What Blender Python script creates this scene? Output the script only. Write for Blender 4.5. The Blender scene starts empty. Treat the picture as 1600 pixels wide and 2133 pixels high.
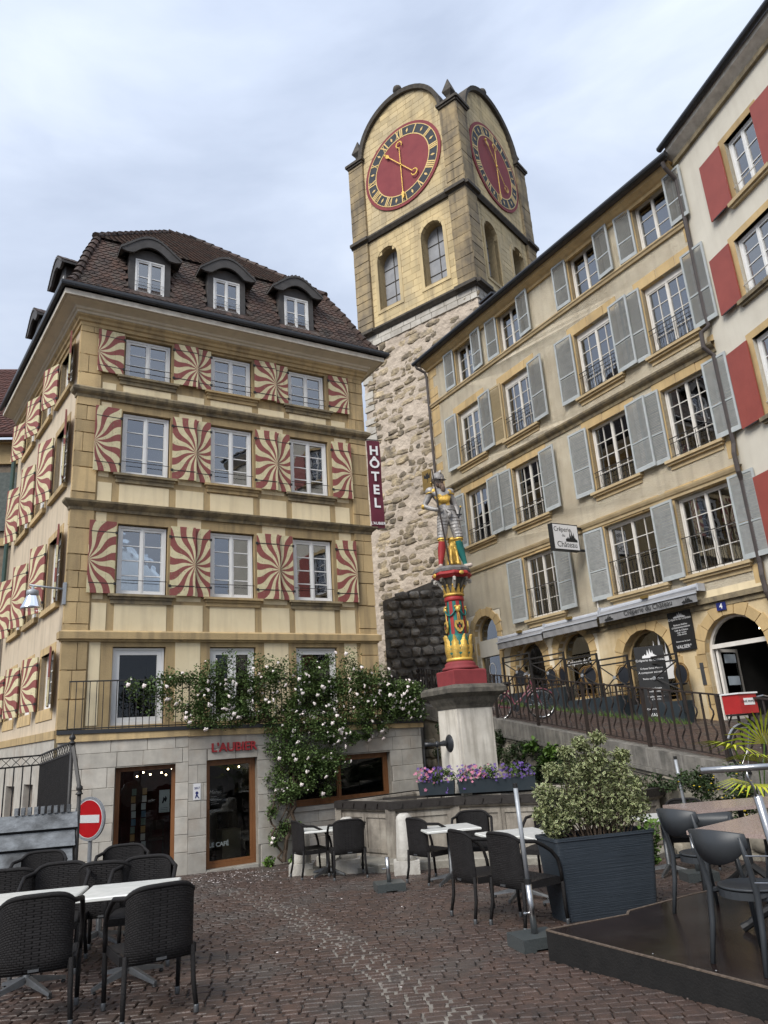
import bpy, bmesh, math, random
from mathutils import Matrix, Vector, Euler
from mathutils.geometry import tessellate_polygon
PI = math.pi
R = math.radians
rnd = random.Random(7)
sc = bpy.context.scene
COL = sc.collection

# ------------------------------------------------------------------ camera
CAMZ = 1.75
cam = bpy.data.cameras.new('camera'); camo = bpy.data.objects.new('camera', cam); COL.objects.link(camo)
cam.sensor_fit = 'VERTICAL'; cam.sensor_height = 24.0; cam.lens = 24.0 * 1545.0 / 2133.0
cam.clip_start = 0.05; cam.clip_end = 2000
pit, rol = R(17.1), R(-3.9)
f_ = Vector((0, math.cos(pit), math.sin(pit))); u_ = Vector((0, -math.sin(pit), math.cos(pit))); x_ = Vector((1, 0, 0))
xr = math.cos(rol) * x_ + math.sin(rol) * u_; ur = -math.sin(rol) * x_ + math.cos(rol) * u_
camo.matrix_world = Matrix(((xr.x, ur.x, -f_.x, 0), (xr.y, ur.y, -f_.y, 0), (xr.z, ur.z, -f_.z, CAMZ), (0, 0, 0, 1)))
sc.camera = camo

# ------------------------------------------------------------------ sky, sun, exposure
SUN_EL, SUN_AZ = R(42), R(214)           # azimuth from north (+y), clockwise: behind the camera, a little left
w = bpy.data.worlds.new('World'); sc.world = w; w.use_nodes = True
nt = w.node_tree; nt.nodes.clear()
def nn(tree, t, **k):
    n = tree.nodes.new(t)
    for a, b in k.items(): setattr(n, a, b)
    return n
sky = nn(nt, 'ShaderNodeTexSky', sky_type='NISHITA', sun_disc=False, sun_elevation=SUN_EL, sun_rotation=SUN_AZ, air_density=1.2, dust_density=3.0)
bgS = nn(nt, 'ShaderNodeBackground'); bgS.inputs[1].default_value = 0.06
nt.links.new(sky.outputs[0], bgS.inputs[0])
tc = nn(nt, 'ShaderNodeTexCoord'); mp = nn(nt, 'ShaderNodeMapping'); mp.inputs['Scale'].default_value = (1, 1, 2.6); mp.inputs['Location'].default_value=(3.1,0.4,0.2)
nz = nn(nt, 'ShaderNodeTexNoise'); nz.inputs['Scale'].default_value = 2.3; nz.inputs['Detail'].default_value = 7; nz.inputs['Roughness'].default_value = 0.52; nz.inputs['Distortion'].default_value=0.35
cr = nn(nt, 'ShaderNodeValToRGB')
cr.color_ramp.elements[0].position = 0.30; cr.color_ramp.elements[0].color = (0.44, 0.51, 0.65, 1)
cr.color_ramp.elements[1].position = 0.70; cr.color_ramp.elements[1].color = (0.74, 0.81, 0.92, 1)
e = cr.color_ramp.elements.new(0.5); e.color = (0.57, 0.645, 0.79, 1)
# an overcast sky is brighter towards the zenith
sp = nn(nt, 'ShaderNodeSeparateXYZ'); mr = nn(nt, 'ShaderNodeMapRange')
mr.inputs['From Min'].default_value = 0.0; mr.inputs['From Max'].default_value = 1.0; mr.inputs['To Min'].default_value = 0.38; mr.inputs['To Max'].default_value = 0.68
bgC = nn(nt, 'ShaderNodeBackground'); mx = nn(nt, 'ShaderNodeMixShader'); mx.inputs[0].default_value = 0.93
out = nn(nt, 'ShaderNodeOutputWorld')
L = nt.links.new
L(tc.outputs['Generated'], mp.inputs[0]); L(mp.outputs[0], nz.inputs['Vector']); L(nz.outputs['Fac'], cr.inputs[0])
L(tc.outputs['Generated'], sp.inputs[0]); L(sp.outputs['Z'], mr.inputs['Value'])
L(cr.outputs[0], bgC.inputs[0]); L(mr.outputs[0], bgC.inputs[1])
L(bgS.outputs[0], mx.inputs[1]); L(bgC.outputs[0], mx.inputs[2]); L(mx.outputs[0], out.inputs[0])
sun = bpy.data.lights.new('sun', 'SUN'); sun.energy = 1.5; sun.angle = R(30); sun.color = (1.0, 0.96, 0.9)
so = bpy.data.objects.new('sun', sun); COL.objects.link(so)
sd = Vector((math.sin(SUN_AZ) * math.cos(SUN_EL), math.cos(SUN_AZ) * math.cos(SUN_EL), math.sin(SUN_EL)))
so.rotation_euler = sd.to_track_quat('Z', 'Y').to_euler(); so.location = (0, 0, 60)
sc.cycles.caustics_reflective = False; sc.cycles.caustics_refractive = False
sc.view_settings.view_transform = 'Standard'; sc.view_settings.look = 'None'
sc.view_settings.exposure = 1.18; sc.view_settings.gamma = 1; sc.view_settings.use_curve_mapping = False

# ------------------------------------------------------------------ materials
MT = {}
def mat(name, c1, c2=None, scale=3.0, rough=0.8, bump=0.15, bscale=60.0, metal=0.0, rand=0.0, streak=0.0, streakc=None, sscale=1.0, spec=0.4, detail=6, patch=None, patchc=None, patchs=0.8, coord='pos', squash=1.0, bdist=0.02):
    if name in MT: return MT[name]
    m = bpy.data.materials.new(name); m.use_nodes = True; t = m.node_tree; t.nodes.clear()
    o = nn(t, 'ShaderNodeOutputMaterial'); b = nn(t, 'ShaderNodeBsdfPrincipled'); t.links.new(b.outputs[0], o.inputs[0])
    b.inputs['Roughness'].default_value = rough; b.inputs['Metallic'].default_value = metal; b.inputs['Specular IOR Level'].default_value = spec
    g = nn(t, 'ShaderNodeNewGeometry') if coord == 'pos' else nn(t, 'ShaderNodeTexCoord')
    P = g.outputs['Position'] if coord == 'pos' else g.outputs['Object']
    lk = t.links.new
    if squash != 1.0:
        mq = nn(t, 'ShaderNodeMapping'); mq.inputs['Scale'].default_value = (1, 1, squash); lk(P, mq.inputs[0]); PQ = mq.outputs[0]
    else: PQ = P
    col = None
    if c2 is None: c2 = tuple(x * 0.75 for x in c1)
    n = nn(t, 'ShaderNodeTexNoise'); n.inputs['Scale'].default_value = scale; n.inputs['Detail'].default_value = detail; n.inputs['Roughness'].default_value = 0.62
    lk(PQ, n.inputs['Vector'])
    r = nn(t, 'ShaderNodeValToRGB'); r.color_ramp.elements[0].position = 0.32; r.color_ramp.elements[1].position = 0.68
    r.color_ramp.elements[0].color = (*c2, 1); r.color_ramp.elements[1].color = (*c1, 1); lk(n.outputs['Fac'], r.inputs[0]); col = r.outputs[0]
    def mixc(a, fac, colr, typ='MIX'):
        x = nn(t, 'ShaderNodeMix', data_type='RGBA', blend_type=typ)
        if isinstance(fac, float): x.inputs[0].default_value = fac
        else: lk(fac, x.inputs[0])
        lk(a, x.inputs[6])
        if isinstance(colr, tuple): x.inputs[7].default_value = (*colr, 1)
        else: lk(colr, x.inputs[7])
        return x.outputs[2]
    if patch:
        n3 = nn(t, 'ShaderNodeTexNoise'); n3.inputs['Scale'].default_value = patchs; n3.inputs['Detail'].default_value = 4; lk(P, n3.inputs['Vector'])
        m3 = nn(t, 'ShaderNodeMapRange'); m3.inputs['From Min'].default_value = 0.5; m3.inputs['From Max'].default_value = 0.66; m3.inputs['To Max'].default_value = patch; lk(n3.outputs['Fac'], m3.inputs['Value'])
        col = mixc(col, m3.outputs[0], patchc)
    if streak:
        mp2 = nn(t, 'ShaderNodeMapping'); mp2.inputs['Scale'].default_value = (5 * sscale, 5 * sscale, 0.45 * sscale); lk(P, mp2.inputs[0])
        n2 = nn(t, 'ShaderNodeTexNoise'); n2.inputs['Scale'].default_value = 1.0; n2.inputs['Detail'].default_value = 5; lk(mp2.outputs[0], n2.inputs['Vector'])
        m2 = nn(t, 'ShaderNodeMapRange'); m2.inputs['From Min'].default_value = 0.48; m2.inputs['From Max'].default_value = 0.75; m2.inputs['To Max'].default_value = streak; lk(n2.outputs['Fac'], m2.inputs['Value'])
        col = mixc(col, m2.outputs[0], streakc or tuple(x * 0.4 for x in c1))
    if rand:
        oi = nn(t, 'ShaderNodeObjectInfo'); mm = nn(t, 'ShaderNodeMapRange'); mm.inputs['To Min'].default_value = 1 - rand; mm.inputs['To Max'].default_value = 1 + rand * 0.8
        lk(oi.outputs['Random'], mm.inputs['Value'])
        vm = nn(t, 'ShaderNodeVectorMath', operation='SCALE'); lk(col, vm.inputs[0]); lk(mm.outputs[0], vm.inputs['Scale']); col = vm.outputs[0]
    lk(col, b.inputs['Base Color'])
    if bump:
        nb = nn(t, 'ShaderNodeTexNoise'); nb.inputs['Scale'].default_value = bscale; nb.inputs['Detail'].default_value = 5; lk(PQ, nb.inputs['Vector'])
        bp = nn(t, 'ShaderNodeBump'); bp.inputs['Strength'].default_value = bump; bp.inputs['Distance'].default_value = bdist; lk(nb.outputs['Fac'], bp.inputs['Height']); lk(bp.outputs[0], b.inputs['Normal'])
    MT[name] = m
    return m

SAND = mat('sandstone', (0.60, 0.44, 0.225), (0.42, 0.31, 0.165), 1.6, 0.85, 0.3, 35, rand=0.2, streak=0.65, streakc=(0.17, 0.13, 0.085), patch=0.4, patchc=(0.38, 0.29, 0.16))
SANDT = mat('tower_sandstone', (0.66, 0.52, 0.285), (0.55, 0.435, 0.24), 0.9, 0.88, 0.3, 14, rand=0.13, streak=0.55, streakc=(0.16, 0.13, 0.10), sscale=0.4, patch=0.5, patchc=(0.42, 0.36, 0.25), patchs=0.35)
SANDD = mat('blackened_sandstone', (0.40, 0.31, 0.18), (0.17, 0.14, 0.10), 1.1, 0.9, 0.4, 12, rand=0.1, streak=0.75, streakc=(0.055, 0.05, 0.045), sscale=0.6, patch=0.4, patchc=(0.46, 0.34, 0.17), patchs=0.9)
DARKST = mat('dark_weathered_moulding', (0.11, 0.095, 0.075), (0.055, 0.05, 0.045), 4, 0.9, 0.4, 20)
MOULD = mat('weathered_moulding', (0.36, 0.29, 0.17), (0.15, 0.125, 0.09), 3, 0.88, 0.3, 30, streak=0.7, streakc=(0.07, 0.06, 0.05), sscale=1.5)
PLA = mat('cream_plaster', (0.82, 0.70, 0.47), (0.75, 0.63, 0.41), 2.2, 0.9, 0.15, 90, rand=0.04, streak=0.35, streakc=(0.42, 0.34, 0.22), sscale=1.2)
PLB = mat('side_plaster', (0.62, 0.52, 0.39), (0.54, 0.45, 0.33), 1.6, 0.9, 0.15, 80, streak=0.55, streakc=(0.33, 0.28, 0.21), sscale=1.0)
PLC = mat('rough_ochre_plaster', (0.86, 0.79, 0.64), (0.76, 0.68, 0.53), 2.5, 0.92, 0.5, 28, streak=0.4, streakc=(0.50, 0.43, 0.32), patch=0.3, patchc=(0.62, 0.52, 0.37), patchs=0.7)
PLD = mat('pale_plaster', (0.70, 0.66, 0.56), (0.63, 0.59, 0.50), 1.2, 0.9, 0.2, 50, streak=0.2, streakc=(0.45, 0.4, 0.32))
SANDC = mat('ochre_surround', (0.60, 0.44, 0.22), (0.48, 0.34, 0.165), 1.8, 0.85, 0.25, 40, rand=0.08, streak=0.35, streakc=(0.22, 0.17, 0.11))
SANDG = mat('ground_floor_ochre', (0.68, 0.55, 0.34), (0.52, 0.39, 0.21), 1.3, 0.88, 0.3, 30, streak=0.4, streakc=(0.36, 0.27, 0.16), patch=0.55, patchc=(0.74, 0.66, 0.50), patchs=0.9)
SILLC = mat('pale_sill', (0.56, 0.44, 0.26), (0.42, 0.32, 0.18), 3, 0.85, 0.2, 40)
SOFF = mat('grey_beige_soffit', (0.72, 0.64, 0.50), (0.62, 0.55, 0.43), 1.4, 0.8, 0.1, 40, streak=0.2)
FASC = mat('fascia_paint', (0.80, 0.75, 0.65), (0.55, 0.5, 0.42), 5, 0.7, 0.2, 60)
ASH = mat('limestone_ashlar', (0.52, 0.49, 0.43), (0.38, 0.36, 0.32), 3.5, 0.75, 0.2, 45, rand=0.10, streak=0.3, streakc=(0.22, 0.20, 0.17), patch=0.45, patchc=(0.36, 0.30, 0.24), patchs=2.5)
JOINT = mat('mortar', (0.30, 0.28, 0.24), (0.22, 0.2, 0.17), 12, 0.95, 0.3, 60)
JOINTY = mat('sand_mortar', (0.44, 0.34, 0.19), (0.33, 0.26, 0.15), 5, 0.95, 0.3, 30)
RUBM = mat('rubble_mortar', (0.60, 0.51, 0.41), (0.42, 0.35, 0.28), 1.3, 0.95, 1.0, 4, patch=0.6, patchc=(0.34, 0.29, 0.24), patchs=0.45, detail=9, bdist=0.12)
RUB = mat('rubble_stone_face', (0.56, 0.45, 0.29), (0.15, 0.125, 0.10), 2.4, 0.92, 1.0, 8, rand=0.38, patch=0.55, patchc=(0.13, 0.12, 0.105), patchs=0.5, detail=9, bdist=0.08)
RUBP = mat('pale_block', (0.58, 0.55, 0.49), (0.40, 0.37, 0.32), 2, 0.9, 0.6, 10, rand=0.1)
RUBD = mat('dark_rusticated_stone', (0.30, 0.275, 0.24), (0.09, 0.083, 0.075), 3.5, 0.9, 1.0, 9, rand=0.4, detail=9, patch=0.6, patchc=(0.46, 0.43, 0.38), patchs=1.6, bdist=0.06)
RUBDM = mat('dark_mortar', (0.22, 0.20, 0.175), (0.12, 0.11, 0.095), 3, 0.95, 0.6, 12)
TILE = mat('clay_tile', (0.095, 0.056, 0.042), (0.042, 0.033, 0.03), 4.5, 0.8, 0.4, 40, rand=0.45, patch=0.55, patchc=(0.075, 0.07, 0.06), patchs=3)
TILES = mat('clay_tile_field', (0.125, 0.066, 0.046), (0.026, 0.024, 0.023), 9, 0.8, 0.4, 40, patch=0.55, patchc=(0.075, 0.07, 0.06), patchs=2, detail=10)
TILER = mat('red_clay_tile', (0.14, 0.055, 0.04), (0.07, 0.035, 0.03), 6, 0.8, 0.4, 40, rand=0.4)
ROOFB = mat('roof_underlay', (0.05, 0.035, 0.03), None, 5)
GUT = mat('dark_gutter', (0.022, 0.024, 0.028), (0.03, 0.032, 0.036), 5, 0.38, 0.05, 30, spec=0.5)
PIPE = mat('dark_brown_pipe', (0.075, 0.06, 0.055), (0.05, 0.042, 0.04), 5, 0.5, 0.05, 30)
PIPEG = mat('green_pipe', (0.045, 0.09, 0.08), None, 5, 0.5, 0.05, 30)
DORM = mat('dark_dormer_paint', (0.085, 0.08, 0.078), (0.055, 0.052, 0.05), 4, 0.7, 0.15, 30)
WHITE = mat('white_window_paint', (0.80, 0.80, 0.78), (0.74, 0.74, 0.73), 4, 0.45, 0.02, 60)
WHITEC = mat('aged_white_paint', (0.76, 0.73, 0.68), (0.66, 0.63, 0.57), 5, 0.5, 0.05, 60)
CURT = mat('sheer_curtain', (0.82, 0.82, 0.80), (0.70, 0.71, 0.70), 6, 0.9, 0, 60)
CURTD = mat('dark_curtain', (0.20, 0.18, 0.14), (0.10, 0.09, 0.075), 6, 0.9, 0, 60)
INTER = mat('dark_interior', (0.035, 0.033, 0.03), (0.02, 0.02, 0.018), 2, 0.9, 0)
INTERR = mat('reddish_interior', (0.12, 0.02, 0.015), (0.02, 0.012, 0.01), 1.2, 0.9, 0)
SHG = mat('blue_grey_shutter', (0.46, 0.49, 0.49), (0.36, 0.39, 0.39), 5, 0.7, 0.15, 50, rand=0.06, streak=0.25, streakc=(0.45, 0.46, 0.45), sscale=3)
SHL = mat('grey_shutter_louvre', (0.42, 0.425, 0.41), (0.30, 0.31, 0.30), 7, 0.8, 0.2, 50, rand=0.08)
SHB = mat('beige_shutter', (0.50, 0.40, 0.24), (0.42, 0.33, 0.19), 5, 0.7, 0.1, 50)
SHR = mat('red_shutter_paint', (0.33, 0.075, 0.055), (0.27, 0.06, 0.045), 2, 0.42, 0.03, 50)
IRON = mat('black_iron', (0.018, 0.017, 0.017), (0.03, 0.028, 0.026), 12, 0.5, 0.1, 80)
RUST = mat('rusty_brown_iron', (0.038, 0.026, 0.021), (0.018, 0.014, 0.013), 9, 0.6, 0.2, 90)
CHROME = mat('brushed_steel', (0.50, 0.50, 0.50), (0.42, 0.42, 0.42), 20, 0.28, 0.03, 60, metal=1.0)
ALU = mat('dull_aluminium', (0.17, 0.175, 0.18), (0.12, 0.125, 0.13), 20, 0.45, 0.03, 60, metal=0.7)
GALV = mat('galvanised', (0.42, 0.44, 0.46), (0.32, 0.34, 0.36), 15, 0.5, 0.05, 60, metal=0.4)
GOLD = mat('gilding', (0.86, 0.58, 0.14), (0.62, 0.38, 0.07), 14, 0.45, 0.5, 45, metal=0.45, spec=0.5, patch=.6, patchc=(.28,.18,.06), patchs=7)
SILV = mat('silvered_armour', (0.50, 0.48, 0.46), (0.22, 0.21, 0.20), 12, 0.55, 0.5, 30, metal=0.3, spec=0.5, patch=.6, patchc=(.17,.15,.13), patchs=6)
REDP = mat('red_statue_paint', (0.40, 0.035, 0.035), (0.30, 0.025, 0.028), 6, 0.5, 0.1, 40)
REDB = mat('dull_red_block', (0.27, 0.045, 0.05), (0.21, 0.035, 0.04), 6, 0.75, 0.1, 40)
TEAL = mat('teal_statue_paint', (0.02, 0.19, 0.165), (0.015, 0.13, 0.12), 6, 0.5, 0.1, 40)
SKIN = mat('painted_stone_skin', (0.62, 0.53, 0.46), (0.5, 0.42, 0.36), 12, 0.7, 0.2, 40)
BEARD = mat('brown_beard', (0.24, 0.165, 0.125), (0.10, 0.07, 0.055), 30, 0.8, 0.9, 70, squash=0.3)
WOODF = mat('oiled_oak_frame', (0.26, 0.115, 0.045), (0.17, 0.07, 0.027), 9, 0.45, 0.15, 50, squash=0.15)
PEDST = mat('marble_pillar', (0.76, 0.72, 0.64), (0.56, 0.52, 0.45), 2.6, 0.7, 0.2, 40, streak=0.6, streakc=(0.22, 0.19, 0.15), sscale=2)
CORN = mat('mossy_cornice', (0.17, 0.155, 0.125), (0.06, 0.055, 0.048), 6, 0.9, 0.4, 30)
BASIN = mat('basin_stone', (0.33, 0.295, 0.245), (0.18, 0.16, 0.135), 4, 0.8, 0.4, 40, streak=0.75, streakc=(0.09, 0.075, 0.06), sscale=2.2, patch=0.5, patchc=(0.45, 0.42, 0.36), patchs=1.6)
BASINR = mat('basin_iron_rim', (0.018, 0.014, 0.012), (0.028, 0.024, 0.021), 12, 0.6, 0.3, 50)
RAMP = mat('ramp_coping', (0.21, 0.195, 0.17), (0.10, 0.095, 0.085), 4, 0.85, 0.4, 30, streak=0.6, streakc=(0.33, 0.31, 0.28), sscale=2.5)
RAMPL = mat('ramp_lower_wall', (0.38, 0.34, 0.27), (0.17, 0.155, 0.125), 2.2, 0.9, 0.6, 14, patch=0.6, patchc=(0.12, 0.115, 0.09), patchs=1.2)
STEP = mat('granite_step', (0.34, 0.32, 0.27), (0.24, 0.225, 0.19), 22, 0.7, 0.3, 60)
PALEST = mat('pale_worn_stone', (0.60, 0.58, 0.53), (0.42, 0.40, 0.36), 5, 0.8, 0.4, 40, streak=0.4, streakc=(0.25, 0.22, 0.18), sscale=3)
RATT = None
MARB = mat('white_marble_top', (0.80, 0.80, 0.76), (0.66, 0.67, 0.63), 9, 0.22, 0.03, 60, spec=0.5)
PINKG = mat('pink_granite_top', (0.46, 0.36, 0.32), (0.24, 0.18, 0.16), 90, 0.2, 0.03, 60)
GREYP = mat('anthracite_plastic', (0.042, 0.047, 0.052), (0.036, 0.04, 0.045), 3, 0.42, 0.05, 300)
DPLY = mat('wet_brown_ply', (0.014, 0.009, 0.008), (0.024, 0.016, 0.014), 2.2, 0.2, 0.10, 4, spec=0.35, patch=0.55, patchc=(0.04, 0.033, 0.03), patchs=1.5)
BPLY = mat('black_ply_edge', (0.008, 0.0075, 0.007), (0.014, 0.013, 0.012), 8, 0.7, 0.25, 60)
EDGE = mat('worn_ply_edge', (0.16, 0.12, 0.09), (0.06, 0.045, 0.035), 30, 0.8, 0.1, 60)
GRAN = mat('dark_granite_base', (0.09, 0.10, 0.10), (0.035, 0.042, 0.043), 120, 0.35, 0.1, 120)
BARK = mat('brown_stem', (0.10, 0.07, 0.045), (0.055, 0.04, 0.03), 20, 0.9, 0.4, 60)
LEAF = mat('rose_leaf', (0.12, 0.18, 0.05), (0.04, 0.075, 0.02), 3.5, 0.5, 0, detail=8)
LEAFD = mat('ivy_leaf', (0.045, 0.075, 0.02), (0.018, 0.032, 0.012), 4, 0.55, 0, detail=8)
LEAFV = mat('variegated_leaf_green', (0.10, 0.15, 0.045), (0.05, 0.085, 0.025), 5, 0.45, 0)
LEAFC = mat('variegated_leaf_cream', (0.62, 0.62, 0.36), (0.44, 0.46, 0.22), 5, 0.5, 0)
LEAFB = mat('bright_leaf', (0.13, 0.22, 0.04), (0.06, 0.12, 0.02), 5, 0.5, 0)
PALM = mat('palm_leaf', (0.55, 0.52, 0.04), (0.26, 0.38, 0.04), 5, 0.5, 0)
GRASS = mat('weed_grass', (0.11, 0.17, 0.035), (0.07, 0.11, 0.03), 4, 0.7, 0)
PETAL = mat('rose_petal', (0.88, 0.83, 0.80), (0.82, 0.70, 0.67), 9, 0.6, 0, rand=0.08)
VIOLET = mat('violet_flower', (0.16, 0.09, 0.34), (0.10, 0.055, 0.22), 20, 0.6, 0)
PINKF = mat('pink_flower', (0.62, 0.25, 0.33), (0.52, 0.17, 0.3), 20, 0.6, 0)
YELF = mat('yellow_flower', (0.72, 0.52, 0.03), None, 20, 0.6, 0)
BOXBL = mat('blue_black_box', (0.022, 0.032, 0.04), (0.032, 0.042, 0.05), 4, 0.5, 0.05, 40)
AWN = mat('grey_awning_fabric', (0.26, 0.26, 0.265), (0.21, 0.21, 0.215), 4, 0.85, 0.05, 40)
AWNM = mat('awning_metal', (0.50, 0.52, 0.56), (0.42, 0.44, 0.48), 4, 0.4, 0.02, 40)
BLACK = mat('matt_black', (0.012, 0.012, 0.013), (0.018, 0.018, 0.018), 5, 0.5, 0.02)
SIGNW = mat('sign_white', (0.80, 0.80, 0.80), (0.78, 0.78, 0.78), 5, 0.5, 0)
INK = mat('black_ink', (0.02, 0.02, 0.02), None, 5, 0.7, 0)
REDL = mat('red_letter', (0.36, 0.03, 0.035), (0.3, 0.022, 0.028), 5, 0.45, 0.03)
REDS = mat('sign_red', (0.56, 0.01, 0.015), (0.5, 0.008, 0.012), 5, 0.35, 0)
BLUE = mat('enamel_blue', (0.02, 0.03, 0.17), None, 5, 0.3, 0)
BAN = mat('maroon_banner_cloth', (0.13, 0.018, 0.035), (0.095, 0.013, 0.027), 2, 0.6, 0.1, 20)
GREYW = mat('weathered_grey_paint_wood', (0.25, 0.27, 0.29), (0.12, 0.13, 0.14), 8, 0.6, 0.3, 50, streak=0.3, patch=0.75, patchc=(0.012, 0.012, 0.012), patchs=2.2, squash=2)
CREAMW = mat('ivory_shutter_back', (0.55, 0.48, 0.30), None, 5)
PINKM = mat('pink_bicycle_paint', (0.26, 0.07, 0.10), None, 5, 0.35, 0)
RUBBER = mat('black_rubber', (0.015, 0.015, 0.015), None, 5, 0.7, 0)
REDBOX = mat('red_delivery_box', (0.48, 0.03, 0.03), None, 5, 0.5, 0.02)
CLOCKR = mat('clock_dial_red', (0.25, 0.045, 0.05), (0.20, 0.032, 0.04), 1.2, 0.75, 0.1, 20, streak=0.15, streakc=(0.3, 0.09, 0.09))
CLOCKB = mat('clock_dial_black', (0.022, 0.026, 0.033), (0.04, 0.045, 0.055), 2, 0.7, 0.1, 20)
CLOCKG = mat('clock_gold', (0.72, 0.52, 0.22), (0.55, 0.38, 0.14), 3, 0.5, 0, metal=0.2)
BAMB = mat('rattan_gold_rim', (0.22, 0.125, 0.035), (0.13, 0.07, 0.02), 20, 0.6, 0.2, 60)
PADB = mat('dark_woven_pad', (0.018, 0.022, 0.03), None, 30, 0.8, 0.2, 90)
LOUVW = mat('grey_belfry_panel', (0.36, 0.37, 0.39), (0.27, 0.28, 0.30), 2, 0.8, 0.1, 20)

def glassmat(name, tint=(0.9, 0.95, 0.95), ior=2.1, rough=0.01):
    m = bpy.data.materials.new(name); m.use_nodes = True; t = m.node_tree; t.nodes.clear()
    o = nn(t, 'ShaderNodeOutputMaterial'); tr = nn(t, 'ShaderNodeBsdfTransparent'); gl = nn(t, 'ShaderNodeBsdfGlossy'); mxs = nn(t, 'ShaderNodeMixShader'); fr = nn(t, 'ShaderNodeFresnel')
    tr.inputs[0].default_value = (*tint, 1); gl.inputs['Roughness'].default_value = rough; gl.inputs[0].default_value = (0.95, 0.97, 1, 1); fr.inputs[0].default_value = ior
    t.links.new(fr.outputs[0], mxs.inputs[0]); t.links.new(tr.outputs[0], mxs.inputs[1]); t.links.new(gl.outputs[0], mxs.inputs[2]); t.links.new(mxs.outputs[0], o.inputs[0])
    n = nn(t, 'ShaderNodeTexNoise'); n.inputs['Scale'].default_value = 2.2; g = nn(t, 'ShaderNodeNewGeometry'); bp = nn(t, 'ShaderNodeBump'); bp.inputs['Strength'].default_value = 0.03; bp.inputs['Distance'].default_value = 0.05
    t.links.new(g.outputs['Position'], n.inputs['Vector']); t.links.new(n.outputs['Fac'], bp.inputs['Height']); t.links.new(bp.outputs[0], gl.inputs['Normal'])
    return m
GLASS = glassmat('window_glass', ior=3.2)
GLASSD = glassmat('shop_glass', (0.85, 0.85, 0.83), ior=1.45)
def emitm(name, c, s):
    m = bpy.data.materials.new(name); m.use_nodes = True; b = m.node_tree.nodes['Principled BSDF']
    b.inputs['Emission Color'].default_value = (*c, 1); b.inputs['Emission Strength'].default_value = s; return m
BULB = emitm('lit_bulb', (1, 0.8, 0.5), 9)

def burstmat():
    # red and cream sunburst of wavy rays, centred on the local origin of the leaf (printed paint)
    m = bpy.data.materials.new('sunburst_paint'); m.use_nodes = True; t = m.node_tree; b = t.nodes['Principled BSDF']; lk = t.links.new
    tcn = nn(t, 'ShaderNodeTexCoord'); s = nn(t, 'ShaderNodeSeparateXYZ'); lk(tcn.outputs['Object'], s.inputs[0])
    def mth(op, a, b_=None):
        x = nn(t, 'ShaderNodeMath', operation=op)
        for i, v in enumerate((a, b_)):
            if v is None: continue
            if isinstance(v, (int, float)): x.inputs[i].default_value = v
            else: lk(v, x.inputs[i])
        return x.outputs[0]
    zs = mth('MULTIPLY', s.outputs['Z'], 0.75)
    ang = mth('ARCTAN2', zs, s.outputs['X'])
    r = mth('SQRT', mth('ADD', mth('MULTIPLY', s.outputs['X'], s.outputs['X']), mth('MULTIPLY', zs, zs)))
    wav = mth('MULTIPLY', mth('SINE', mth('MULTIPLY', r, 9.5)), 0.08)
    oi = nn(t, 'ShaderNodeObjectInfo'); v = mth('SINE', mth('ADD', mth('MULTIPLY', mth('ADD', ang, wav), 13.0), mth('MULTIPLY', oi.outputs['Random'], 1.3)))
    st = mth('GREATER_THAN', v, 0.0)
    n = nn(t, 'ShaderNodeTexNoise'); n.inputs['Scale'].default_value = 7; n.inputs['Detail'].default_value = 6
    g = nn(t, 'ShaderNodeNewGeometry'); lk(g.outputs['Position'], n.inputs['Vector'])
    c1 = nn(t, 'ShaderNodeValToRGB'); c1.color_ramp.elements[0].color = (0.54, 0.485, 0.29, 1); c1.color_ramp.elements[1].color = (0.66, 0.585, 0.365, 1); lk(n.outputs['Fac'], c1.inputs[0])
    c1.color_ramp.elements[0].position = 0.3; c1.color_ramp.elements[1].position = 0.6
    ed = c1.color_ramp.elements.new(0.2); ed.color = (0.30, 0.29, 0.13, 1)
    c2 = nn(t, 'ShaderNodeValToRGB'); c2.color_ramp.elements[0].color = (0.20, 0.055, 0.048, 1); c2.color_ramp.elements[1].color = (0.28, 0.08, 0.068, 1); lk(n.outputs['Fac'], c2.inputs[0])
    x = nn(t, 'ShaderNodeMix', data_type='RGBA'); lk(st, x.inputs[0]); lk(c1.outputs[0], x.inputs[6]); lk(c2.outputs[0], x.inputs[7]); 
    n4 = nn(t, 'ShaderNodeTexNoise'); n4.inputs['Scale'].default_value = 22; n4.inputs['Detail'].default_value = 8; lk(g.outputs['Position'], n4.inputs['Vector'])
    chip = nn(t, 'ShaderNodeMapRange'); chip.inputs['From Min'].default_value = 0.62; chip.inputs['From Max'].default_value = 0.70; chip.inputs['To Max'].default_value = 0.8; lk(n4.outputs['Fac'], chip.inputs['Value'])
    x2 = nn(t, 'ShaderNodeMix', data_type='RGBA'); lk(chip.outputs[0], x2.inputs[0]); lk(x.outputs[2], x2.inputs[6]); x2.inputs[7].default_value = (0.24, 0.21, 0.13, 1)
    lk(x2.outputs[2], b.inputs['Base Color'])
    b.inputs['Roughness'].default_value = 0.65
    return m
BURST = burstmat()

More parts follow.
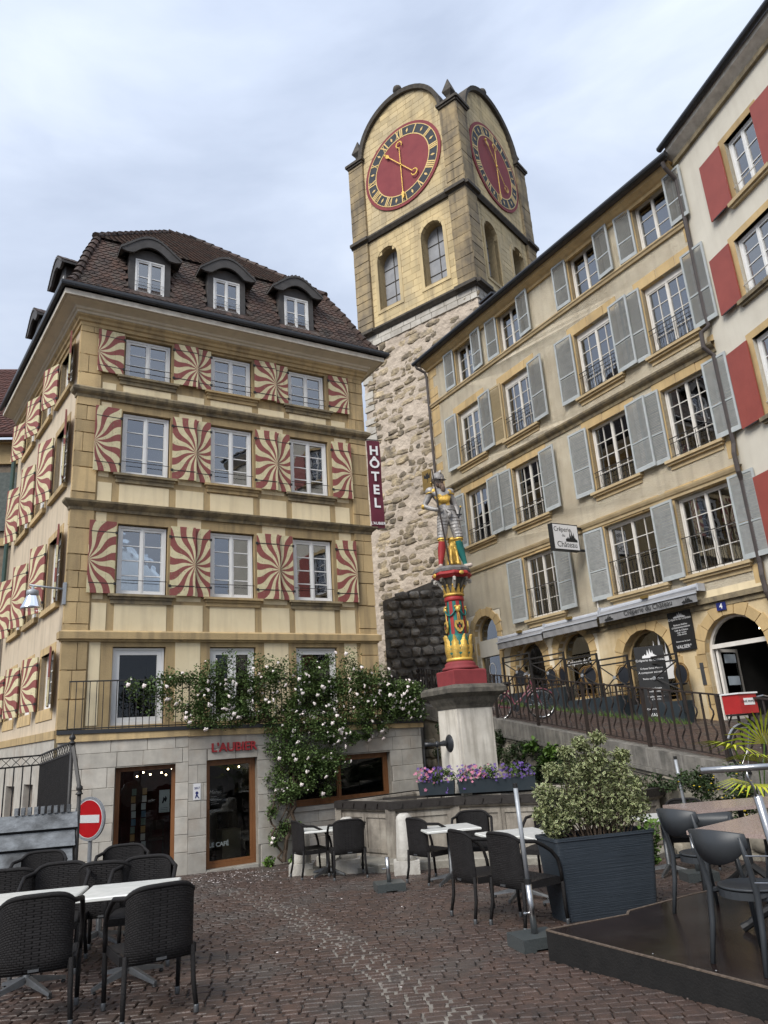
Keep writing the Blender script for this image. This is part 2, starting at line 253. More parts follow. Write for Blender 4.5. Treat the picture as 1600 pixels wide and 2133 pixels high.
def weavemat():
    m = bpy.data.materials.new('black_wicker_weave'); m.use_nodes = True; t = m.node_tree; b = t.nodes['Principled BSDF']; lk = t.links.new
    uv = nn(t, 'ShaderNodeUVMap'); uv.uv_map = 'UVMap'
    br = nn(t, 'ShaderNodeTexBrick'); br.offset = 0.5; br.inputs['Scale'].default_value = 1.0
    br.inputs['Brick Width'].default_value = 0.038; br.inputs['Row Height'].default_value = 0.0165; br.inputs['Mortar Size'].default_value = 0.0036; br.inputs['Mortar Smooth'].default_value = 1.0
    br.inputs['Color1'].default_value = (0.030, 0.028, 0.028, 1); br.inputs['Color2'].default_value = (0.020, 0.018, 0.018, 1); br.inputs['Mortar'].default_value = (0.002, 0.002, 0.002, 1)
    lk(uv.outputs[0], br.inputs['Vector']); lk(br.outputs['Color'], b.inputs['Base Color'])
    bp = nn(t, 'ShaderNodeBump'); bp.invert = True; bp.inputs['Strength'].default_value = 0.9; bp.inputs['Distance'].default_value = 0.008; lk(br.outputs['Fac'], bp.inputs['Height']); lk(bp.outputs[0], b.inputs['Normal'])
    b.inputs['Roughness'].default_value = 0.5; b.inputs['Specular IOR Level'].default_value = 0.25
    return m
RATT = weavemat()
RATTP = mat('black_wicker_wrap', (0.018, 0.016, 0.016), (0.008, 0.0075, 0.0075), 70, 0.55, 0.5, 140, coord='obj', squash=2.5, spec=0.25)

# ------------------------------------------------------------------ mesh builder
class MB:
    def __init__(s): s.v = []; s.f = []; s.m = []; s.uv = None; s.mi = 0
    def add(s, vs, fs, mi=None):
        k = len(s.v); s.v += [tuple(p) for p in vs]; s.f += [tuple(i + k for i in f) for f in fs]; s.m += [s.mi if mi is None else mi] * len(fs); return s
    def box(s, x0, x1, y0, y1, z0, z1, mi=None, M=None):
        vs = [(x0, y0, z0), (x1, y0, z0), (x1, y1, z0), (x0, y1, z0), (x0, y0, z1), (x1, y0, z1), (x1, y1, z1), (x0, y1, z1)]
        if M: vs = [M @ Vector(p) for p in vs]
        return s.add(vs, [(3, 2, 1, 0), (4, 5, 6, 7), (0, 1, 5, 4), (1, 2, 6, 5), (2, 3, 7, 6), (3, 0, 4, 7)], mi)
    def tube(s, pts, r, n=8, mi=None, cap=True, flat=1.0):
        pts = [Vector(p) for p in pts]; rs = r if isinstance(r, (list, tuple)) else [r] * len(pts)
        vs = []; fs = []; a = None
        for i, p in enumerate(pts):
            d = (pts[min(i + 1, len(pts) - 1)] - pts[max(i - 1, 0)])
            if d.length < 1e-9: d = Vector((0, 0, 1))
            d.normalize()
            if a is None:
                a = d.orthogonal().normalized()
            a = (a - d * a.dot(d))
            a = a.normalized() if a.length > 1e-6 else d.orthogonal().normalized()
            b = d.cross(a)
            for j in range(n):
                t = 2 * PI * j / n; vs.append(p + (a * math.cos(t) + b * math.sin(t) * flat) * rs[i])
        for i in range(len(pts) - 1):
            for j in range(n):
                k = (j + 1) % n; fs.append((i * n + j, i * n + k, (i + 1) * n + k, (i + 1) * n + j))
        if cap: fs.append(tuple(range(n - 1, -1, -1))); fs.append(tuple((len(pts) - 1) * n + j for j in range(n)))
        return s.add(vs, fs, mi)
    def lathe(s, prof, c=(0, 0, 0), n=24, mi=None, sq=None, a0=0.0, cap=True):
        vs = []; fs = []
        for (r, z) in prof:
            for j in range(n):
                t = 2 * PI * (j + a0) / n; vs.append((c[0] + r * math.cos(t), c[1] + r * math.sin(t), c[2] + z))
        for i in range(len(prof) - 1):
            for j in range(n):
                k = (j + 1) % n; fs.append((i * n + j, i * n + k, (i + 1) * n + k, (i + 1) * n + j))
        if cap: fs.append(tuple(range(n - 1, -1, -1))); fs.append(tuple((len(prof) - 1) * n + j for j in range(n)))
        return s.add(vs, fs, mi)
    def ball(s, c, r, n=8, m=5, mi=None, sc3=(1, 1, 1)):
        vs = [(c[0], c[1], c[2] - r * sc3[2])]; fs = []
        for i in range(1, m):
            ph = PI * i / m
            for j in range(n):
                t = 2 * PI * j / n; vs.append((c[0] + r * sc3[0] * math.sin(ph) * math.cos(t), c[1] + r * sc3[1] * math.sin(ph) * math.sin(t), c[2] - r * sc3[2] * math.cos(ph)))
        vs.append((c[0], c[1], c[2] + r * sc3[2])); k = len(vs) - 1
        for j in range(n):
            q = (j + 1) % n; fs.append((0, 1 + q, 1 + j)); fs.append((k, k - n + j, k - n + q))
            for i in range(m - 2): fs.append((1 + i * n + j, 1 + i * n + q, 1 + (i + 1) * n + q, 1 + (i + 1) * n + j))
        return s.add(vs, fs, mi)
    def prism(s, poly, y0, y1, mi=None):
        # poly in (x, z), extruded in y (y0 = front)
        n = len(poly); vs = [(x, y0, z) for x, z in poly] + [(x, y1, z) for x, z in poly]
        tri = tessellate_polygon([[Vector((x, z, 0)) for x, z in poly]])
        fs = []
        for t in tri:
            a, b, c = t
            ar = (poly[b][0] - poly[a][0]) * (poly[c][1] - poly[a][1]) - (poly[c][0] - poly[a][0]) * (poly[b][1] - poly[a][1])
            if ar < 0: a, c = c, a
            fs.append((a, b, c)); fs.append((c + n, b + n, a + n))
        area = sum(poly[i][0] * poly[(i + 1) % n][1] - poly[(i + 1) % n][0] * poly[i][1] for i in range(n))
        for i in range(n):
            j = (i + 1) % n
            fs.append((i, i + n, j + n, j) if area > 0 else (j, j + n, i + n, i))
        return s.add(vs, fs, mi)
    def holed(s, outer, holes, y, depth, mi=None, rmi=None):
        # wall sheet at y with holes, each with a reveal running inwards by depth
        loops = [outer] + holes; flat = [p for l in loops for p in l]
        tri = tessellate_polygon([[Vector((x, z, 0)) for x, z in l] for l in loops])
        fs = []
        for a, b, c in tri:
            ar = (flat[b][0] - flat[a][0]) * (flat[c][1] - flat[a][1]) - (flat[c][0] - flat[a][0]) * (flat[b][1] - flat[a][1])
            fs.append((a, b, c) if ar > 0 else (c, b, a))
        s.add([(x, y, z) for x, z in flat], fs, mi)
        for h in holes:
            n = len(h); vs = [(x, y, z) for x, z in h] + [(x, y + depth, z) for x, z in h]
            s.add(vs, [(i, i + n, (i + 1) % n + n, (i + 1) % n) for i in range(n)], mi if rmi is None else rmi)
        return s
    def xf(s, fn): s.v = [tuple(fn(*p)) for p in s.v]; return s
    def mesh(s, name, mats, smooth=False):
        me = bpy.data.meshes.new(name); me.from_pydata(s.v, [], s.f)
        for m in (mats if isinstance(mats, (list, tuple)) else [mats]): me.materials.append(m)
        if any(s.m): me.polygons.foreach_set('material_index', s.m)
        if smooth: me.polygons.foreach_set('use_smooth', [True] * len(me.polygons))
        if s.uv:
            ul = me.uv_layers.new(name='UVMap'); 
            for l in me.loops: ul.data[l.index].uv = s.uv[l.vertex_index]
        me.update(); return me

I4 = Matrix.Identity(4)
WM = {}
def link(o, parent, M):
    COL.objects.link(o); M = M if M is not None else (WM[parent.name] if parent else I4)
    if parent: o.parent = parent; o.matrix_basis = WM[parent.name].inverted() @ M
    else: o.matrix_basis = M
    WM[o.name] = M.copy(); return o
def ob(name, mb, mats, parent=None, M=None, smooth=False, kind=None):
    me = mb if isinstance(mb, bpy.types.Mesh) else mb.mesh(name, mats, smooth)
    o = bpy.data.objects.new(name, me); link(o, parent, M)
    if kind: o['kind'] = kind
    return o
def tag(o, label, cat=None, group=None, kind=None):
    if label: o['label'] = label
    if cat: o['category'] = cat
    if group: o['group'] = group
    if kind: o['kind'] = kind
    return o
def thing(name, label, cat, M=I4, group=None):
    o = bpy.data.objects.new(name, None); o.empty_display_size = 0.2; link(o, None, M); return tag(o, label, cat, group)
def T(x, y, z=0.0, az=0.0): return Matrix.Translation((x, y, z)) @ Matrix.Rotation(R(az), 4, 'Z')
def dup(src, M, label=None):
    c = src.copy(); COL.objects.link(c); c.matrix_basis = M; WM[c.name] = M.copy()
    if label: c['label'] = label
    def rec(a, b):
        for ch in list(a.children):
            d = ch.copy(); COL.objects.link(d); d.parent = b; d.matrix_basis = ch.matrix_basis.copy(); WM[d.name] = WM[b.name] @ d.matrix_basis; rec(ch, d)
    rec(src, c); return c
def S3(x, y, z): return Matrix.Diagonal((x, y, z, 1))

def sweep(path, prof, closed=False):
    # path: list of 2-D points; prof: (offset to the right-hand/outer side, z). returns MB in world coordinates
    P = [Vector(p) for p in path]; n = len(P); mb = MB(); rings = []
    def nrm(a, b): d = (b - a).normalized(); return Vector((d.y, -d.x))
    for i in range(n):
        if 0 < i < n - 1:
            n1, n2 = nrm(P[i - 1], P[i]), nrm(P[i], P[i + 1]); m = (n1 + n2); m = m / max(0.2, m.dot(n1))
        elif i == 0: m = nrm(P[0], P[1])
        else: m = nrm(P[-2], P[-1])
        rings.append([(P[i].x + m.x * o, P[i].y + m.y * o, z) for o, z in prof])
    k = len(prof)
    mb.v = [p for r in rings for p in r]
    for i in range(n - 1):
        for j in range(k - 1): mb.f.append((i * k + j, (i + 1) * k + j, (i + 1) * k + j + 1, i * k + j + 1)); mb.m.append(0)
    mb.f.append(tuple(range(k))); mb.f.append(tuple((n - 1) * k + j for j in range(k - 1, -1, -1))); mb.m += [0, 0]
    return mb

def rect(x0, x1, z0, z1): return [(x0, z0), (x1, z0), (x1, z1), (x0, z1)]
def arch(x0, x1, z0, z1, n=12, rise=None):
    r = (x1 - x0) / 2; rise = r if rise is None else rise; c = (x0 + x1) / 2
    return [(x0, z0), (x1, z0)] + [(c + r * math.cos(PI * i / n), z1 - rise + rise * math.sin(PI * i / n)) for i in range(n + 1)]

def textmesh(body, size, ext=0.004, font=None, align='CENTER', sx=1.0, bold=0.0, shear=0.0, spacing=1.0):
    cu = bpy.data.curves.new('t', 'FONT'); cu.body = body; cu.size = size; cu.extrude = ext; cu.align_x = align; cu.align_y = 'CENTER'; cu.offset = bold; cu.shear = shear; cu.space_line = spacing
    cu.resolution_u = 3
    o = bpy.data.objects.new('t', cu); COL.objects.link(o)
    dg = bpy.context.evaluated_depsgraph_get(); me = bpy.data.meshes.new_from_object(o.evaluated_get(dg))
    COL.objects.unlink(o); bpy.data.objects.remove(o)
    # text lies in XY; stand it up in XZ facing -y
    me.transform(Matrix.Rotation(PI / 2, 4, 'X') @ Matrix.Diagonal((sx, 1, 1, 1)))
    return me
def text(name, body, size, m, parent, M, **k):
    me = textmesh(body, size, **k); me.name = name; me.materials.clear(); me.materials.append(m)
    return ob(name, me, None, parent, M)
def castle(name, w_, h, m, parent, M):
    # small ragged skyline mark of spires
    mb = MB(); rr = random.Random(3); x = 0.0
    for (a, b, t) in ((0, .16, .30), (.12, .28, .42), (.26, .36, .36), (.34, .44, .85), (.42, .5, .5), (.5, .6, 1.0), (.58, .7, .62), (.68, .76, .8), (.74, .88, .4), (.86, 1, .25)):
        c = (a + b) / 2
        mb.prism([((a - .5) * w_, 0), ((b - .5) * w_, 0), ((b - .5) * w_, h * t * .55), ((c - .5) * w_, h * t), ((a - .5) * w_, h * t * .55)], -.003 - rr.random() * .001, 0.001)
    return ob(name, mb, m, parent, M)

def gz(x, y):            # height of the square
    y = min(max(y, 0), 20); return -0.0019 * y * y
def sz(x, y):            # height of the sloping street by the creperie
    return -0.60 - 0.0286 * x + 0.143 * y
# ------------------------------------------------------------------ pieces: up to 300 as objects, the rest joined
UNIT = []
def unit_blocks():
    rr = random.Random(5)
    for k in range(6):
        mb = MB(); c = .010
        j = lambda a: rr.uniform(-a, a)
        b = [(-.5, 1, -.5), (.5, 1, -.5), (.5, 1, .5), (-.5, 1, .5)]
        m_ = [(-.5, .35, -.5), (.5, .35, -.5), (.5, .35, .5), (-.5, .35, .5)]
        f = [(-.5 + c + j(.003), j(.06), -.5 + c * 2 + j(.006)), (.5 - c + j(.003), j(.06), -.5 + c * 2 + j(.02)), (.5 - c + j(.003), j(.06), .5 - c * 2 + j(.006)), (-.5 + c + j(.003), j(.06), .5 - c * 2 + j(.006))]
        mb.v = b + m_ + f
        for a, d in ((0, 4), (4, 8)):
            for i in range(4): mb.f.append((a + i, d + i, d + (i + 1) % 4, a + (i + 1) % 4)[::-1])
        mb.f.append((8, 9, 10, 11)); mb.m = [0] * len(mb.f)
        UNIT.append(mb)
unit_blocks()
def rockunits(n, seed, rough, flat=.5):
    out = []; rr = random.Random(seed)
    for k in range(n):
        bm = bmesh.new(); bmesh.ops.create_icosphere(bm, subdivisions=2, radius=.5)
        for v in bm.verts:
            p = v.co; q = Vector((max(-.5, min(.5, p.x * 1.35)), p.y, max(-.5, min(.5, p.z * 1.35))))
            q *= 1 + rr.uniform(-rough, rough)
            v.co = (q.x, min(q.y, .2), q.z)
        mb = MB(); mb.v = [tuple(v.co) for v in bm.verts]; mb.f = [tuple(v.index for v in f.verts) for f in bm.faces]; mb.m = [0] * len(mb.f); bm.free(); out.append(mb)
    return out
class Pieces:
    def __init__(s, parent, M, name, mats, units=None, limit=300, meshname=None):
        s.p = parent; s.M = M; s.n = name; s.mats = mats; s.units = units or UNIT; s.l = []; s.lim = limit; s.me = {}
    def box(s, x0, x1, y0, y1, z0, z1, size=None):
        s.l.append((size if size is not None else (x1 - x0) * (z1 - z0), rnd.randrange(len(s.units)), T((x0 + x1) / 2, y0, (z0 + z1) / 2) @ S3(x1 - x0, y1 - y0, z1 - z0)))
    def put(s, M, size=1): s.l.append((size, rnd.randrange(len(s.units)), M))
    def done(s, smooth=False):
        s.l.sort(key=lambda t: -t[0])
        for i, (sz_, k, m) in enumerate(s.l[:s.lim]):
            if k not in s.me: s.me[k] = s.units[k].mesh(s.n, s.mats, smooth)
            ob(s.n, s.me[k], None, s.p, s.M @ m)
        if len(s.l) > s.lim:
            mb = MB()
            for sz_, k, m in s.l[s.lim:]:
                u = s.units[k]; mb.add([m @ Vector(p) for p in u.v], u.f)
            ob(s.n + 's_small', mb, s.mats, s.p, s.M, smooth=smooth, kind='stuff')
def sub(r, h):
    x0, x1, z0, z1 = r; a0, a1, b0, b1 = h
    if a1 <= x0 or a0 >= x1 or b1 <= z0 or b0 >= z1: return [r]
    o = []
    if a0 > x0: o.append((x0, a0, z0, z1))
    if a1 < x1: o.append((a1, x1, z0, z1))
    m0, m1 = max(x0, a0), min(x1, a1)
    if b0 > z0: o.append((m0, m1, z0, b0))
    if b1 < z1: o.append((m0, m1, b1, z1))
    return o
def ashlar(pc, u0, u1, z0, z1, ch, bl, holes=(), y=-.02, t=.06, gap=.012, jit=.25, test=None):
    z = z0; row = 0
    while z < z1 - .05:
        h = ch * (1 + rnd.uniform(-.12, .12)); h = z1 - z if z1 - z - h < ch * .4 else h
        u = u0 - rnd.uniform(0, bl * .6)
        while u < u1:
            l = bl * (1 + rnd.uniform(-jit, jit)); a, b = max(u, u0), min(u + l, u1); u += l
            if b - a < .06: continue
            rs = [(a, b, z, z + h)]
            for q in holes: rs = [s_ for r_ in rs for s_ in sub(r_, q)]
            for (x0, x1, c0, c1) in rs:
                if x1 - x0 < .05 or c1 - c0 < .05: continue
                if test and not test((x0 + x1) / 2, (c0 + c1) / 2): continue
                pc.box(x0 + gap / 2, x1 - gap / 2, y + rnd.uniform(-.004, .004), y + t, c0 + gap / 2, c1 - gap / 2)
        z += h; row += 1

# ------------------------------------------------------------------ windows and shutters
CUBE = MB().box(0, 1, 0, 1, 0, 1)
PCACHE = {}
def cached(key, fn):
    if key not in PCACHE: PCACHE[key] = fn()
    return PCACHE[key]
def panemesh(g): return cached(('pane', g.name), lambda: CUBE.mesh('pane', g))
def curtainmesh(w_, h_, m, gap):
    mb = MB(); n = 26; rr = random.Random(int(w_ * 100))
    for side in ((0, .5 - gap / 2), (.5 + gap / 2, 1)) if gap else ((0, 1),):
        k = len(mb.v); ph = rr.uniform(0, 6)
        for i in range(n + 1):
            x = (side[0] + (side[1] - side[0]) * i / n) * w_; y = .018 * math.sin(i * 1.9 + ph) + .01 * math.sin(i * 4.1)
            mb.v += [(x, y, 0), (x, y, h_)]
        for i in range(n): mb.f.append((k + 2 * i, k + 2 * i + 2, k + 2 * i + 3, k + 2 * i + 1)); mb.m.append(0)
    return mb.mesh('curtain', m, True)
def window(parent, M, w_, h_, sashes=2, cols=1, rows=4, fm=WHITE, fr=.05, sa=.05, mu=.022, curt='w', glass=GLASS, gap=0.0, room=.6, label=None, roomm=None, curth=1.0):
    def build():
        mb = MB(); panes = []
        mb.box(0, fr, -.05, .04, 0, h_); mb.box(w_ - fr, w_, -.05, .04, 0, h_); mb.box(fr, w_ - fr, -.048, .04, 0, fr * 1.3); mb.box(fr, w_ - fr, -.048, .04, h_ - fr, h_)
        sw = (w_ - 2 * fr) / sashes
        for s_ in range(sashes):
            x0 = fr + s_ * sw + .002; x1 = fr + (s_ + 1) * sw - .002; z0 = fr * 1.3 + .002; z1 = h_ - fr - .002
            mb.box(x0, x0 + sa, -.035, .03, z0, z1); mb.box(x1 - sa, x1, -.035, .03, z0, z1); mb.box(x0 + sa, x1 - sa, -.033, .03, z0, z0 + sa); mb.box(x0 + sa, x1 - sa, -.033, .03, z1 - sa, z1)
            gx0, gx1, gz0, gz1 = x0 + sa, x1 - sa, z0 + sa, z1 - sa
            pw = (gx1 - gx0) / cols; ph = (gz1 - gz0) / rows
            for c in range(1, cols): mb.box(gx0 + c * pw - mu / 2, gx0 + c * pw + mu / 2, -.024, .02, gz0, gz1)
            for r in range(1, rows): mb.box(gx0, gx1, -.02, .016, gz0 + r * ph - mu / 2, gz0 + r * ph + mu / 2)
            for c in range(cols):
                for r in range(rows): panes.append((gx0 + c * pw + .003, gz0 + r * ph + .003, pw - .006, ph - .006))
        if sashes == 2: mb.box(w_ / 2 - .02, w_ / 2 + .02, -.05, -.036, fr * 1.3, h_ - fr)
        return mb.mesh('window', fm), panes
    me, panes = cached(('win', round(w_, 2), round(h_, 2), sashes, cols, rows, fm.name, fr, sa), build)
    o = ob('window', me, None, parent, M)
    if label: o['label'] = label
    for (x, z, a, b) in panes:
        ob('pane', panemesh(glass), None, o, M @ T(x, -.002, z) @ S3(a, .004, b))
    rm = roomm or INTER
    def rb():
        mb = MB(); d = room
        mb.add([(0, .05, 0), (w_, .05, 0), (w_, d, 0), (0, d, 0), (0, .05, h_), (w_, .05, h_), (w_, d, h_), (0, d, h_)], [(0, 1, 2, 3), (7, 6, 5, 4), (1, 5, 6, 2), (2, 6, 7, 3), (3, 7, 4, 0)])
        return mb.mesh('interior', rm)
    ob('interior', cached(('room', round(w_, 2), round(h_, 2), room, rm.name), rb), None, o, M)
    if curt:
        ob('curtain', cached(('curt', round(w_, 2), round(h_, 2), curt, gap, curth), lambda: curtainmesh(w_ - .08, (h_ - .06) * curth, CURT if curt == 'w' else CURTD, gap)), None, o, M @ T(.04, .055, .03))
    return o

def burst_leaf(w_, h_, bx, bz):
    def f():
        mb = MB(); n = 3
        for i in range(n): mb.box(-bx + w_ * i / n + .0015, -bx + w_ * (i + 1) / n - .0015, -.018, .018, -bz, h_ - bz)
        return mb.mesh('shutter', BURST)
    return cached(('burst', round(w_, 2), round(h_, 2), round(bx, 2), round(bz, 2)), f)
def hingemesh(w_):
    return cached(('hinge', round(w_, 2)), lambda: MB().box(0, w_, -.006, 0, 0, .018).box(-.035, .02, -.02, .012, -.02, .035).mesh('hinge', IRON))
def shutterA(parent, F, hx, dirn, z0, h_, w_=.55, y=-.07, ang=3, bz=.45, bx=None):
    # hinge at hx, leaf reaches towards dirn (+1 right / -1 left); the sunburst sits at the free edge
    M = F @ T(hx, y, z0) @ Matrix.Rotation(R(-ang * dirn), 4, 'Z')
    b = bx if bx is not None else (w_ if dirn > 0 else 0)
    L0 = 0 if dirn > 0 else -w_
    Mo = M @ T(L0 + b, 0, h_ * bz)
    o = ob('shutter', burst_leaf(w_, h_, b, h_ * bz), None, parent, Mo)
    for zz in (.13, .84):
        ob('hinge', hingemesh(w_ * .96), None, o, M @ T(0, -.0185, h_ * zz) @ (I4 if dirn > 0 else Matrix.Rotation(PI, 4, 'Z') @ T(0, .002, 0)))
    return o

# ------------------------------------------------------------------ ground: one sheet, granite setts, light-jointed gutter band
def xyfan(name, fn, xs, ys, m, kind='structure'):
    mb = MB(); nx, ny = len(xs), len(ys)
    mb.v = [(x, y, fn(x, y)) for y in ys for x in xs]
    for j in range(ny - 1):
        for i in range(nx - 1): k = j * nx + i; mb.f.append((k, k + 1, k + nx + 1, k + nx)); mb.m.append(0)
    return ob(name, mb, m, kind=kind)
GJ = mat('sett_joint_dirt', (0.10, 0.085, 0.075), (0.045, 0.04, 0.036), 14, 0.9, 0.4, 60)
GJL = mat('pale_joint_mortar', (0.27, 0.245, 0.21), (0.12, 0.105, 0.09), 9, 0.85, 0.4, 60)
SETT = mat('brown_porphyry_sett', (0.090, 0.059, 0.047), (0.048, 0.034, 0.029), 2.2, 0.44, 0.35, 55, rand=0.3, detail=9, patch=0.55, patchc=(0.075, 0.068, 0.062), patchs=1.1, spec=0.5)
SETTS = mat('brown_porphyry_sett_far', (0.098, 0.061, 0.047), (0.042, 0.031, 0.027), 6.5, 0.46, 0.35, 55, detail=10, patch=0.55, patchc=(0.075, 0.068, 0.062), patchs=1.1, spec=0.5)
frange = lambda a, b, s: [a + s * i for i in range(int((b - a) / s) + 1)]
ground = xyfan('ground', lambda x, y: gz(x, y) - .022, [-200, -60, -20] + frange(-12, 12, 1) + [20, 60, 200], [-200, -50, -10] + frange(0, 30, 1) + [45, 90, 300], GJ)
BAND = [(-6.2, 15.6), (-5.0, 15.1), (-3.77, 14.13), (-2.54, 12.26), (-1.46, 10.19), (-.78, 8.47), (-.35, 7.31), (-.03, 6.39), (.22, 5.8), (.9, 4.2), (1.7, 2.5)]
def banddist(x, y):
    d = 9
    for (a, b), (c, e_) in zip(BAND, BAND[1:]):
        vx, vy = c - a, e_ - b; t = max(0, min(1, ((x - a) * vx + (y - b) * vy) / (vx * vx + vy * vy)))
        d = min(d, math.hypot(x - a - t * vx, y - b - t * vy))
    return d
def settunits(n):
    out = []; rr = random.Random(11)
    for k in range(n):
        mb = MB(); j = lambda a=.035: rr.uniform(-a, a)
        b = [(-.5, -.5), (.5, -.5), (.5, .5), (-.5, .5)]; b = [(x + j(.04), y + j(.04)) for x, y in b]
        mb.v = [(x, y, -.035) for x, y in b] + [(x * .99, y * .99, -.006 + j(.002)) for x, y in b] + [(x * .88, y * .86, j(.003)) for x, y in b]
        for a in (0, 4):
            for i in range(4): mb.f.append((a + i, a + (i + 1) % 4, a + 4 + (i + 1) % 4, a + 4 + i))
        mb.f.append((8, 9, 10, 11)); mb.m = [0] * 9; out.append(mb)
    return out
SU = settunits(8)
def near_rank(x, y): return -math.hypot(x, y)
pv = Pieces(ground, I4, 'sett', [SETT], SU)
y = 4.3; row = 0
while y < 17.6:
    dy = .098 + rnd.uniform(-.006, .006)
    x = -(.60 * y + 1.0) + rnd.uniform(0, .1)
    while x < .62 * y + .8:
        ln = rnd.uniform(.10, .18); cx = x + ln / 2; x += ln
        yy = y + .28 * math.sin(cx * .55 + .6) + .10 * math.sin(cx * 1.9 + y * .4)
        b = banddist(cx, yy); g_ = .012 if b > .24 else .021
        pv.put(T(cx, yy, gz(cx, yy) + rnd.uniform(-.004, .004)) @ Matrix.Rotation(rnd.uniform(-.10, .10) + .15 * math.cos(cx * .55 + .6) * .55, 4, 'Z') @ S3(ln - g_, dy - g_, 1), near_rank(cx, yy) if abs(cx) < .55 * yy else -99)
    y += dy; row += 1
pv.mats = [SETT]
def donesetts(pc, far):
    pc.l.sort(key=lambda t: -t[0])
    for i, (s_, k, m) in enumerate(pc.l[:300]):
        if k not in pc.me: pc.me[k] = pc.units[k].mesh('sett', SETT)
        ob('sett', pc.me[k], None, pc.p, m)
    mb = MB()
    for s_, k, m in pc.l[300:]:
        u = pc.units[k]; mb.add([m @ Vector(p) for p in u.v], u.f)
    ob('setts_small', mb, far, pc.p, I4, kind='stuff')
donesetts(pv, SETTS)
mb = MB(); W_ = .24      # pale mortar strip, 4 mm above the sheet, below the sett tops
for (a, b), (c, e_) in zip(BAND, BAND[1:]):
    d = Vector((c - a, e_ - b)).normalized(); n_ = Vector((d.y, -d.x)) * W_ * .95
    k = len(mb.v)
    mb.v += [(a - n_.x, b - n_.y, gz(a, b - n_.y) - .007), (a + n_.x, b + n_.y, gz(a, b + n_.y) - .007), (c + n_.x, e_ + n_.y, gz(c, e_ + n_.y) - .0067), (c - n_.x, e_ - n_.y, gz(c, e_ - n_.y) - .0067)]
    mb.f.append((k, k + 1, k + 2, k + 3)); mb.m.append(0)
ob('gutter_band', mb, GJL, kind='structure')
# fallen white petals and scraps
mb = MB()
for i in range(205):
    if i < 190: x, y_ = -3.1 + rnd.gauss(0, .75), 14.6 + rnd.gauss(0, .75)
    else: x, y_ = rnd.uniform(-2.5, 2), rnd.uniform(6.5, 13.5)
    s_ = rnd.uniform(.008, .02); a = rnd.uniform(0, 6); z_ = gz(x, y_) + .006
    mb.add([(x + s_ * math.cos(a + q), y_ + s_ * math.sin(a + q), z_ + (.004 if q == 0 else 0)) for q in (0, 1.7, 3.3, 4.6)], [(0, 1, 2, 3)])
ob('fallen_petals', mb, PETAL, kind='stuff')

# ------------------------------------------------------------------ HOUSE 1: the hotel with sunburst shutters
OX, OY = -6.696, 15.080
FA = T(OX, OY, 0, 30.8); FB = T(OX, OY, 0, -53.2)
dA = Vector((math.cos(R(30.8)), math.sin(R(30.8)))); dB = Vector((-math.cos(R(-53.2)), -math.sin(R(-53.2))))
O2 = Vector((OX, OY)); BL = 7.0; AW = 7.3
pB = O2 + dB * BL; pA = O2 + dA * AW; nin = Vector((-dA.y, dA.x)); pK = pA + nin * 8; pKB = pB + nin * 3
PATH = [pB, O2, pA, pK]
hotel = thing('hotel', 'ochre stone corner hotel with red and cream sunburst shutters and a tiled mansard roof', 'hotel', T(OX, OY, 0, 0))
cols_ = [(.97, 2.07), (3.04, 4.12), (5.12, 6.20)]
rows_ = [(10.28, 11.36), (7.85, 9.41), (5.11, 6.70), (2.40, 4.0)]
holesA = [(a, b, c, d) for a, b in cols_ for c, d in rows_]
mb = MB(); mb.holed(rect(0, AW, 2.2, 11.75), [rect(*h) for h in holesA], 0, .2)
ob('wall', mb, SAND, hotel, FA)
rowsB = [(10.2, 11.3), (7.72, 9.3), (5.03, 6.62), (2.85, 4.02)]
colsB = [(-1.87, -.70), (-3.87, -2.75), (-5.80, -4.70), (-6.98, -6.62)][:3]
holesB = [(a, b, c, d) for a, b in colsB for c, d in rowsB]
mb = MB(); mb.holed(rect(-BL, 0, 2.2, 11.75), [rect(*h) for h in holesB], 0, .25)
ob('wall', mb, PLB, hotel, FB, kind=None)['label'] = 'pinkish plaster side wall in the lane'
mb = MB(); mb.box(0.004, AW, 7.99, 8.05, -.9, 11.75); mb.box(AW - .03, AW, .01, 8, -.9, 11.75); ob('back_wall', mb, PLA, hotel, FA)
# surrounds on the side wall
for (a, b) in colsB:
    for (c, d) in rowsB:
        mb = MB(); mb.box(a - .13, a, -.015, .1, c, d + .16); mb.box(b, b + .13, -.015, .1, c, d + .16); mb.box(a, b, -.015, .1, d, d + .16)
        if c > 3: mb.box(a - .18, b + .18, -.09, .1, c - .12, c)
        else: mb.box(a - .16, b + .16, -.02, .1, c - .24, c - .01)
        ob('window_surround', mb, SAND, hotel, FB)
        window(hotel, FB @ T(a, .17, c), b - a, d - c, rows=4, curt='w')
# plaster panels between the stone strips
def panel(u0, u1, z0, z1):
    return ob('plaster_panel', CUBE.mesh('plaster_panel', PLA) if 'pp' not in PCACHE else PCACHE['pp'], None, hotel, FA @ T(u0, -.008 - rnd.uniform(0, .001), z0) @ S3(u1 - u0, .02, z1 - z0))
PCACHE['pp'] = CUBE.mesh('plaster_panel', PLA)
for (z0, z1) in ((9.88, 10.06), (7.17, 7.62), (4.32, 4.92)):
    for (a, b) in ((.50, .80), (.96, 2.06), (2.22, 2.87), (3.03, 4.10), (4.27, 4.97), (5.12, 6.17), (6.33, 6.74)): panel(a, b, z0, z1)
for (z0, z1) in ((9.42, 9.56), (6.72, 6.93), (2.42, 4.10)):
    for (a, b) in ((.50, .72), (2.27, 2.82), (4.32, 4.92), (6.40, 6.74)): panel(a, b, z0, z1)
for (z0, z1) in ((7.75, 9.42), (5.0, 6.72)):
    for (a, b) in ((.50, .72), (2.27, 2.82), (4.32, 4.92), (6.40, 6.74)): panel(a, b, z0, z1 - .004)
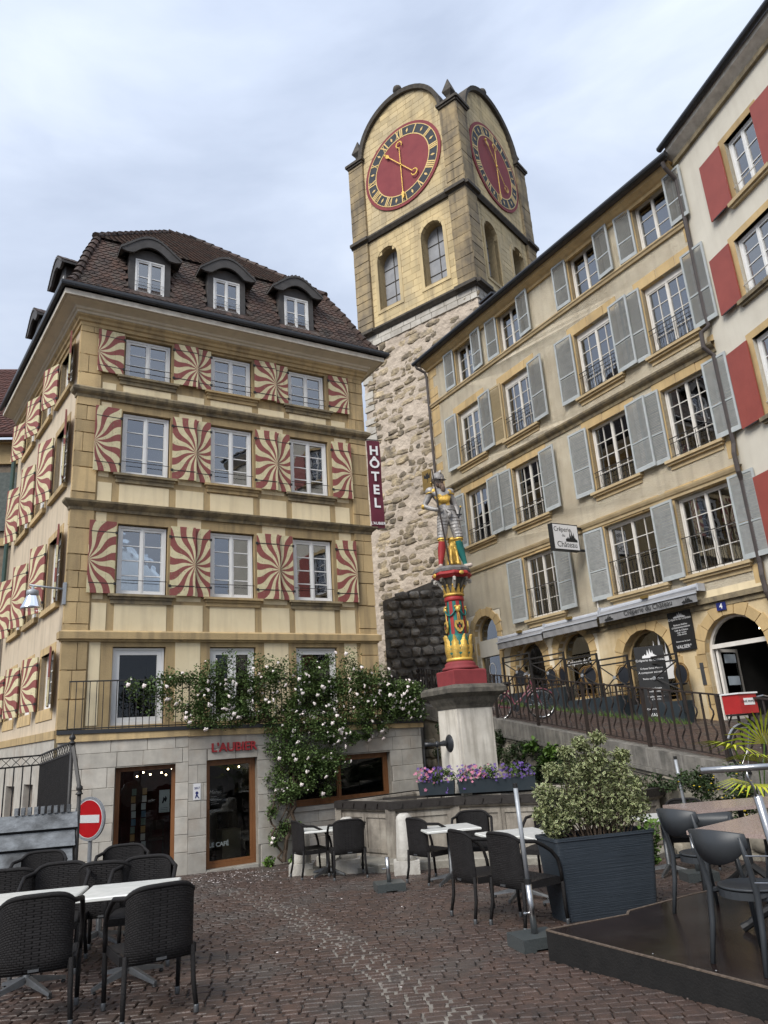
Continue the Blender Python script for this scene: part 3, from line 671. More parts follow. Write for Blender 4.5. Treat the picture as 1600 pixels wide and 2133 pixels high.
# corner piers of dressed blocks
pc = Pieces(hotel, FA, 'stone_block', [SAND])
for (a, b) in ((-.03, .46), (6.84, AW + .03)):
    z = 2.36
    while z < 11.6:
        h_ = rnd.choice((.36, .46, .58, .3)); h_ = min(h_, 11.6 - z)
        if rnd.random() < .35: m_ = a + (b - a) * rnd.uniform(.35, .65); pc.box(a, m_ - .003, -.04, .1, z + .004, z + h_ - .004); pc.box(m_ + .003, b, -.041, .1, z + .004, z + h_ - .004)
        else: pc.box(a, b, -.04 + rnd.uniform(-.003, .003), .1, z + .004, z + h_ - .004)
        z += h_
pc.done()
pc = Pieces(hotel, FB, 'stone_block', [SAND])
z = 2.36
while z < 11.6:
    h_ = rnd.choice((.4, .5, .58)); h_ = min(h_, 11.6 - z); pc.box(-rnd.choice((.16, .2)), .035, -.012, .1, z + .003, z + h_ - .003); z += h_
pc.done()
# windows and sills of the front
ci = 0
for ri, (c, d) in enumerate(rows_):
    for k, (a, b) in enumerate(cols_):
        if ri < 3:
            cu = 'w'; gap = 0
            if (ri, k) in ((2, 1), (1, 2)): cu = 'd'; gap = .5
            if (ri, k) in ((2, 2),): cu = None
            window(hotel, FA @ T(a + .03, .13, c), b - a - .06, d - c - .03, rows=(3 if ri == 0 else 4), curt=cu, gap=gap, curth=(1 if ri else .98))
            mb = MB(); mb.box(a - .16, b + .16, -.12, .1, c - .05, c + .001); mb.box(a - .12, b + .12, -.07, .1, c - .11, c - .05); mb.box(a - .1, b + .1, -.04, .1, c - .2, c - .11); ob('sill', mb, MOULD if k != 1 else SAND, hotel, FA)
            mb = MB(); mb.tube([(a + .01, -.01, c + .32), (b - .01, -.01, c + .32)], .008, 6)
            if ri == 0: mb.tube([(a + .01, -.01, c + .17), (b - .01, -.01, c + .17)], .008, 6)
            ob('window_bar', mb, RUST, hotel, FA)
        else:
            window(hotel, FA @ T(a + .02, .13, c), b - a - .04, d - c - .02, sashes=(2 if k == 1 else 1), rows=1, sa=.09, curt=None, roomm=INTERR if k == 1 else INTER, room=1.6, glass=GLASSD, label='tall glazed terrace door')
for ri, (c, d) in enumerate(rows_[:3]):
    h_ = d - c
    lw = .56 if ri else .58
    shutterA(hotel, FA, .93, -1, c, h_, lw)
    shutterA(hotel, FA, 2.10, 1, c, h_, lw, y=-.095)
    shutterA(hotel, FA, 3.02, -1, c, h_, .36, y=-.06, ang=0, bx=0.0)
    shutterA(hotel, FA, 4.15, 1, c, h_, lw, y=-.095)
    shutterA(hotel, FA, 5.08, -1, c, h_, .36, y=-.06, ang=0, bx=0.0)
    shutterA(hotel, FA, 6.27, 1, c, h_, lw)
for (c, d) in rowsB:
    for (a, b) in colsB:
        if a > -2: shutterA(hotel, FB, b + .02, 1, c, d - c, .55, ang=14)
        shutterA(hotel, FB, a - .02, -1, c, d - c, .62 if c > 3 else .58, ang=20)
# string courses, cornice, cove, gutter
def band(name, prof, m, path=None, parent=hotel): return ob(name, sweep(path or PATH, prof), m, parent, I4)
sp_ = [O2 + dB * .02, O2, pA, pA + nin * .3]
PA2 = [O2 + dB * .12, O2, pA, pA + nin * .3]
band('string_course', [(0, 9.60), (.05, 9.60), (.06, 9.66), (.12, 9.70), (.15, 9.74), (.16, 9.80), (.05, 9.88), (0, 9.89)], MOULD, PA2)
band('string_course', [(0, 6.93), (.05, 6.93), (.06, 6.99), (.12, 7.04), (.17, 7.09), (.18, 7.13), (.05, 7.17), (0, 7.18)], MOULD, PA2)
band('string_course', [(0, 4.10), (.05, 4.10), (.06, 4.14), (.11, 4.15), (.115, 4.29), (.04, 4.33), (0, 4.33)], SAND, PA2)
band('cornice', [(0, 11.42), (.05, 11.42), (.06, 11.5), (.10, 11.52), (.11, 11.58), (.16, 11.62), (.16, 11.66), (0, 11.7)], SAND)
band('soffit', [(.14, 11.66), (.17, 11.67), (.175, 11.72), (.22, 11.74), (.235, 11.79), (.32, 11.82), (.46, 11.85), (.465, 11.87), (.50, 11.875), (.50, 12.0), (.1, 12.05)], SOFF)
band('fascia', [(.502, 11.86), (.525, 11.86), (.525, 11.99), (.502, 12.0)], FASC)
gp = [(o - .36, z + .14) for o, z in [(.90, 11.99), (.895, 11.93), (.91, 11.885), (.95, 11.865), (.99, 11.885), (1.005, 11.93), (1.0, 11.99), (.985, 11.99), (.985, 11.93), (.95, 11.90), (.915, 11.93), (.915, 11.99)]]
band('gutter', gp, GUT)
for i in range(5):
    mb = MB(); p = O2 + dA * (-.3 + i * 1.9); n_ = -nin; q = [(p.x + n_.x * o, p.y + n_.y * o, z) for o, z in ((.53, 12.12), (.54, 12.02), (.59, 11.997), (.64, 12.02), (.652, 12.08))]
    mb.tube(q, .007, 5); ob('gutter_bracket', mb, GUT, hotel, I4)
# mansard roof
RSH = .62
MP = [(.56, 12.12), (.40, 12.20), (.28, 12.42), (.16, 12.78), (.0, 13.30), (-.3, 14.05)]
def offp(path, i, o):
    P = [Vector(p) for p in path]
    def nrm(a, b): d = (b - a).normalized(); return Vector((d.y, -d.x))
    if i == 0: m = nrm(P[0], P[1])
    elif i == len(P) - 1: m = nrm(P[-2], P[-1])
    else: n1, n2 = nrm(P[i - 1], P[i]), nrm(P[i], P[i + 1]); m = n1 + n2; m = m / max(.2, m.dot(n1))
    return P[i] + m * o
def tileunits(n):
    out = []; rr = random.Random(4)
    for k in range(n):
        mb = MB(); w_ = .485; t = .05
        pr = [(-w_, 1), (-w_, .2), (-.22, .02 + rr.uniform(-.02, .02)), (.0, -.04), (.22, .02 + rr.uniform(-.02, .02)), (w_, .2), (w_, 1)]
        mb.v = [(x, y_, .0) for x, y_ in pr] + [(x, y_, t if y_ < .5 else t) for x, y_ in pr]
        m_ = len(pr); mb.f.append(tuple(range(m_, 2 * m_))); 
        for i in range(m_ - 1): mb.f.append((i + 1, i, i + m_, i + 1 + m_))
        mb.m = [0] * len(mb.f); out.append(mb)
    return out
TU = tileunits(5)
def cor(i, o, z):
    p = offp(PATH, i, o)
    if i >= 2: p = p - dA * RSH * max(0, (z - 12.12) / 1.93) ** .8
    return p
mb = MB()
for i in range(4): mb.v += [(*cor(i, o, z), z) for o, z in MP]
kk = len(MP)
for i in range(3):
    for j in range(kk - 1): mb.f.append((i * kk + j, (i + 1) * kk + j, (i + 1) * kk + j + 1, i * kk + j + 1)); mb.m.append(0)
ob('roof', mb, ROOFB, hotel, I4)
def tiles(pc, a, b, c, d, w_=.165, ex=.12, skip=None, size=1):
    # quad a-b (lower edge), d-c (upper edge); rows of scalloped tiles
    a, b, c, d = map(Vector, (a, b, c, d)); h_ = ((d - a).length + (c - b).length) / 2; nr = max(1, round(h_ / ex))
    n_ = (b - a).cross(d - a).normalized(); ux = (b - a).normalized()
    for r in range(nr):
        t = r / nr; l = a.lerp(d, t); rr = b.lerp(c, t); up = n_.cross(ux).normalized(); wd = (rr - l).length
        k = int(wd / w_); o = (r % 2) * w_ / 2
        for i in range(k + 1):
            s_ = i * w_ + o
            if s_ < w_ * .3 or s_ > wd - w_ * .3: continue
            p = l + ux * s_
            if skip and skip(p): continue
            j = rnd.uniform(-.02, .02)
            upt = (up - n_ * .16).normalized(); nz_ = ux.cross(upt).normalized()
            M = Matrix((( ux.x, upt.x, nz_.x, p.x), (ux.y, upt.y, nz_.y, p.y), (ux.z, upt.z, nz_.z, p.z), (0, 0, 0, 1))) @ Matrix.Rotation(j, 4, 'Z') @ T(0, -.02, .045) @ S3(w_, ex * 2.0, .45)
            pc.put(M, size)
dormU = [1.43, 3.37, 5.32]
def inA(p):
    v = FA.inverted() @ Vector(p)
    return any(abs(v.x - u) < .56 for u in dormU) and v.z < 13.8 and v.z > 12.3
pc = Pieces(hotel, I4, 'roof_tile', [TILE], TU)
for (o0, z0), (o1, z1) in zip(MP, MP[1:]):
    q = [(*cor(1, o0, z0), z0), (*cor(2, o0, z0), z0), (*cor(2, o1, z1), z1), (*cor(1, o1, z1), z1)]
    tiles(pc, *q, skip=inA, size=2 if z0 > 12 else 1)
    q = [(*offp(PATH, 0, o0), z0), (*offp(PATH, 1, o0), z0), (*offp(PATH, 1, o1), z1), (*offp(PATH, 0, o1), z1)]
    tiles(pc, *q, size=.5)
# upper roof
ZR = 17.7
r1 = FA @ Vector((2.85, 4.0, ZR)); r2 = FA @ Vector((3.75, 4.0, ZR)); 
e0 = Vector((*offp(PATH, 1, -.22), 14.05)); e1 = Vector((*cor(2, -.22, 14.05), 14.05)); e2 = Vector((*cor(3, -.22, 14.05), 14.05)); e3 = Vector((*offp(PATH, 0, -.22), 14.05))
mb = MB(); mb.add([e0, e1, e2, e3, r1, r2], [(0, 1, 5, 4), (1, 2, 5), (3, 0, 4), (2, 3, 4, 5)]); ob('upper_roof', mb, ROOFB, hotel, I4)
tiles(pc, e0, e1, r2, r1, ex=.15, size=.8)
tiles(pc, e3, e0, r1, r1 + Vector((.01, .01, 0)), ex=.15, size=.3)
pc.done()
def hiptiles(pts, n, r_=.11):
    pts = [Vector(p) for p in pts]; seg = [(pts[i + 1] - pts[i]).length for i in range(len(pts) - 1)]; tot = sum(seg)
    for i in range(n):
        s_ = tot * i / n; k = 0
        while s_ > seg[k]: s_ -= seg[k]; k += 1
        p = pts[k].lerp(pts[k + 1], s_ / seg[k]); d = (pts[k + 1] - pts[k]).normalized(); q = p + d * (tot / n * 1.12)
        mb = MB(); mb.tube([p + Vector((0, 0, .05)), q + Vector((0, 0, .03))], [r_ * 1.12, r_ * .86], 9); ob('ridge_tile', mb, TILE, hotel, I4)
hiptiles([(*offp(PATH, 1, o), z) for o, z in MP[1:]], 10)
hiptiles([(*cor(2, o, z), z) for o, z in MP[1:]], 10)
hiptiles([e0, r1], 14, .09); hiptiles([e1, r2], 14, .09); hiptiles([r1, r2], 4, .1)
# dormers
def dormer(F, u, f=.24, z0=12.44, w_=.70, h_=.95, rt=True):
    wd = .5
    mb = MB()
    hole = rect(u - w_ / 2, u + w_ / 2, z0 + .03, z0 + .03 + h_)
    mb.holed([(u - wd, z0 - .15), (u + wd, z0 - .15), (u + wd, 13.58), (u + .3, 13.66), (u, 13.72), (u - .3, 13.66), (u - wd, 13.58)], [hole], -f, .1)
    mb.box(u - wd, u - wd + .04, -f + .002, 1.6, z0 - .2, 13.55); mb.box(u + wd - .04, u + wd, -f + .002, 1.6, z0 - .2, 13.55)
    o = ob('dormer', mb, DORM, hotel, F)
    # curved hood
    ww = .74; n = 14; low = []; 
    for i in range(n + 1):
        t = -1 + 2 * i / n; low.append((u + t * ww, 13.52 + .44 * (math.cos(t * PI / 2) ** 1.3) - (.02 if abs(t) > .9 else 0)))
    top = [(x, z + .06) for x, z in low]
    inner = []
    for i in range(n + 1):
        t = -1 + 2 * i / n; inner.append((u + t * (ww - .14), 13.46 + (.26 * max(0, math.cos(t * PI / 2 * 1.35)) if abs(t) < .74 else 0)))
    mb = MB(); mb.prism(low + inner[::-1], -f - .16, -f - .10); ob('hood_board', mb, DORM, o, F)
    mb = MB(); mb.prism(low + top[::-1], -f - .18, 1.9 - f); ob('hood', mb, DORM, o, F)
    pcs = Pieces(o, F, 'hood_tile', [TILE], TU)
    for (x0, za), (x1, zb) in zip(top, top[1:]):
        for j in range(3):
            dd = Vector((x1 - x0, 0, zb - za)); nrm = Vector((0, -1, 0)).cross(dd).normalized() * -1
            ux = dd.normalized(); upt = Vector((0, 1, 0)); nz_ = ux.cross(upt)
            p = Vector(((x0 + x1) / 2, -f - .17 + j * .16, (za + zb) / 2 + .012))
            pcs.put(Matrix(((ux.x, 0, nz_.x, p.x), (0, 1, nz_.y, p.y), (ux.z, 0, nz_.z, p.z), (0, 0, 0, 1))) @ Matrix.Rotation(-.05, 4, 'X') @ S3(dd.length * 1.05, .3, .35), 1)
    pcs.done()
    window(hotel, F @ T(u - w_ / 2, -f + .04, z0 + .03), w_, h_, rows=2, fr=.04, sa=.04, room=.9)
    mb = MB(); mb.tube([(u - w_ / 2, -f - .03, z0 + .22), (u + w_ / 2, -f - .03, z0 + .22)], .006, 5); mb.tube([(u - w_ / 2, -f - .03, z0 + .33), (u + w_ / 2, -f - .03, z0 + .33)], .006, 5); ob('window_bar', mb, GALV, hotel, F)
    return o
for u in dormU: dormer(FA, u)
dormer(FB, -1.5, w_=.6); dormer(FB, -4.2, w_=.6)
# downpipe and far-left wall pieces in the lane
# ------------------------------------------------------------------ hotel: terrace base of limestone with the shop front
baseo = hotel
F2 = FA @ T(2.37, -.8, 0)
F1 = T(*(O2 - nin * .10 + dA * .0), 0, 30.8 - math.degrees(math.atan2(.70, 2.37))); L1 = math.hypot(2.37, .7); L2 = 5.55
ztop = lambda u: 2.27 - .02 * u          # u along the front facade
def slopebox(F, u0, u1, y0, y1, z0, z1a, z1b, z0b=None):
    mb = MB(); zb = z0 if z0b is None else z0b
    return mb.add([(u0, y0, z0), (u1, y0, zb), (u1, y1, zb), (u0, y1, z0), (u0, y0, z1a), (u1, y0, z1b), (u1, y1, z1b), (u0, y1, z1a)], [(3, 2, 1, 0), (4, 5, 6, 7), (0, 1, 5, 4), (1, 2, 6, 5), (2, 3, 7, 6), (3, 0, 4, 7)])
win1 = (1.08, 2.22, -.30, 1.58)
door2 = (.37, 1.45, -.44, 1.60); win2 = (2.15, 4.67, .52, 1.50)
mb = MB(); mb.holed(rect(0, L1, -.9, 2.15), [rect(*win1)], .006, .36); ob('terrace_wall', mb, JOINT, hotel, F1)
mb = MB(); mb.holed(rect(0, L2, -.9, 2.10), [rect(*door2), rect(*win2)], .006, .3); mb.box(L2 - .02, L2, .022, 1.2, -.9, 2.1); ob('terrace_wall', mb, JOINT, hotel, F2)
pc = Pieces(hotel, F1, 'ashlar_block', [ASH]); 
for (z0, z1) in ((1.88, 2.15), (1.60, 1.88), (1.22, 1.60), (.9, 1.22), (.58, .9), (.26, .58), (-.06, .26), (-.6, -.06)): ashlar(pc, 0, L1, z0, z1, z1 - z0, .62, [win1], y=-.004, t=.03, gap=.006)
pc.done()
pc = Pieces(hotel, F2, 'ashlar_block', [ASH])
for (z0, z1) in ((1.82, 2.10), (1.53, 1.82), (1.18, 1.53), (.85, 1.18), (.52, .85), (.2, .52), (-.1, .2), (-.6, -.1)): ashlar(pc, 0, L2, z0, z1, z1 - z0, .62, [door2, win2], y=-.004, t=.03, gap=.006)
pc.done()
for F, u0, u1, a, b in ((F1, -.02, L1 + .02, 2.27, 2.22), (F2, -.02, L2 + .06, 2.22, 2.10)):
    ob('terrace_band', slopebox(F, u0, u1, -.05, .3, 2.12 if F is F1 else 2.09, a, b, 2.10 if F is F1 else 2.0), SAND, hotel, F)
    ob('terrace_edge_flashing', slopebox(F, u0, u1, -.075, .35, a + .002, a + .075, b + .075, b + .002), GUT, hotel, F)
mb = MB(); c0 = F1 @ Vector((0, 0, 0)); c1 = F1 @ Vector((L1, .05, 0)); c2 = F2 @ Vector((L2, .05, 0)); c3 = FA @ Vector((AW, .1, 0)); c4 = FA @ Vector((0, .1, 0))
mb.add([(c0.x, c0.y, 2.27), (c1.x, c1.y, 2.25), (c2.x, c2.y, 2.14), (c3.x, c3.y, 2.14), (c4.x, c4.y, 2.27)], [(0, 1, 2, 3, 4)]); ob('terrace_floor', mb, STEP, hotel, I4)
# lower side wall in the lane: limestone base with two dark openings
mb = MB(); mb.holed(rect(-BL, -.05, -.9, 2.22), [rect(-2.6, -1.7, -.3, 1.35), rect(-4.6, -3.6, -.3, 1.3)], -.04, .3); ob('lane_base_wall', mb, ASH, hotel, FB)
mb = MB(); mb.box(-BL, .0, -.07, .0, 2.2, 2.36); ob('lane_band', mb, SAND, hotel, FB)
for a, b, c, d in ((-2.6, -1.7, -.3, 1.35), (-4.6, -3.6, -.3, 1.3)): window(hotel, FB @ T(a, .2, c), b - a, d - c, sashes=1, rows=1, fm=WOODF, curt=None, glass=GLASSD)
# shop front glass
sw = window(hotel, F1 @ T(win1[0], .22, win1[2]), win1[1] - win1[0], win1[3] - win1[2], sashes=1, rows=1, fm=WOODF, fr=.05, sa=.03, curt=None, glass=GLASSD, room=1.5, roomm=INTERR, label='shop window with postcards and small lights')
MW = F1 @ T(win1[0], .22, win1[2])
for (x, z) in ((.36, 1.70), (.48, 1.77), (.62, 1.72), (.84, 1.74), (.93, 1.69), (1.05, 1.80)):
    ob('spot_lamp', cached('spot', lambda: MB().ball((0, 0, 0), .018, 8, 5).mesh('spot_lamp', BULB)), None, sw, MW @ T(x, .5, z - .02))
pm = [mat('card_a', (.55, .60, .58)), mat('card_b', (.45, .28, .10)), mat('card_c', (.12, .22, .30)), mat('card_d', (.6, .57, .5)), mat('card_e', (.18, .25, .2))]
cme = [CUBE.mesh('postcard', m) for m in pm]
for cx_ in (.30, .50):
    for i in range(8):
        ob('postcard', cme[(i * 3 + int(cx_ * 10)) % 5], None, sw, MW @ T(cx_ + rnd.uniform(-.01, .01), .06, .36 + i * .14) @ S3(.085, .006, .12))
ob('poster', CUBE.mesh('poster', mat('poster_paper', (.78, .86, .84))), None, sw, MW @ T(.83, .012, .98) @ S3(.20, .004, .42))
mb = MB(); mb.prism([(0, 0), (.03, .0), (.05, .05), (.08, .02), (.1, .09), (.07, .14), (.06, .09), (.03, .12), (.02, .06)], 0, .003); ob('poster_drawing', mb, INK, sw, MW @ T(.88, .008, 1.15))
for k in range(3): ob('poster_line', CUBE.mesh('poster_line', INK), None, sw, MW @ T(.86, .009, 1.06 - k * .03) @ S3(.14, .002, .006))
mb = MB()
for x in (.62, .86): mb.box(x, x + .03, .9, .93, -.2 + .2, .75)
mb.box(.60, .90, .6, .93, .42, .46); mb.box(.60, .90, .9, .93, .6, .78)
ob('shop_chair', mb, mat('shop_chair_wood', (.05, .03, .02)), sw, MW)
d2 = window(hotel, F2 @ T(door2[0], .2, door2[2]), door2[1] - door2[0], door2[3] - door2[2], sashes=1, rows=1, fm=WOODF, fr=.06, sa=.05, curt=None, glass=GLASSD, room=1.7, label='oak framed cafe door lettered LE CAFE')
MD = F2 @ T(door2[0], .2, door2[2])
for (x, z) in ((.22, 1.82), (.66, 1.83), (.9, 1.86)): ob('spot_lamp', PCACHE['spot'], None, d2, MD @ T(x, .45, z))
text('cafe_lettering', 'LE CAFÉ', .115, mat('etched_lettering', (.30, .34, .33)), d2, MD @ T(.31, -.012, .42), bold=.003, ext=.001)
ob('blackboard', CUBE.mesh('blackboard', BLACK), None, d2, MD @ T(.14, .10, 1.15) @ S3(.34, .01, .34))
text('chalk_writing', 'Menus', .10, SIGNW, d2, MD @ T(.27, .095, 1.41), ext=.001, shear=.3)
for k in range(5): ob('chalk_line', CUBE.mesh('chalk_line', SIGNW), None, d2, MD @ T(.18, .096, 1.32 - k * .035) @ S3(.12 + .05 * (k % 3), .002, .006))
mb = MB(); mb.box(.55, .95, .5, .9, 0, .62); ob('counter', mb, mat('counter_pale', (.20, .18, .12)), d2, MD)
mb = MB(); mb.tube([(.09, -.05, .55), (.09, -.05, 1.1)], .014, 8); ob('door_handle', mb, WOODF, d2, MD)
w2 = window(hotel, F2 @ T(win2[0], .2, win2[2]), win2[1] - win2[0], win2[3] - win2[2], sashes=2, rows=1, fm=WOODF, fr=.06, sa=.05, curt=None, glass=GLASSD, room=1.4, label='wide oak framed cafe window')
ob('window_sill', MB().box(win2[0] - .1, win2[1] + .05, -.04, .3, win2[2] - .09, win2[2] - .002), ASH, hotel, F2)
# lettering on the base
t_ = text('shop_lettering', "L'AUBIER", .24, REDL, hotel, F2 @ T(.94, -.03, 1.83), ext=.02, bold=.005, sx=1.02)
t_['label'] = "raised red letters L'AUBIER"
# terrace balustrade
bal = thing('terrace_balustrade', 'thin black iron balustrade edging the stone terrace, half buried in roses', 'railing', F1 @ T(.15, 0, 2.3))
for F, u0, u1, a, b in ((F1, .15, L1, 2.34, 2.295), (F2, .0, L2, 2.295, 2.175)):
    mb = MB(); hh = .93
    mb.add([(u0, -.02, a + hh), (u1, -.02, b + hh), (u1, .02, b + hh), (u0, .02, a + hh), (u0, -.02, a + hh + .025), (u1, -.02, b + hh + .025), (u1, .02, b + hh + .025), (u0, .02, a + hh + .025)], [(3, 2, 1, 0), (4, 5, 6, 7), (0, 1, 5, 4), (1, 2, 6, 5), (2, 3, 7, 6), (3, 0, 4, 7)])
    ob('top_rail', mb, IRON, bal, F)
    mb = MB(); mb.tube([(u0, 0, a + .03), (u1, 0, b + .03)], .011, 6); ob('bottom_rail', mb, IRON, bal, F)
    n = int((u1 - u0) / .125)
    bm_ = cached('bal_rod', lambda: MB().box(-.007, .007, -.007, .007, 0, 1).mesh('baluster', IRON))
    for i in range(n + 1):
        t = i / n; u = u0 + .01 + (u1 - u0 - .02) * t; ob('baluster', bm_, None, bal, F @ T(u, 0, a + (b - a) * t + .0) @ S3(1, 1, hh))
# ------------------------------------------------------------------ CREPERIE building
FC = T(2.116, 26.459, 0, -60.0); CW = 12.15
def wz(u, z): return z - .0026 * max(0, z - 6.5) * u + (.010 * u if 4.6 < z < 7.05 else 0) * 1.0
crep = thing('creperie_house', 'yellowish plaster house with grey louvred shutters and arched ground floor', 'house', T(8.1, 16.1, 1.5))
WR = [(14.10, 15.60, [(1.85, 3.0), (4.45, 5.6), (7.98, 9.15), (10.56, 11.72)]),
      (10.98, 13.06, [(1.65, 3.05), (4.28, 5.72), (7.76, 9.26), (10.38, 11.76)]),
      (8.0, 9.96, [(1.65, 3.02), (4.27, 5.70), (7.76, 9.25), (10.37, 11.72)]),
      (4.93, 6.88, [(4.30, 5.78), (7.78, 9.50), (10.18, 11.76)])]
arches = [(1.37, 2.62, 3.0, 5.50), (3.36, 4.70, 2.7, 4.36), (5.33, 6.62, 2.5, 4.36), (7.73, 9.31, 2.2, 4.02), (10.27, 11.86, 1.2, 3.98)]
holes = [rect(a, b, c, d) for c, d, l in WR for a, b in l]
mb = MB(); mb.holed([(0, 5.6), (2.85, 5.6), (2.85, 4.302), (CW, 4.302), (CW, 15.9), (0, 15.9)], [h for h in holes], 0, .24)
mb.xf(lambda x, y, z: (x, y, wz(x, z))); ob('wall', mb, PLC, crep, FC)
mb.holed([(0, 1.0), (6.95, .8), (6.95, 4.302), (2.85, 4.302), (2.85, 5.6), (0, 5.6)], [arch(a, b, c, d) for a, b, c, d in arches[:3]], -.02, .3); ob('wall', mb, PLC, crep, FC)
mb = MB(); mb.holed(rect(6.95, CW, .3, 4.302), [arch(a, b, c, d) for a, b, c, d in arches[3:]], -.03, .32); o = ob('ground_floor_facing', mb, SANDG, crep, FC)
mb = MB(); mb.box(-.0, .03, .01, 8, 0, 15.9); mb.box(0, CW, 7.9, 8, 0, 15.9); ob('end_wall', mb, PLC, crep, FC)
# arch rings of dressed stone
for (a, b, c, d) in arches:
    r = (b - a) / 2; cx_ = (a + b) / 2; cz_ = d - r
    n = 9
    for i in range(n):
        t0, t1 = PI * i / n + .01, PI * (i + 1) / n - .01; q = .24 + .05 * (i % 2)
        mb = MB(); mb.prism([(cx_ + r * math.cos(t0), cz_ + r * math.sin(t0)), (cx_ + (r + q) * math.cos(t0), cz_ + (r + q) * math.sin(t0)), (cx_ + (r + q) * math.cos(t1), cz_ + (r + q) * math.sin(t1)), (cx_ + r * math.cos(t1), cz_ + r * math.sin(t1))], -.055 - .002 * (i % 3), .1)
        ob('arch_stone', mb, SANDC, crep, FC)
    pc = Pieces(crep, FC, 'jamb_stone', [SANDC])
    for s_ in (-1, 1):
        z = c; 
        while z < cz_ - .05:
            h_ = min(.42, cz_ - z); x0 = a if s_ < 0 else b; ww = rnd.choice((.2, .3)); pc.box(min(x0, x0 + s_ * ww), max(x0, x0 + s_ * ww), -.05, .12, z + .004, z + h_ - .004); z += h_
    pc.done()
# string courses
def cband(z, prof, m, name='string_course'):
    mb = MB(); n = 12; k = len(prof)
    for i in range(n + 1):
        u = -.05 + (CW + .05) * i / n; mb.v += [(u, -o, wz(min(max(u, 0), CW), z) + dz) for o, dz in prof]
    for i in range(n):
        for j in range(k - 1): mb.f.append((i * k + j, (i + 1) * k + j, (i + 1) * k + j + 1, i * k + j + 1)); mb.m.append(0)
    mb.f.append(tuple(range(k))); mb.m.append(0)
    return ob(name, mb, m, crep, FC)
cband(14.0, [(0, -.06), (.06, -.06), (.08, 0), (.11, .03), (.11, .07), (0, .1)], SILLC)
cband(10.40, [(0, -.18), (.04, -.18), (.06, -.1), (.13, -.05), (.17, 0), (.18, .05), (0, .12)], MOULD)
cband(7.18, [(0, -.16), (.05, -.16), (.06, -.09), (.09, -.07), (.12, -.01), (.13, .03), (0, .06)], SILLC)
cband(15.55, [(0, -.02), (.08, -.02), (.1, .06), (.16, .1), (.22, .16), (.28, .2), (.3, .3), (0, .3)], SANDC, 'cornice')
mb = MB(); mb.box(6.6, CW + .02, -.14, 0.0, 4.30, 4.42); mb.box(6.6, CW + .02, -.07, 0, 4.18, 4.30); ob('string_course', mb, MOULD, crep, FC)
mb = MB(); mb.box(7.0, CW, -.008, .05, 4.425, 4.6); ob('plaster_repair_strip', mb, PLA, crep, FC)
# quoins at the left edge
pc = Pieces(crep, FC, 'quoin', [SANDC]); z = 4.5
while z < 15.2:
    h_ = rnd.choice((.35, .45, .55)); pc.box(-.02, rnd.choice((.3, .55, .42)), -.012, .1, z + .004, z + h_ - .004); z += h_ * rnd.choice((1, 1.6))
z = 4.5
while z < 15.2:
    h_ = .45; pc.box(CW - rnd.choice((.2, .3)), CW + .01, -.012, .1, z + .004, z + h_ - .004); z += h_ * rnd.choice((1, 1.5))
pc.done()
# eave, gutter, roof
mb = MB(); mb.box(-.3, CW, -.42, .3, 15.86, 15.90); mb.xf(lambda x, y, z: (x, y, wz(min(max(x, 0), CW), z))); ob('eave_board', mb, PIPE, crep, FC)
mb = MB(); mb.tube([(-.32, -.47, 15.93), (CW + .1, -.47, wz(CW, 15.93))], .085, 10); ob('gutter', mb, GUT, crep, FC)
mb = MB(); mb.add([(-.3, -.40, 15.98), (CW, -.40, 15.68), (CW, 5, 19.5), (-.3, 5, 19.5), (-.3, 9, 16)], [(0, 1, 2, 3), (0, 3, 4)]); ob('roof', mb, TILES, crep, FC)
mb = MB(); mb.box(3.75, 4.5, -.15, .75, 16.35, 16.42); ob('roof_hatch', mb, GUT, crep, FC)
mb = MB(); mb.tube([(-.2, -.44, 15.85), (-.18, -.40, 15.72), (-.02, -.15, 15.5), (0.0, -.10, 15.3), (0.0, -.10, 10), (.0, -.10, 3.0)], .052, 9); ob('downpipe', mb, PIPE, crep, FC)
xx = CW - .12
mb = MB(); mb.tube([(xx + .05, -.44, 15.5), (xx + .05, -.40, 15.35), (xx + .12, -.12, 15.0), (xx + .1, -.12, 11.2), (xx + .12, -.12, 10.75), (xx - .02, -.26, 10.6), (xx - .02, -.28, 10.2), (xx + .1, -.14, 9.95), (xx + .1, -.12, 7.7), (xx + .12, -.22, 7.45), (xx + .13, -.22, 7.0), (xx + .1, -.12, 6.8), (xx + .1, -.12, 4.9), (xx + .16, -.24, 4.6), (xx + .18, -.24, 4.25), (xx + .2, -.12, 3.9), (xx + .2, -.12, 1.6)], .055, 9); ob('downpipe', mb, PIPE, crep, FC)
# louvred shutters
def louvre(w_, h_, m1=SHG, m2=SHL):
    def f():
        mb = MB(); s_ = .055
        mb.box(0, s_, -.02, .02, 0, h_, 0); mb.box(w_ - s_, w_, -.02, .02, 0, h_, 0); mb.box(s_, w_ - s_, -.019, .019, 0, .11, 0); mb.box(s_, w_ - s_, -.019, .019, h_ - .06, h_, 0); mb.box(s_, w_ - s_, -.019, .019, h_ * .40, h_ * .40 + .045, 0)
        n = int(h_ / .042)
        for i in range(n):
            z = .11 + (h_ - .17) * i / n
            if h_ * .40 - .03 < z < h_ * .40 + .045: continue
            j = rnd.uniform(-.004, .004)
            mb.add([(s_, -.016, z), (w_ - s_, -.016, z + j), (w_ - s_, .012, z + .045 + j), (s_, .012, z + .045)], [(0, 1, 2, 3)], 1)
        return mb.mesh('shutter', [m1, m2])
    return cached(('louv', round(w_, 2), round(h_, 2), m1.name), f)
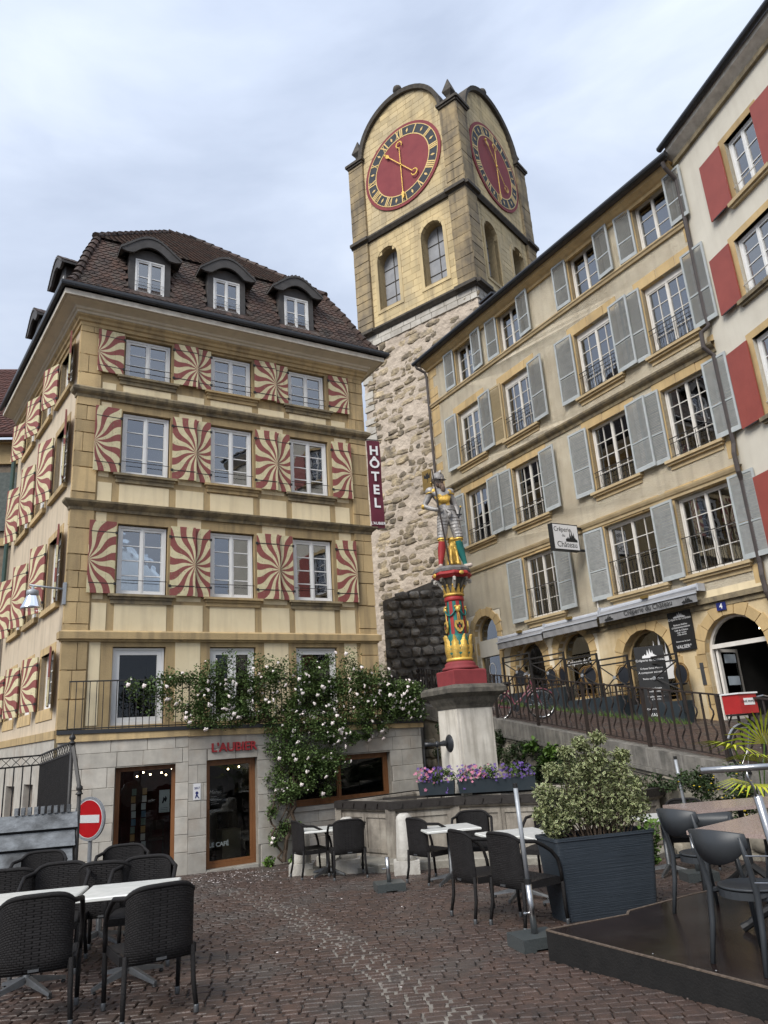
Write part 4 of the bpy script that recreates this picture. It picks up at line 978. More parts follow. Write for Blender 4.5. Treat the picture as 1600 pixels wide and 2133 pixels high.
def shutterC(u, dirn, z0, h_, w_, y=-.09, ang=3, m=None, lab=None):
    M = FC @ T(u, y, wz(u, z0)) @ Matrix.Rotation(R(-ang * dirn), 4, 'Z') @ T(0 if dirn > 0 else -w_, 0, 0)
    o = ob('shutter', louvre(w_, h_, *((m, m) if m else ())), None, crep, M)
    if lab: o['label'] = lab
    return o
for ri, (c, d, l) in enumerate(WR):
    for k, (a, b) in enumerate(l):
        h_ = d - c; w_ = .57 if ri == 0 else .69
        # surround: lintel, jambs, sill
        pcs = Pieces(crep, FC, 'lintel_stone' , [SANDC])
        zt = wz((a + b) / 2, d); zb = wz((a + b) / 2, c)
        lw = b - a + .5; x = a - .25
        for q in (.42, .33, .25): pcs.box(x + .004, x + lw * q - .004, -.015 - rnd.uniform(0, .004), .12, zt, zt + .30); x += lw * q
        pcs.done()
        ob('jamb', MB().box(a - .17, a, -.014, .14, zb, zt), SANDC, crep, FC); ob('jamb', MB().box(b, b + .17, -.0142, .14, zb, zt), SANDC, crep, FC)
        if ri: mb = MB(); mb.box(a - .16, b + .16, -.15, .2, zb - .07, zb); mb.box(a - .12, b + .12, -.10, .1, zb - .13, zb - .07); mb.box(a - .08, b + .08, -.03, .1, zb - .24, zb - .13); ob('sill', mb, SILLC, crep, FC)
        colsn, rown = (1, 3) if ri == 0 else (2, 4)
        W = window(crep, FC @ T(a + .02, .17, zb), b - a - .04, h_ - .02 - (.16 if ri == 1 else 0), cols=colsn, rows=rown, fm=WHITEC, fr=.045, sa=.04, mu=.02, curt=('w' if ri == 0 or (ri == 2 and k == 3) else ('d' if (ri + k) % 3 == 0 else None)), gap=.25 if ri else 0, room=1.0, curth=(1 if ri == 0 else (.45 if (ri, k) == (2, 3) else 1)))
        if ri == 1: ob('blind_box', MB().box(a + .01, b - .01, .12, .3, zt - .17, zt - .002), WHITEC, crep, FC)
        left = not (ri == 3 and k == 2)
        if left:
            mm = SHB if (ri == 1 and k == 1) else None
            shutterC(a - .02, -1, c, h_, w_, m=mm, y=-.07 if k in (1, 3) else -.09, lab='beige louvred leaf' if mm else None)
        shutterC(b + .02, 1, c, h_, w_, y=-.12)
        if ri:
            hh = (.0, .72, .55, .92)[ri]; mb = MB()
            mb.box(a, b, -.03, -.012, zb + hh, zb + hh + .02); mb.box(a, b, -.028, -.014, zb + .08, zb + .095)
            if ri < 3: mb.box(a, b, -.028, -.014, zb + hh - .13, zb + hh - .118)
            n = int((b - a) / .11)
            for i in range(1, n):
                x = a + (b - a) * i / n
                if i % 2: mb.box(x - .005, x + .005, -.027, -.017, zb + .03, zb + hh)
                else: mb.tube([(x + .018 * math.sin(j * 1.57), -.022, zb + .1 + (hh - .13) * j / 8) for j in range(9)], .006, 4)
            ob('window_guard', mb, IRON, crep, FC)
# ground-floor fillings
def fill(a, b, c, d, y, name, lab=None):
    mb = MB(); al = arch(a, b, c, d, 12); al2 = arch(a + .06, b - .06, c + .06, d - .06, 12)
    mb.holed(al, [al2], y - .03, .06); fr = ob('shop_window', mb, WHITEC if name == 'door' else SANDC, crep, FC)
    if lab: fr['label'] = lab
    mb = MB(); mb.prism(al2, y, y + .006); ob('pane', mb, GLASS, fr, FC)
    mb = MB(); mb.box(a, b, y + .05, y + 1.6, c, d); mb.f = mb.f[:2] + mb.f[3:]; mb.m = mb.m[:-1]; ob('interior', mb, INTER, fr, FC)
    return fr
fa0 = fill(*arches[0], .22, 'w', 'arched shop opening with an ivory panel across its middle')
mb = MB(); mb.box(1.43, 2.56, .10, .2, 4.18, 4.72); ob('ivory_panel', mb, PLD, fa0, FC)
mb = MB(); n = 24
for i in range(n):
    t0, t1 = 2 * PI * i / n, 2 * PI * (i + 1) / n; mb.add([(1.85 + r * math.cos(t), .213, 3.75 + r * 1.2 * math.sin(t)) for r, t in ((.16, t0), (.16, t1), (.19, t1), (.19, t0))], [(0, 1, 2, 3)])
ob('ring_sticker', mb, SIGNW, fa0, FC)
f1 = fill(*arches[1], .22, 'w'); f2 = fill(*arches[2], .22, 'w', 'arched window lettered Creperie du Chateau'); f3 = fill(*arches[3], .22, 'w', 'wide arched window with a white castle drawing')
text('window_lettering', 'Crêperie du Château', .21, SIGNW, f2, FC @ T(6.1, .205, 3.52), ext=.001, sx=.78)
castle('castle_drawing', 1.1, 1.15, SIGNW, f3, FC @ T(8.72, .205, 2.75))
mb = MB(); mb.holed(arch(10.27, 11.86, 1.2, 3.98), [arch(10.33, 11.80, 1.2, 3.92)], .12, .08); mb.box(10.33, 11.8, .13, .19, 3.28, 3.38)
dr = ob('entrance', mb, WHITEC, crep, FC); dr['label'] = 'arched entrance standing open onto a dark passage'
mb = MB(); mb.box(10.3, 11.84, .3, 4.5, 1.0, 4.0); mb.f = mb.f[:2] + mb.f[3:]; mb.m = mb.m[:-1]; ob('interior', mb, INTER, dr, FC)
mb = MB(); mb.box(10.36, 10.42, .2, .9, 1.7, 3.27); mb.box(10.36, 10.42, .82, .9, 1.7, 3.27); ob('open_door_leaf', mb, WHITEC, dr, FC)
mb = MB(); mb.box(10.43, 10.44, .28, .8, 1.9, 3.2); ob('pane', mb, GLASSD, dr, FC)
for z in (2.95, 2.45): ob('door_notice', MB().box(10.445, 10.45, .35, .75, z, z + .2), mat('notice_blue', (.45, .52, .58)), dr, FC)
mb = MB(); mb.box(10.06, 10.16, -.06, -.03, 2.5, 3.0); ob('intercom', mb, ALU, crep, FC)
ob('spot_lamp', PCACHE['spot'], None, dr, FC @ T(10.9, 1.2, 3.7)); ob('spot_lamp', PCACHE['spot'], None, dr, FC @ T(11.2, 1.6, 3.72))
# house number, awnings, signs
hn = thing('house_number', 'small blue enamel plate with the white number 4 above the arched entrance', 'house number', FC @ T(10.95, -.085, 4.17)); MN = WM[hn.name]
ob('plate', MB().box(-.12, .12, -.01, .01, -.09, .09), BLUE, hn, MN); text('number', '4', .16, SIGNW, hn, MN @ T(0, -.013, 0), ext=.001, bold=.004)
def awning(a, b, z, lab, txt=None, zr=0):
    t_ = thing('awning', lab, 'awning', FC @ T((a + b) / 2, -.06, z), group=None); hw = (b - a) / 2; Mx = FC @ T((a + b) / 2, -.06, z)
    zz = lambda u: u / hw * zr
    mb = MB(); mb.tube([(-hw, -.14, .03 - zr), (hw, -.14, .03 + zr)], .075, 10); mb.box(-hw, hw, -.16, 0, -.02, .10); ob('cassette', mb, AWNM, t_, Mx)
    mb = MB(); 
    mb.add([(-hw + .02, -.22, -.01), (hw - .02, -.22, -.01), (hw - .02, -.30, -.10), (-hw + .02, -.30, -.10)], [(0, 1, 2, 3)])
    n = 30
    for i in range(n + 1):
        u = -hw + .02 + (2 * hw - .04) * i / n; mb.v += [(u, -.30, -.10), (u, -.30 + .012 * math.sin(i * 1.3), -.31)]
    for i in range(n): k = 4 + 2 * i; mb.f.append((k, k + 1, k + 3, k + 2)); mb.m.append(0)
    ob('valance', mb, AWN, t_, Mx)
    ob('front_bar', MB().box(-hw, hw, -.33, -.29, -.12, -.085), AWNM, t_, Mx)
    for s_ in (-1, 1): ob('end_cap', MB().box(s_ * hw - .02, s_ * hw + .02, -.24, .01, -.06, .12), AWNM, t_, Mx)
    mb = MB(); mb.box(-.1, .1, -.28, -.2, .06, .13); ob('awning_lamp', mb, mat('brass', (.4, .28, .1), metal=.7, rough=.4), t_, Mx)
    if txt:
        text('valance_lettering', txt, .19, INK, t_, Mx @ T(.1, -.325, -.205), ext=.001, sx=.95)
        castle('castle_emblem', .3, .14, INK, t_, Mx @ T(-1.2, -.325, -.28)); castle('castle_emblem', .3, .14, INK, t_, Mx @ T(1.3, -.325, -.28))
awning(2.95, 5.12, 4.56, 'closed grey awning over the two left arches, furthest left and unlettered')
awning(5.14, 7.36, 4.60, 'closed grey awning between the left one and the lettered one, above the small arched window')
awning(7.42, 10.58, 4.66, 'closed grey awning with Creperie du Chateau in black on its valance', 'Crêperie du Château', .03)
MS = FC @ T(7.0, -.25, 6.42) @ Matrix.Rotation(R(-90), 4, 'Z')       # local x = outwards from the wall
ps = thing('projecting_sign', 'white square box sign with black sides projecting from the creperie facade', 'sign', MS)
ob('sign_box', MB().box(.05, 1.0, -.08, .08, 0, .76), BLACK, ps, MS)
MF = MS @ Matrix.Rotation(PI, 4, 'Z') @ T(-1.0, 0, 0)              # the face that looks down the street
ob('sign_face', MB().box(.03, .92, -.085, -.08, .03, .73), SIGNW, ps, MF)
ob('sign_face', MB().box(.08, .97, -.085, -.08, .03, .73), SIGNW, ps, MS)
for MM, ox in ((MS, .52), (MF, .48)):
    text('lettering', 'Crêperie', .19, INK, ps, MM @ T(ox - .12, -.087, .59), ext=.001, sx=.9)
    text('lettering', 'du', .12, INK, ps, MM @ T(ox - .1, -.087, .42), ext=.001)
    text('lettering', 'Château', .23, INK, ps, MM @ T(ox + .0, -.087, .16), ext=.001, sx=.95)
    castle('castle_drawing', .42, .34, INK, ps, MM @ T(ox + .18, -.087, .25))
mb = MB(); mb.box(-.2, .06, -.03, .03, .02, .08); mb.box(-.2, .06, -.03, .03, .66, .72); ob('bracket', mb, BLACK, ps, MS)
cd = tag(ob('cable_duct', MB().tube([(7.15, -.03, 4.75), (7.12, -.03, 6.3)], .022, 6), WHITEC, None, FC), 'white cable duct running down the wall below the projecting sign', 'cable duct')
def board(name, lab, M, w_, h_, lines, foot=False):
    t_ = thing(name, lab, 'menu board', M); ob('panel', MB().box(-w_ / 2, w_ / 2, -.012, .012, 0, h_), BLACK, t_, M)
    castle('castle_emblem', w_ * .5, h_ * .13, SIGNW, t_, M @ T(0, -.014, h_ * .84)); text('lettering', 'Crêperie du Château', w_ * .115, SIGNW, t_, M @ T(0, -.014, h_ * .81), ext=.001)
    for i, (s_, z, q) in enumerate(lines): text('lettering', s_, q * w_, SIGNW, t_, M @ T(0, -.014, h_ * z), ext=.0008)
    if foot: ob('stand', MB().box(-w_ / 2, w_ / 2, .02, .30, -.02, .05).box(-w_ / 2, -w_ / 2 + .03, .012, .04, 0, h_ * .9).box(w_ / 2 - .03, w_ / 2, .012, .04, 0, h_ * .9), BLACK, t_, M)
    return t_
board('menu_board', 'black menu panel screwed to the wall left of the arched entrance', FC @ T(9.75, -.07, 3.33), .68, .94, [('Boissons fraîches', .66, .085), ('CITRONNADE MAISON', .59, .075), ('Café du Château', .52, .085), ('Café + petite', .46, .075), ('crêpe sucrée', .41, .075), ('Ouvert tous les jours', .24, .07), ('VALSER*', .10, .17)])
# street sheet (slopes up towards the tower) and the ramp wall that carries its edge
RD = Vector((-.391, .9205)); R0 = Vector((5.3, 11.76)); rl = lambda s_, o=0: Vector((R0.x + RD.x * s_ + RD.y * o, R0.y + RD.y * s_ - RD.x * o))   # o > 0: towards the street
mb = MB(); ptsS = [rl(-9, .05), rl(0, .05), rl(7.14, .05), rl(11.8, .05), Vector((-6, 26)), Vector((-8, 60)), Vector((60, 60)), Vector((60, 5))]
mb.add([(p.x, p.y, min(sz(p.x, p.y), 4.2) if p.y < 50 else 4.2) for p in ptsS], [tuple(range(len(ptsS)))][::1])
mb = MB(); xs = frange(-8, 30, 1); ys = frange(2, 46, 1)
idx = {}
for y_ in frange(0, 60, .5):
    for x in frange(-8, 40, .5):
        # keep only cells on the street side of the rail line
        p = Vector((x + .25, y_ + .25)) - R0; side = p.x * RD.y - p.y * RD.x; s_ = p.dot(RD)
        if side < -.12 and s_ < 11.9: continue
        if s_ >= 11.9 and x < -6: continue
        if s_ < -9 or (x < -.5 and y_ < 22.8): continue
        q = []
        for (a, b) in ((0, 0), (.5, 0), (.5, .5), (0, .5)):
            X, Y = x + a, y_ + b; P_ = Vector((X, Y)) - R0; sd_ = P_.x * RD.y - P_.y * RD.x
            if sd_ < .04 and s_ < 11.9: X += RD.y * (.04 - sd_); Y -= RD.x * (.04 - sd_)
            q.append((X, Y, min(sz(X, Y), 4.3) - .012))
        mb.add(q, [(0, 1, 2, 3)])
street = ob('street', mb, GJ, kind='structure')
pv2 = Pieces(street, I4, 'sett', [SETTS], SU)
s_ = -1.2
while s_ < 13.5:
    ds = .105; o = .1
    wdt = 4.5 if s_ < 9 else 3.2
    while o < wdt:
        ln = rnd.uniform(.09, .16); p = rl(s_ + rnd.uniform(-.01, .01), o + ln / 2); o += ln
        v = FC.inverted() @ Vector((p.x, p.y, 0))
        if v.y > -.05: continue
        pv2.put(T(p.x, p.y, sz(p.x, p.y) + rnd.uniform(-.003, .003)) @ Matrix.Rotation(-math.atan2(RD.y, RD.x) * 0 + math.atan2(RD.x * -1, RD.y) + rnd.uniform(-.08, .08), 4, 'Z') @ Matrix.Rotation(.142, 4, 'X') @ S3(ln - .012, ds - .012, 1))
    s_ += ds
mb = MB()
for q, k, m in pv2.l: u = SU[k]; mb.add([m @ Vector(p) for p in u.v], u.f)
ob('setts_small', mb, SETTS, street, I4, kind='stuff')
# ramp wall: coping, moulding line, rubble below
ramp = thing('ramp_wall', 'grey stained retaining wall with a thick stone coping under the wavy railing', 'wall', T(4.2, 14.4, 0))
AR = math.degrees(math.atan2(RD.y, RD.x)); FR = T(R0.x, R0.y, 0, AR)      # local x along the rail (away), local y = left of it (towards the square)
zr_ = lambda s_: 1.03 + .1465 * s_
def rampbox(s0, s1, y0, y1, za, zb):    # za, zb relative to the rail foot
    mb = MB(); return mb.add([(s0, y0, zr_(s0) + za), (s1, y0, zr_(s1) + za), (s1, y1, zr_(s1) + za), (s0, y1, zr_(s0) + za), (s0, y0, zr_(s0) + zb), (s1, y0, zr_(s1) + zb), (s1, y1, zr_(s1) + zb), (s0, y1, zr_(s0) + zb)], [(3, 2, 1, 0), (4, 5, 6, 7), (0, 1, 5, 4), (1, 2, 6, 5), (2, 3, 7, 6), (3, 0, 4, 7)])
s_ = -3.0
while s_ < 11.8:
    l = rnd.uniform(1.3, 2.0); e_ = min(11.8, s_ + l); ob('coping_stone', rampbox(s_ + .004, e_ - .004, -.12, .16, -.33, -.02), RAMP, ramp, FR); s_ = e_
ob('moulding', rampbox(-3, 11.8, -.1, .19, -.40, -.335), RAMP, ramp, FR)
mb = rampbox(-3, 11.8, -.1, .13, -1.2, -.405); ob('wall_face', mb, RAMPL, ramp, FR)
mb = MB(); mb.add([(-3, .12, -1), (11.8, .12, -1), (11.8, .12, zr_(11.8) - 1.1), (-3, .12, zr_(-3) - 1.1)], [(0, 1, 2, 3)]); ob('wall_face', mb, RAMPL, ramp, FR)
pc = Pieces(ramp, FR, 'wall_stone', [RAMPL], rockunits(6, 21, .12))
s_ = -2
for r in range(9):
    s_ = -2.5 + rnd.uniform(0, .3)
    while s_ < 11.6:
        l = rnd.uniform(.22, .5); z = -.7 + r * .27; s_ += l
        if z + .2 > zr_(s_) - .42 or rnd.random() < .25: continue
        pc.put(T(s_ - l / 2, .12, z + .13) @ Matrix.Rotation(PI, 4, 'Z') @ S3(l * .95, .12, .24), l)
pc.done(smooth=True)
ob('iron_conduit', MB().tube([(1.5, .18, zr_(1.5) - .47), (7.6, .18, zr_(7.6) - .47)], .012, 5), IRON, ramp, FR)
# railing along the ramp
rail = thing('ramp_railing', 'rusty brown iron railing of alternating straight and wavy bars along the sloping street', 'railing', T(4.2, 14.4, 1.4))
ob('top_rail', rampbox(-3, 11.75, -.025, .025, .985, 1.01), RUST, rail, FR); ob('bottom_rail', rampbox(-3, 11.75, -.012, .012, .05, .065), RUST, rail, FR)
def wavy():
    mb = MB(); pts = [(.0 + (.044 * math.sin((i - 2) / 12 * 4 * PI) if 2 <= i <= 14 else 0), 0, .05 + .94 * i / 18) for i in range(19)]; mb.tube(pts, .016, 5, flat=.8); return mb.mesh('baluster', RUST)
me_s = MB().box(-.014, .014, -.014, .014, .05, .985).mesh('baluster', RUST); me_w = wavy()
s_ = -2.9; i = 0
while s_ < 11.7:
    ob('post' if i % 10 == 0 else 'baluster', (cached('rpost', lambda: MB().box(-.028, .028, -.028, .028, -.05, .99).mesh('post', RUST)) if i % 10 == 0 else (me_w if i % 2 else me_s)), None, rail, FR @ T(s_, 0, zr_(s_))); s_ += .172; i += 1
rr2 = thing('stair_railing', 'iron railing with a ball-topped newel above the steps left of the fountain column', 'railing', T(.69, 22.6, 2.7))
PE = Vector((.69, 22.62)); PW = Vector((-1.2, 21.4)); az2 = math.degrees(math.atan2(PE.y - PW.y, PE.x - PW.x)); FS = T(PW.x, PW.y, 2.35, az2); LS = (PE - PW).length
for k in range(17): ob('baluster', me_w if k % 2 else me_s, None, rr2, FS @ T(LS * k / 17, 0, .12))
ob('top_rail', MB().box(0, LS, -.025, .025, 1.10, 1.13), RUST, rr2, FS); ob('mid_rail', MB().box(0, LS, -.015, .015, .93, .95), RUST, rr2, FS)
mb = MB().box(LS - .04, LS + .04, -.04, .04, -.2, 1.25).ball((LS, 0, 1.33), .07, 8, 6); mb.tube([(LS, 0, 1.38), (LS, 0, 1.46)], [.03, .008], 6); ob('newel', mb, RUST, rr2, FS)
tag(ob('stair_block_wall', MB().box(-1.5, 1.9, 0, .5, -2.8, 0).box(-1.55, 1.95, -.06, .55, 0.002, .14), RAMP, None, T(-.9, 21.0, 2.38, az2)), 'low dark stone wall below the stair railing beside the hotel', 'wall')
# ------------------------------------------------------------------ HOUSE with red shutters (right edge)
FD = T(8.16, 16.0, 0, -76.7)
hd = thing('red_shutter_house', 'pale plaster house with plain red shutters cut by the right edge of the picture', 'house', T(9.5, 13, 1))
WD = [(13.05, 14.62, [(1.76, 2.70), (4.9, 5.9)]), (10.72, 12.2, [(1.36, 2.6), (4.6, 5.8)]), (7.9, 9.75, [(1.22, 2.5), (4.5, 5.8)]), (5.0, 6.75, [(1.2, 2.5), (4.5, 5.8)])]
mb = MB(); mb.holed(rect(0, 12, 0, 15.65), [rect(a, b, c, d) for c, d, l in WD for a, b in l], 0, .22); ob('wall', mb, PLD, hd, FD)
ob('end_wall', MB().box(0, .02, .01, 6, 0, 15.65), PLD, hd, FD)
for ri, (c, d, l) in enumerate(WD):
    for k, (a, b) in enumerate(l):
        mb = MB(); mb.box(a - .17, a, -.015, .1, c, d + .17); mb.box(b, b + .17, -.015, .1, c, d + .17); mb.box(a, b, -.0155, .1, d, d + .17); ob('window_surround', mb, SANDC, hd, FD)
        mb = MB(); mb.box(a - .2, b + .2, -.13, .1, c - .09, c); mb.box(a - .16, b + .16, -.08, .1, c - .15, c - .09); ob('sill', mb, SILLC if ri == 0 else MOULD, hd, FD)
        window(hd, FD @ T(a + .02, .14, c), b - a - .04, d - c - .02, rows=3 if ri == 0 else 4, curt='d' if ri else 'w', gap=.4, room=.8)
        sm = MB(); nb = 8 if ri > 1 else 1
        for i in range(nb): sm.box(.78 * i / nb + .001, .78 * (i + 1) / nb - .001, -.018, .018, 0, d - c)
        sm = sm.mesh('shutter', SHR)
        for s_, x in ((-1, a - .08), (1, b + .08)):
            w_ = .74 if ri < 1 else .70
            o = ob('shutter', sm, None, hd, FD @ T(x if s_ > 0 else x - w_, -.09, c) @ S3(w_ / .78, 1, 1))
            mbh = cached('redcatch', lambda: MB().box(.1, .5, -.03, .0, -.03, -.005).mesh('catch', IRON)); ob('catch', mbh, None, hd, FD @ T(x if s_ > 0 else x - w_, -.09, c))
        ob('window_bar', MB().tube([(a, -.02, c + .3), (b, -.02, c + .3)], .014, 6), WHITEC, hd, FD)
mb = MB(); mb.add([(0, .0, 15.64), (12, 0, 15.64), (12, -.24, 15.86), (0, -.24, 15.86), (0, -.24, 15.98), (12, -.24, 15.98), (12, .3, 15.98), (0, .3, 15.98)], [(0, 1, 2, 3), (3, 2, 5, 4), (4, 5, 6, 7), (0, 3, 4, 7)]); ob('eave_soffit', mb, FASC, hd, FD)
ob('eave_mould', MB().box(0, 12, -.09, 0, 15.50, 15.62), MOULD, hd, FD)
mb = MB(); mb.tube([(-.02, -.33, 16.04), (12, -.33, 16.04)], .085, 10); ob('gutter', mb, GUT, hd, FD)
mb = MB(); mb.add([(0, -.28, 16.1), (12, -.28, 16.1), (12, 5, 20), (0, 5, 20), (0, 5, 16)], [(0, 1, 2, 3), (0, 3, 4)]); ob('roof', mb, TILES, hd, FD)
# ------------------------------------------------------------------ HOUSE at the far left
FE = T(-19, 21.9, 0, 8)
he = thing('lane_house', 'dark rough plastered house with a red tiled roof behind the hotel in the lane', 'house', FE)
ROUGH = mat('brown_roughcast', (.26, .21, .16), (.17, .14, .11), 6, .95, .8, 40)
mb = MB(); mb.box(0, 8.9, 0, 6, -1, 12.1); ob('wall', mb, ROUGH, he, FE)
ob('stone_course', MB().box(-.02, 8.92, -.08, 0, 8.5, 8.75), SAND, he, FE); ob('cornice', MB().box(-.02, 8.95, -.1, 0, 11.3, 12.0).box(-.02, 8.97, -.25, 0, 12.0, 12.1), SAND, he, FE)
ob('gutter', MB().tube([(-.1, -.55, 12.14), (9.1, -.55, 12.14)], .09, 8), mat('dark_red_gutter', (.08, .03, .03)), he, FE)
ob('shutter', MB().box(6.3, 7.6, -.07, -.03, 9.0, 11.0), mat('grey_green_shutter', (.14, .16, .15), (.08, .095, .09), 9), he, FE)
mb = MB(); mb.add([(-.3, -.5, 12.15), (9.3, -.5, 12.15), (9.3, 4, 16.9), (-.3, 4, 16.9), (9.3, 9, 12)], [(0, 1, 2, 3), (1, 4, 2)]); ob('roof', mb, ROOFB, he, FE)
pc = Pieces(he, FE, 'roof_tile', [TILER], TU)
tiles(pc, (-.2, -.5, 12.17), (9.3, -.5, 12.17), (9.3, 4, 16.92), (-.2, 4, 16.92), w_=.22, ex=.17); pc.done()
mb = MB(); mb.tube([(7.5, -.5, 12.1), (7.5, -.5, 11.8), (8.3, -.3, 10.9), (8.35, -.2, 10.3), (8.35, -.2, 0)], .06, 8); ob('downpipe', mb, PIPEG, he, FE)
gp_ = tag(ob('lane_downpipe', MB().tube([(-BL + .02, -.12, 11.4), (-BL + .02, -.12, -.5)], .06, 8), PIPEG, None, FB), 'dark green downpipe at the far end of the hotel side wall', 'downpipe')
# ------------------------------------------------------------------ CLOCK TOWER
TX, TY = 5.26, 31.565; FT = T(TX, TY, 0, -38); FU = T(TX, TY, 0, 52.3); TW = 7.4
tow = thing('clock_tower', 'tall square stone tower with two red and gold clock faces under round gables', 'tower', T(TX, TY, 3.5))
MZ1, MZ2 = 22.88, 28.75
def tower_face(F, s, first):
    X = lambda u: s * u
    def RX(a, b, c, d): return (min(X(a), X(b)), max(X(a), X(b)), c, d)
    cx_ = X(TW / 2); gr = 2.8
    wins = [(1.55, 2.95), (4.55, 5.95)]
    gz0 = 34.25
    prof = [(cx_ + 2.85 * math.cos(PI * i / 20), gz0 + 2.85 * math.sin(PI * i / 20)) for i in range(21)]
    outer = [(min(X(0), X(TW)), MZ1), (max(X(0), X(TW)), MZ1), (max(X(0), X(TW)), gz0)] + prof + [(min(X(0), X(TW)), gz0)]
    hl = [arch(min(X(a), X(b)), max(X(a), X(b)), 24.05, 27.70) for a, b in wins]
    mb = MB(); mb.holed(outer, hl, .012, .75); ob('belfry_wall', mb, JOINTY, tow, F)
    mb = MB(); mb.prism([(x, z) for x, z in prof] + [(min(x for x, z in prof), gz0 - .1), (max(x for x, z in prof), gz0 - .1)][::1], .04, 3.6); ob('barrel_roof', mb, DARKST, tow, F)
    pc = PCT
    hr = [RX(a - .02, b + .02, 24.0, 27.05) for a, b in wins]
    def tst(x, z):
        for a, b in wins:
            c_ = X((a + b) / 2)
            if z > 27.0 and math.hypot(x - c_, z - 27.0) < .78: return False
        return True
    x0, x1 = min(X(.95), X(6.45)), max(X(.95), X(6.45))
    M0 = WM_T.inverted() @ F
    tmp = Pieces(tow, F, 'stone_block', [SANDT]); ashlar(tmp, x0, x1, MZ1 + .1, MZ2 - .2, .36, .6, hr, y=0, t=.05, gap=.008, test=tst)
    def tst2(x, z):
        if math.hypot(x - cx_, z - 32.2) < 2.45: return False
        return z < gz0 or math.hypot(x - cx_, z - gz0) < 2.62
    ashlar(tmp, x0, x1, MZ2 + .15, 36.9, .36, .6, (), y=0, t=.05, gap=.008, test=tst2)
    for q, k, m in tmp.l: PCT.l.append((q, k, M0 @ m))
    # arch rims and jambs around the openings
    for a, b in wins:
        c_ = X((a + b) / 2); r = (b - a) / 2; pz = 27.0
        for i in range(7):
            t0, t1 = PI * i / 7 + .01, PI * (i + 1) / 7 - .01
            ob('arch_stone', MB().prism([(c_ + r * math.cos(t0), pz + r * math.sin(t0)), (c_ + (r + .2) * math.cos(t0), pz + (r + .2) * math.sin(t0)), (c_ + (r + .2) * math.cos(t1), pz + (r + .2) * math.sin(t1)), (c_ + r * math.cos(t1), pz + r * math.sin(t1))], -.03, .2), SANDT, tow, F)
        ob('window_jamb', MB().box(c_ - r - .2, c_ - r, -.03, .2, 23.95, 27.0).box(c_ + r, c_ + r + .2, -.03, .2, 23.95, 27.0).box(c_ - r - .2, c_ + r + .2, -.04, .7, 23.8, 23.95), SANDT, tow, F)
        lv = ob('belfry_panel', MB().prism(arch(c_ - r, c_ + r, 24.0, 27.70), .62, .66), LOUVW, tow, F)
        mb = MB(); mb.box(c_ - .02, c_ + .02, .58, .61, 24, 27.6)
        for z in (24.9, 25.8, 26.7): mb.box(c_ - r, c_ + r, .585, .612, z, z + .03)
        ob('glazing_bar', mb, DARKST, lv, F)
    # corner piers
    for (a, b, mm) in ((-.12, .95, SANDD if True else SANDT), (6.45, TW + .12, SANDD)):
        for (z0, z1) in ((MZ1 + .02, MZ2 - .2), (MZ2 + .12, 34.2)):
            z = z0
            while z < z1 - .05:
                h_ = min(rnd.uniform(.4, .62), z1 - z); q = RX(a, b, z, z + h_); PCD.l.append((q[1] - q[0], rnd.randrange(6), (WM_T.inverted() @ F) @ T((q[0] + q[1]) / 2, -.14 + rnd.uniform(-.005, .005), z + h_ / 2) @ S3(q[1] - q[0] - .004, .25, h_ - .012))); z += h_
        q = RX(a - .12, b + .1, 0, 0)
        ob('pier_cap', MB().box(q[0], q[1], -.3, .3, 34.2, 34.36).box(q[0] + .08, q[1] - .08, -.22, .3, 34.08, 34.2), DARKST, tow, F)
    # mouldings
    for z, e_ in ((MZ1, .22), (MZ2, .18)):
        q = RX(-.0, TW + .2, 0, 0)
        a_, b_ = (q[0] - (.0), q[1]); a_, b_ = (a_, b_ + .0)
        if s < 0: b_ += e_
        else: a_ -= e_
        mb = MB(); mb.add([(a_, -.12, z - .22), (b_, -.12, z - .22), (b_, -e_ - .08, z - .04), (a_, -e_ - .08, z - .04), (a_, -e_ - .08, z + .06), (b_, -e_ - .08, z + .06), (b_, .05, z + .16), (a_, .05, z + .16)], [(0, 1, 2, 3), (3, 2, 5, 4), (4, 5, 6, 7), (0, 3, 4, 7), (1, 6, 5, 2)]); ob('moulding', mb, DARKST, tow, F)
        for x in (X(.42), X(6.95)): ob('moulding_break', MB().box(x - .62, x + .62, -e_ - .17, -.1, z - .12, z + .065), DARKST, tow, F)
    # gable rim
    mb = MB(); n = 24
    for i in range(n + 1):
        t = PI * i / n; r0, r1 = 2.72, 2.94
        mb.v += [(cx_ + r0 * math.cos(t), -.18, gz0 + r0 * math.sin(t)), (cx_ + r1 * math.cos(t), -.24, gz0 + r1 * math.sin(t)), (cx_ + r1 * math.cos(t), .5, gz0 + r1 * math.sin(t)), (cx_ + r0 * math.cos(t), .1, gz0 + r0 * math.sin(t))]
    for i in range(n):
        for j in range(4): mb.f.append((i * 4 + j, i * 4 + (j + 1) % 4, i * 4 + 4 + (j + 1) % 4, i * 4 + 4 + j)); mb.m.append(0)
    ob('gable_rim', mb, DARKST, tow, F)
    ob('ball_finial', MB().lathe([(.16, 0), (.12, .12), (.08, .2), (.2, .28), (.27, .42), (.28, .5), (.24, .65), (.12, .76), (.02, .8)], (cx_, .15, 37.18), 12), DARKST, tow, F, smooth=True)
    # clock
    mc = F @ T(cx_, -.02, 32.2)
    disc = lambda r, y0, y1, n=56: MB().prism([(r * math.cos(2 * PI * i / n), r * math.sin(2 * PI * i / n)) for i in range(n)], y0, y1)
    ck = ob('clock', disc(2.62, -.05, .06), CLOCKR, tow, mc); ck['label'] = 'round clock dial, red with a black ring of gold Roman numerals'
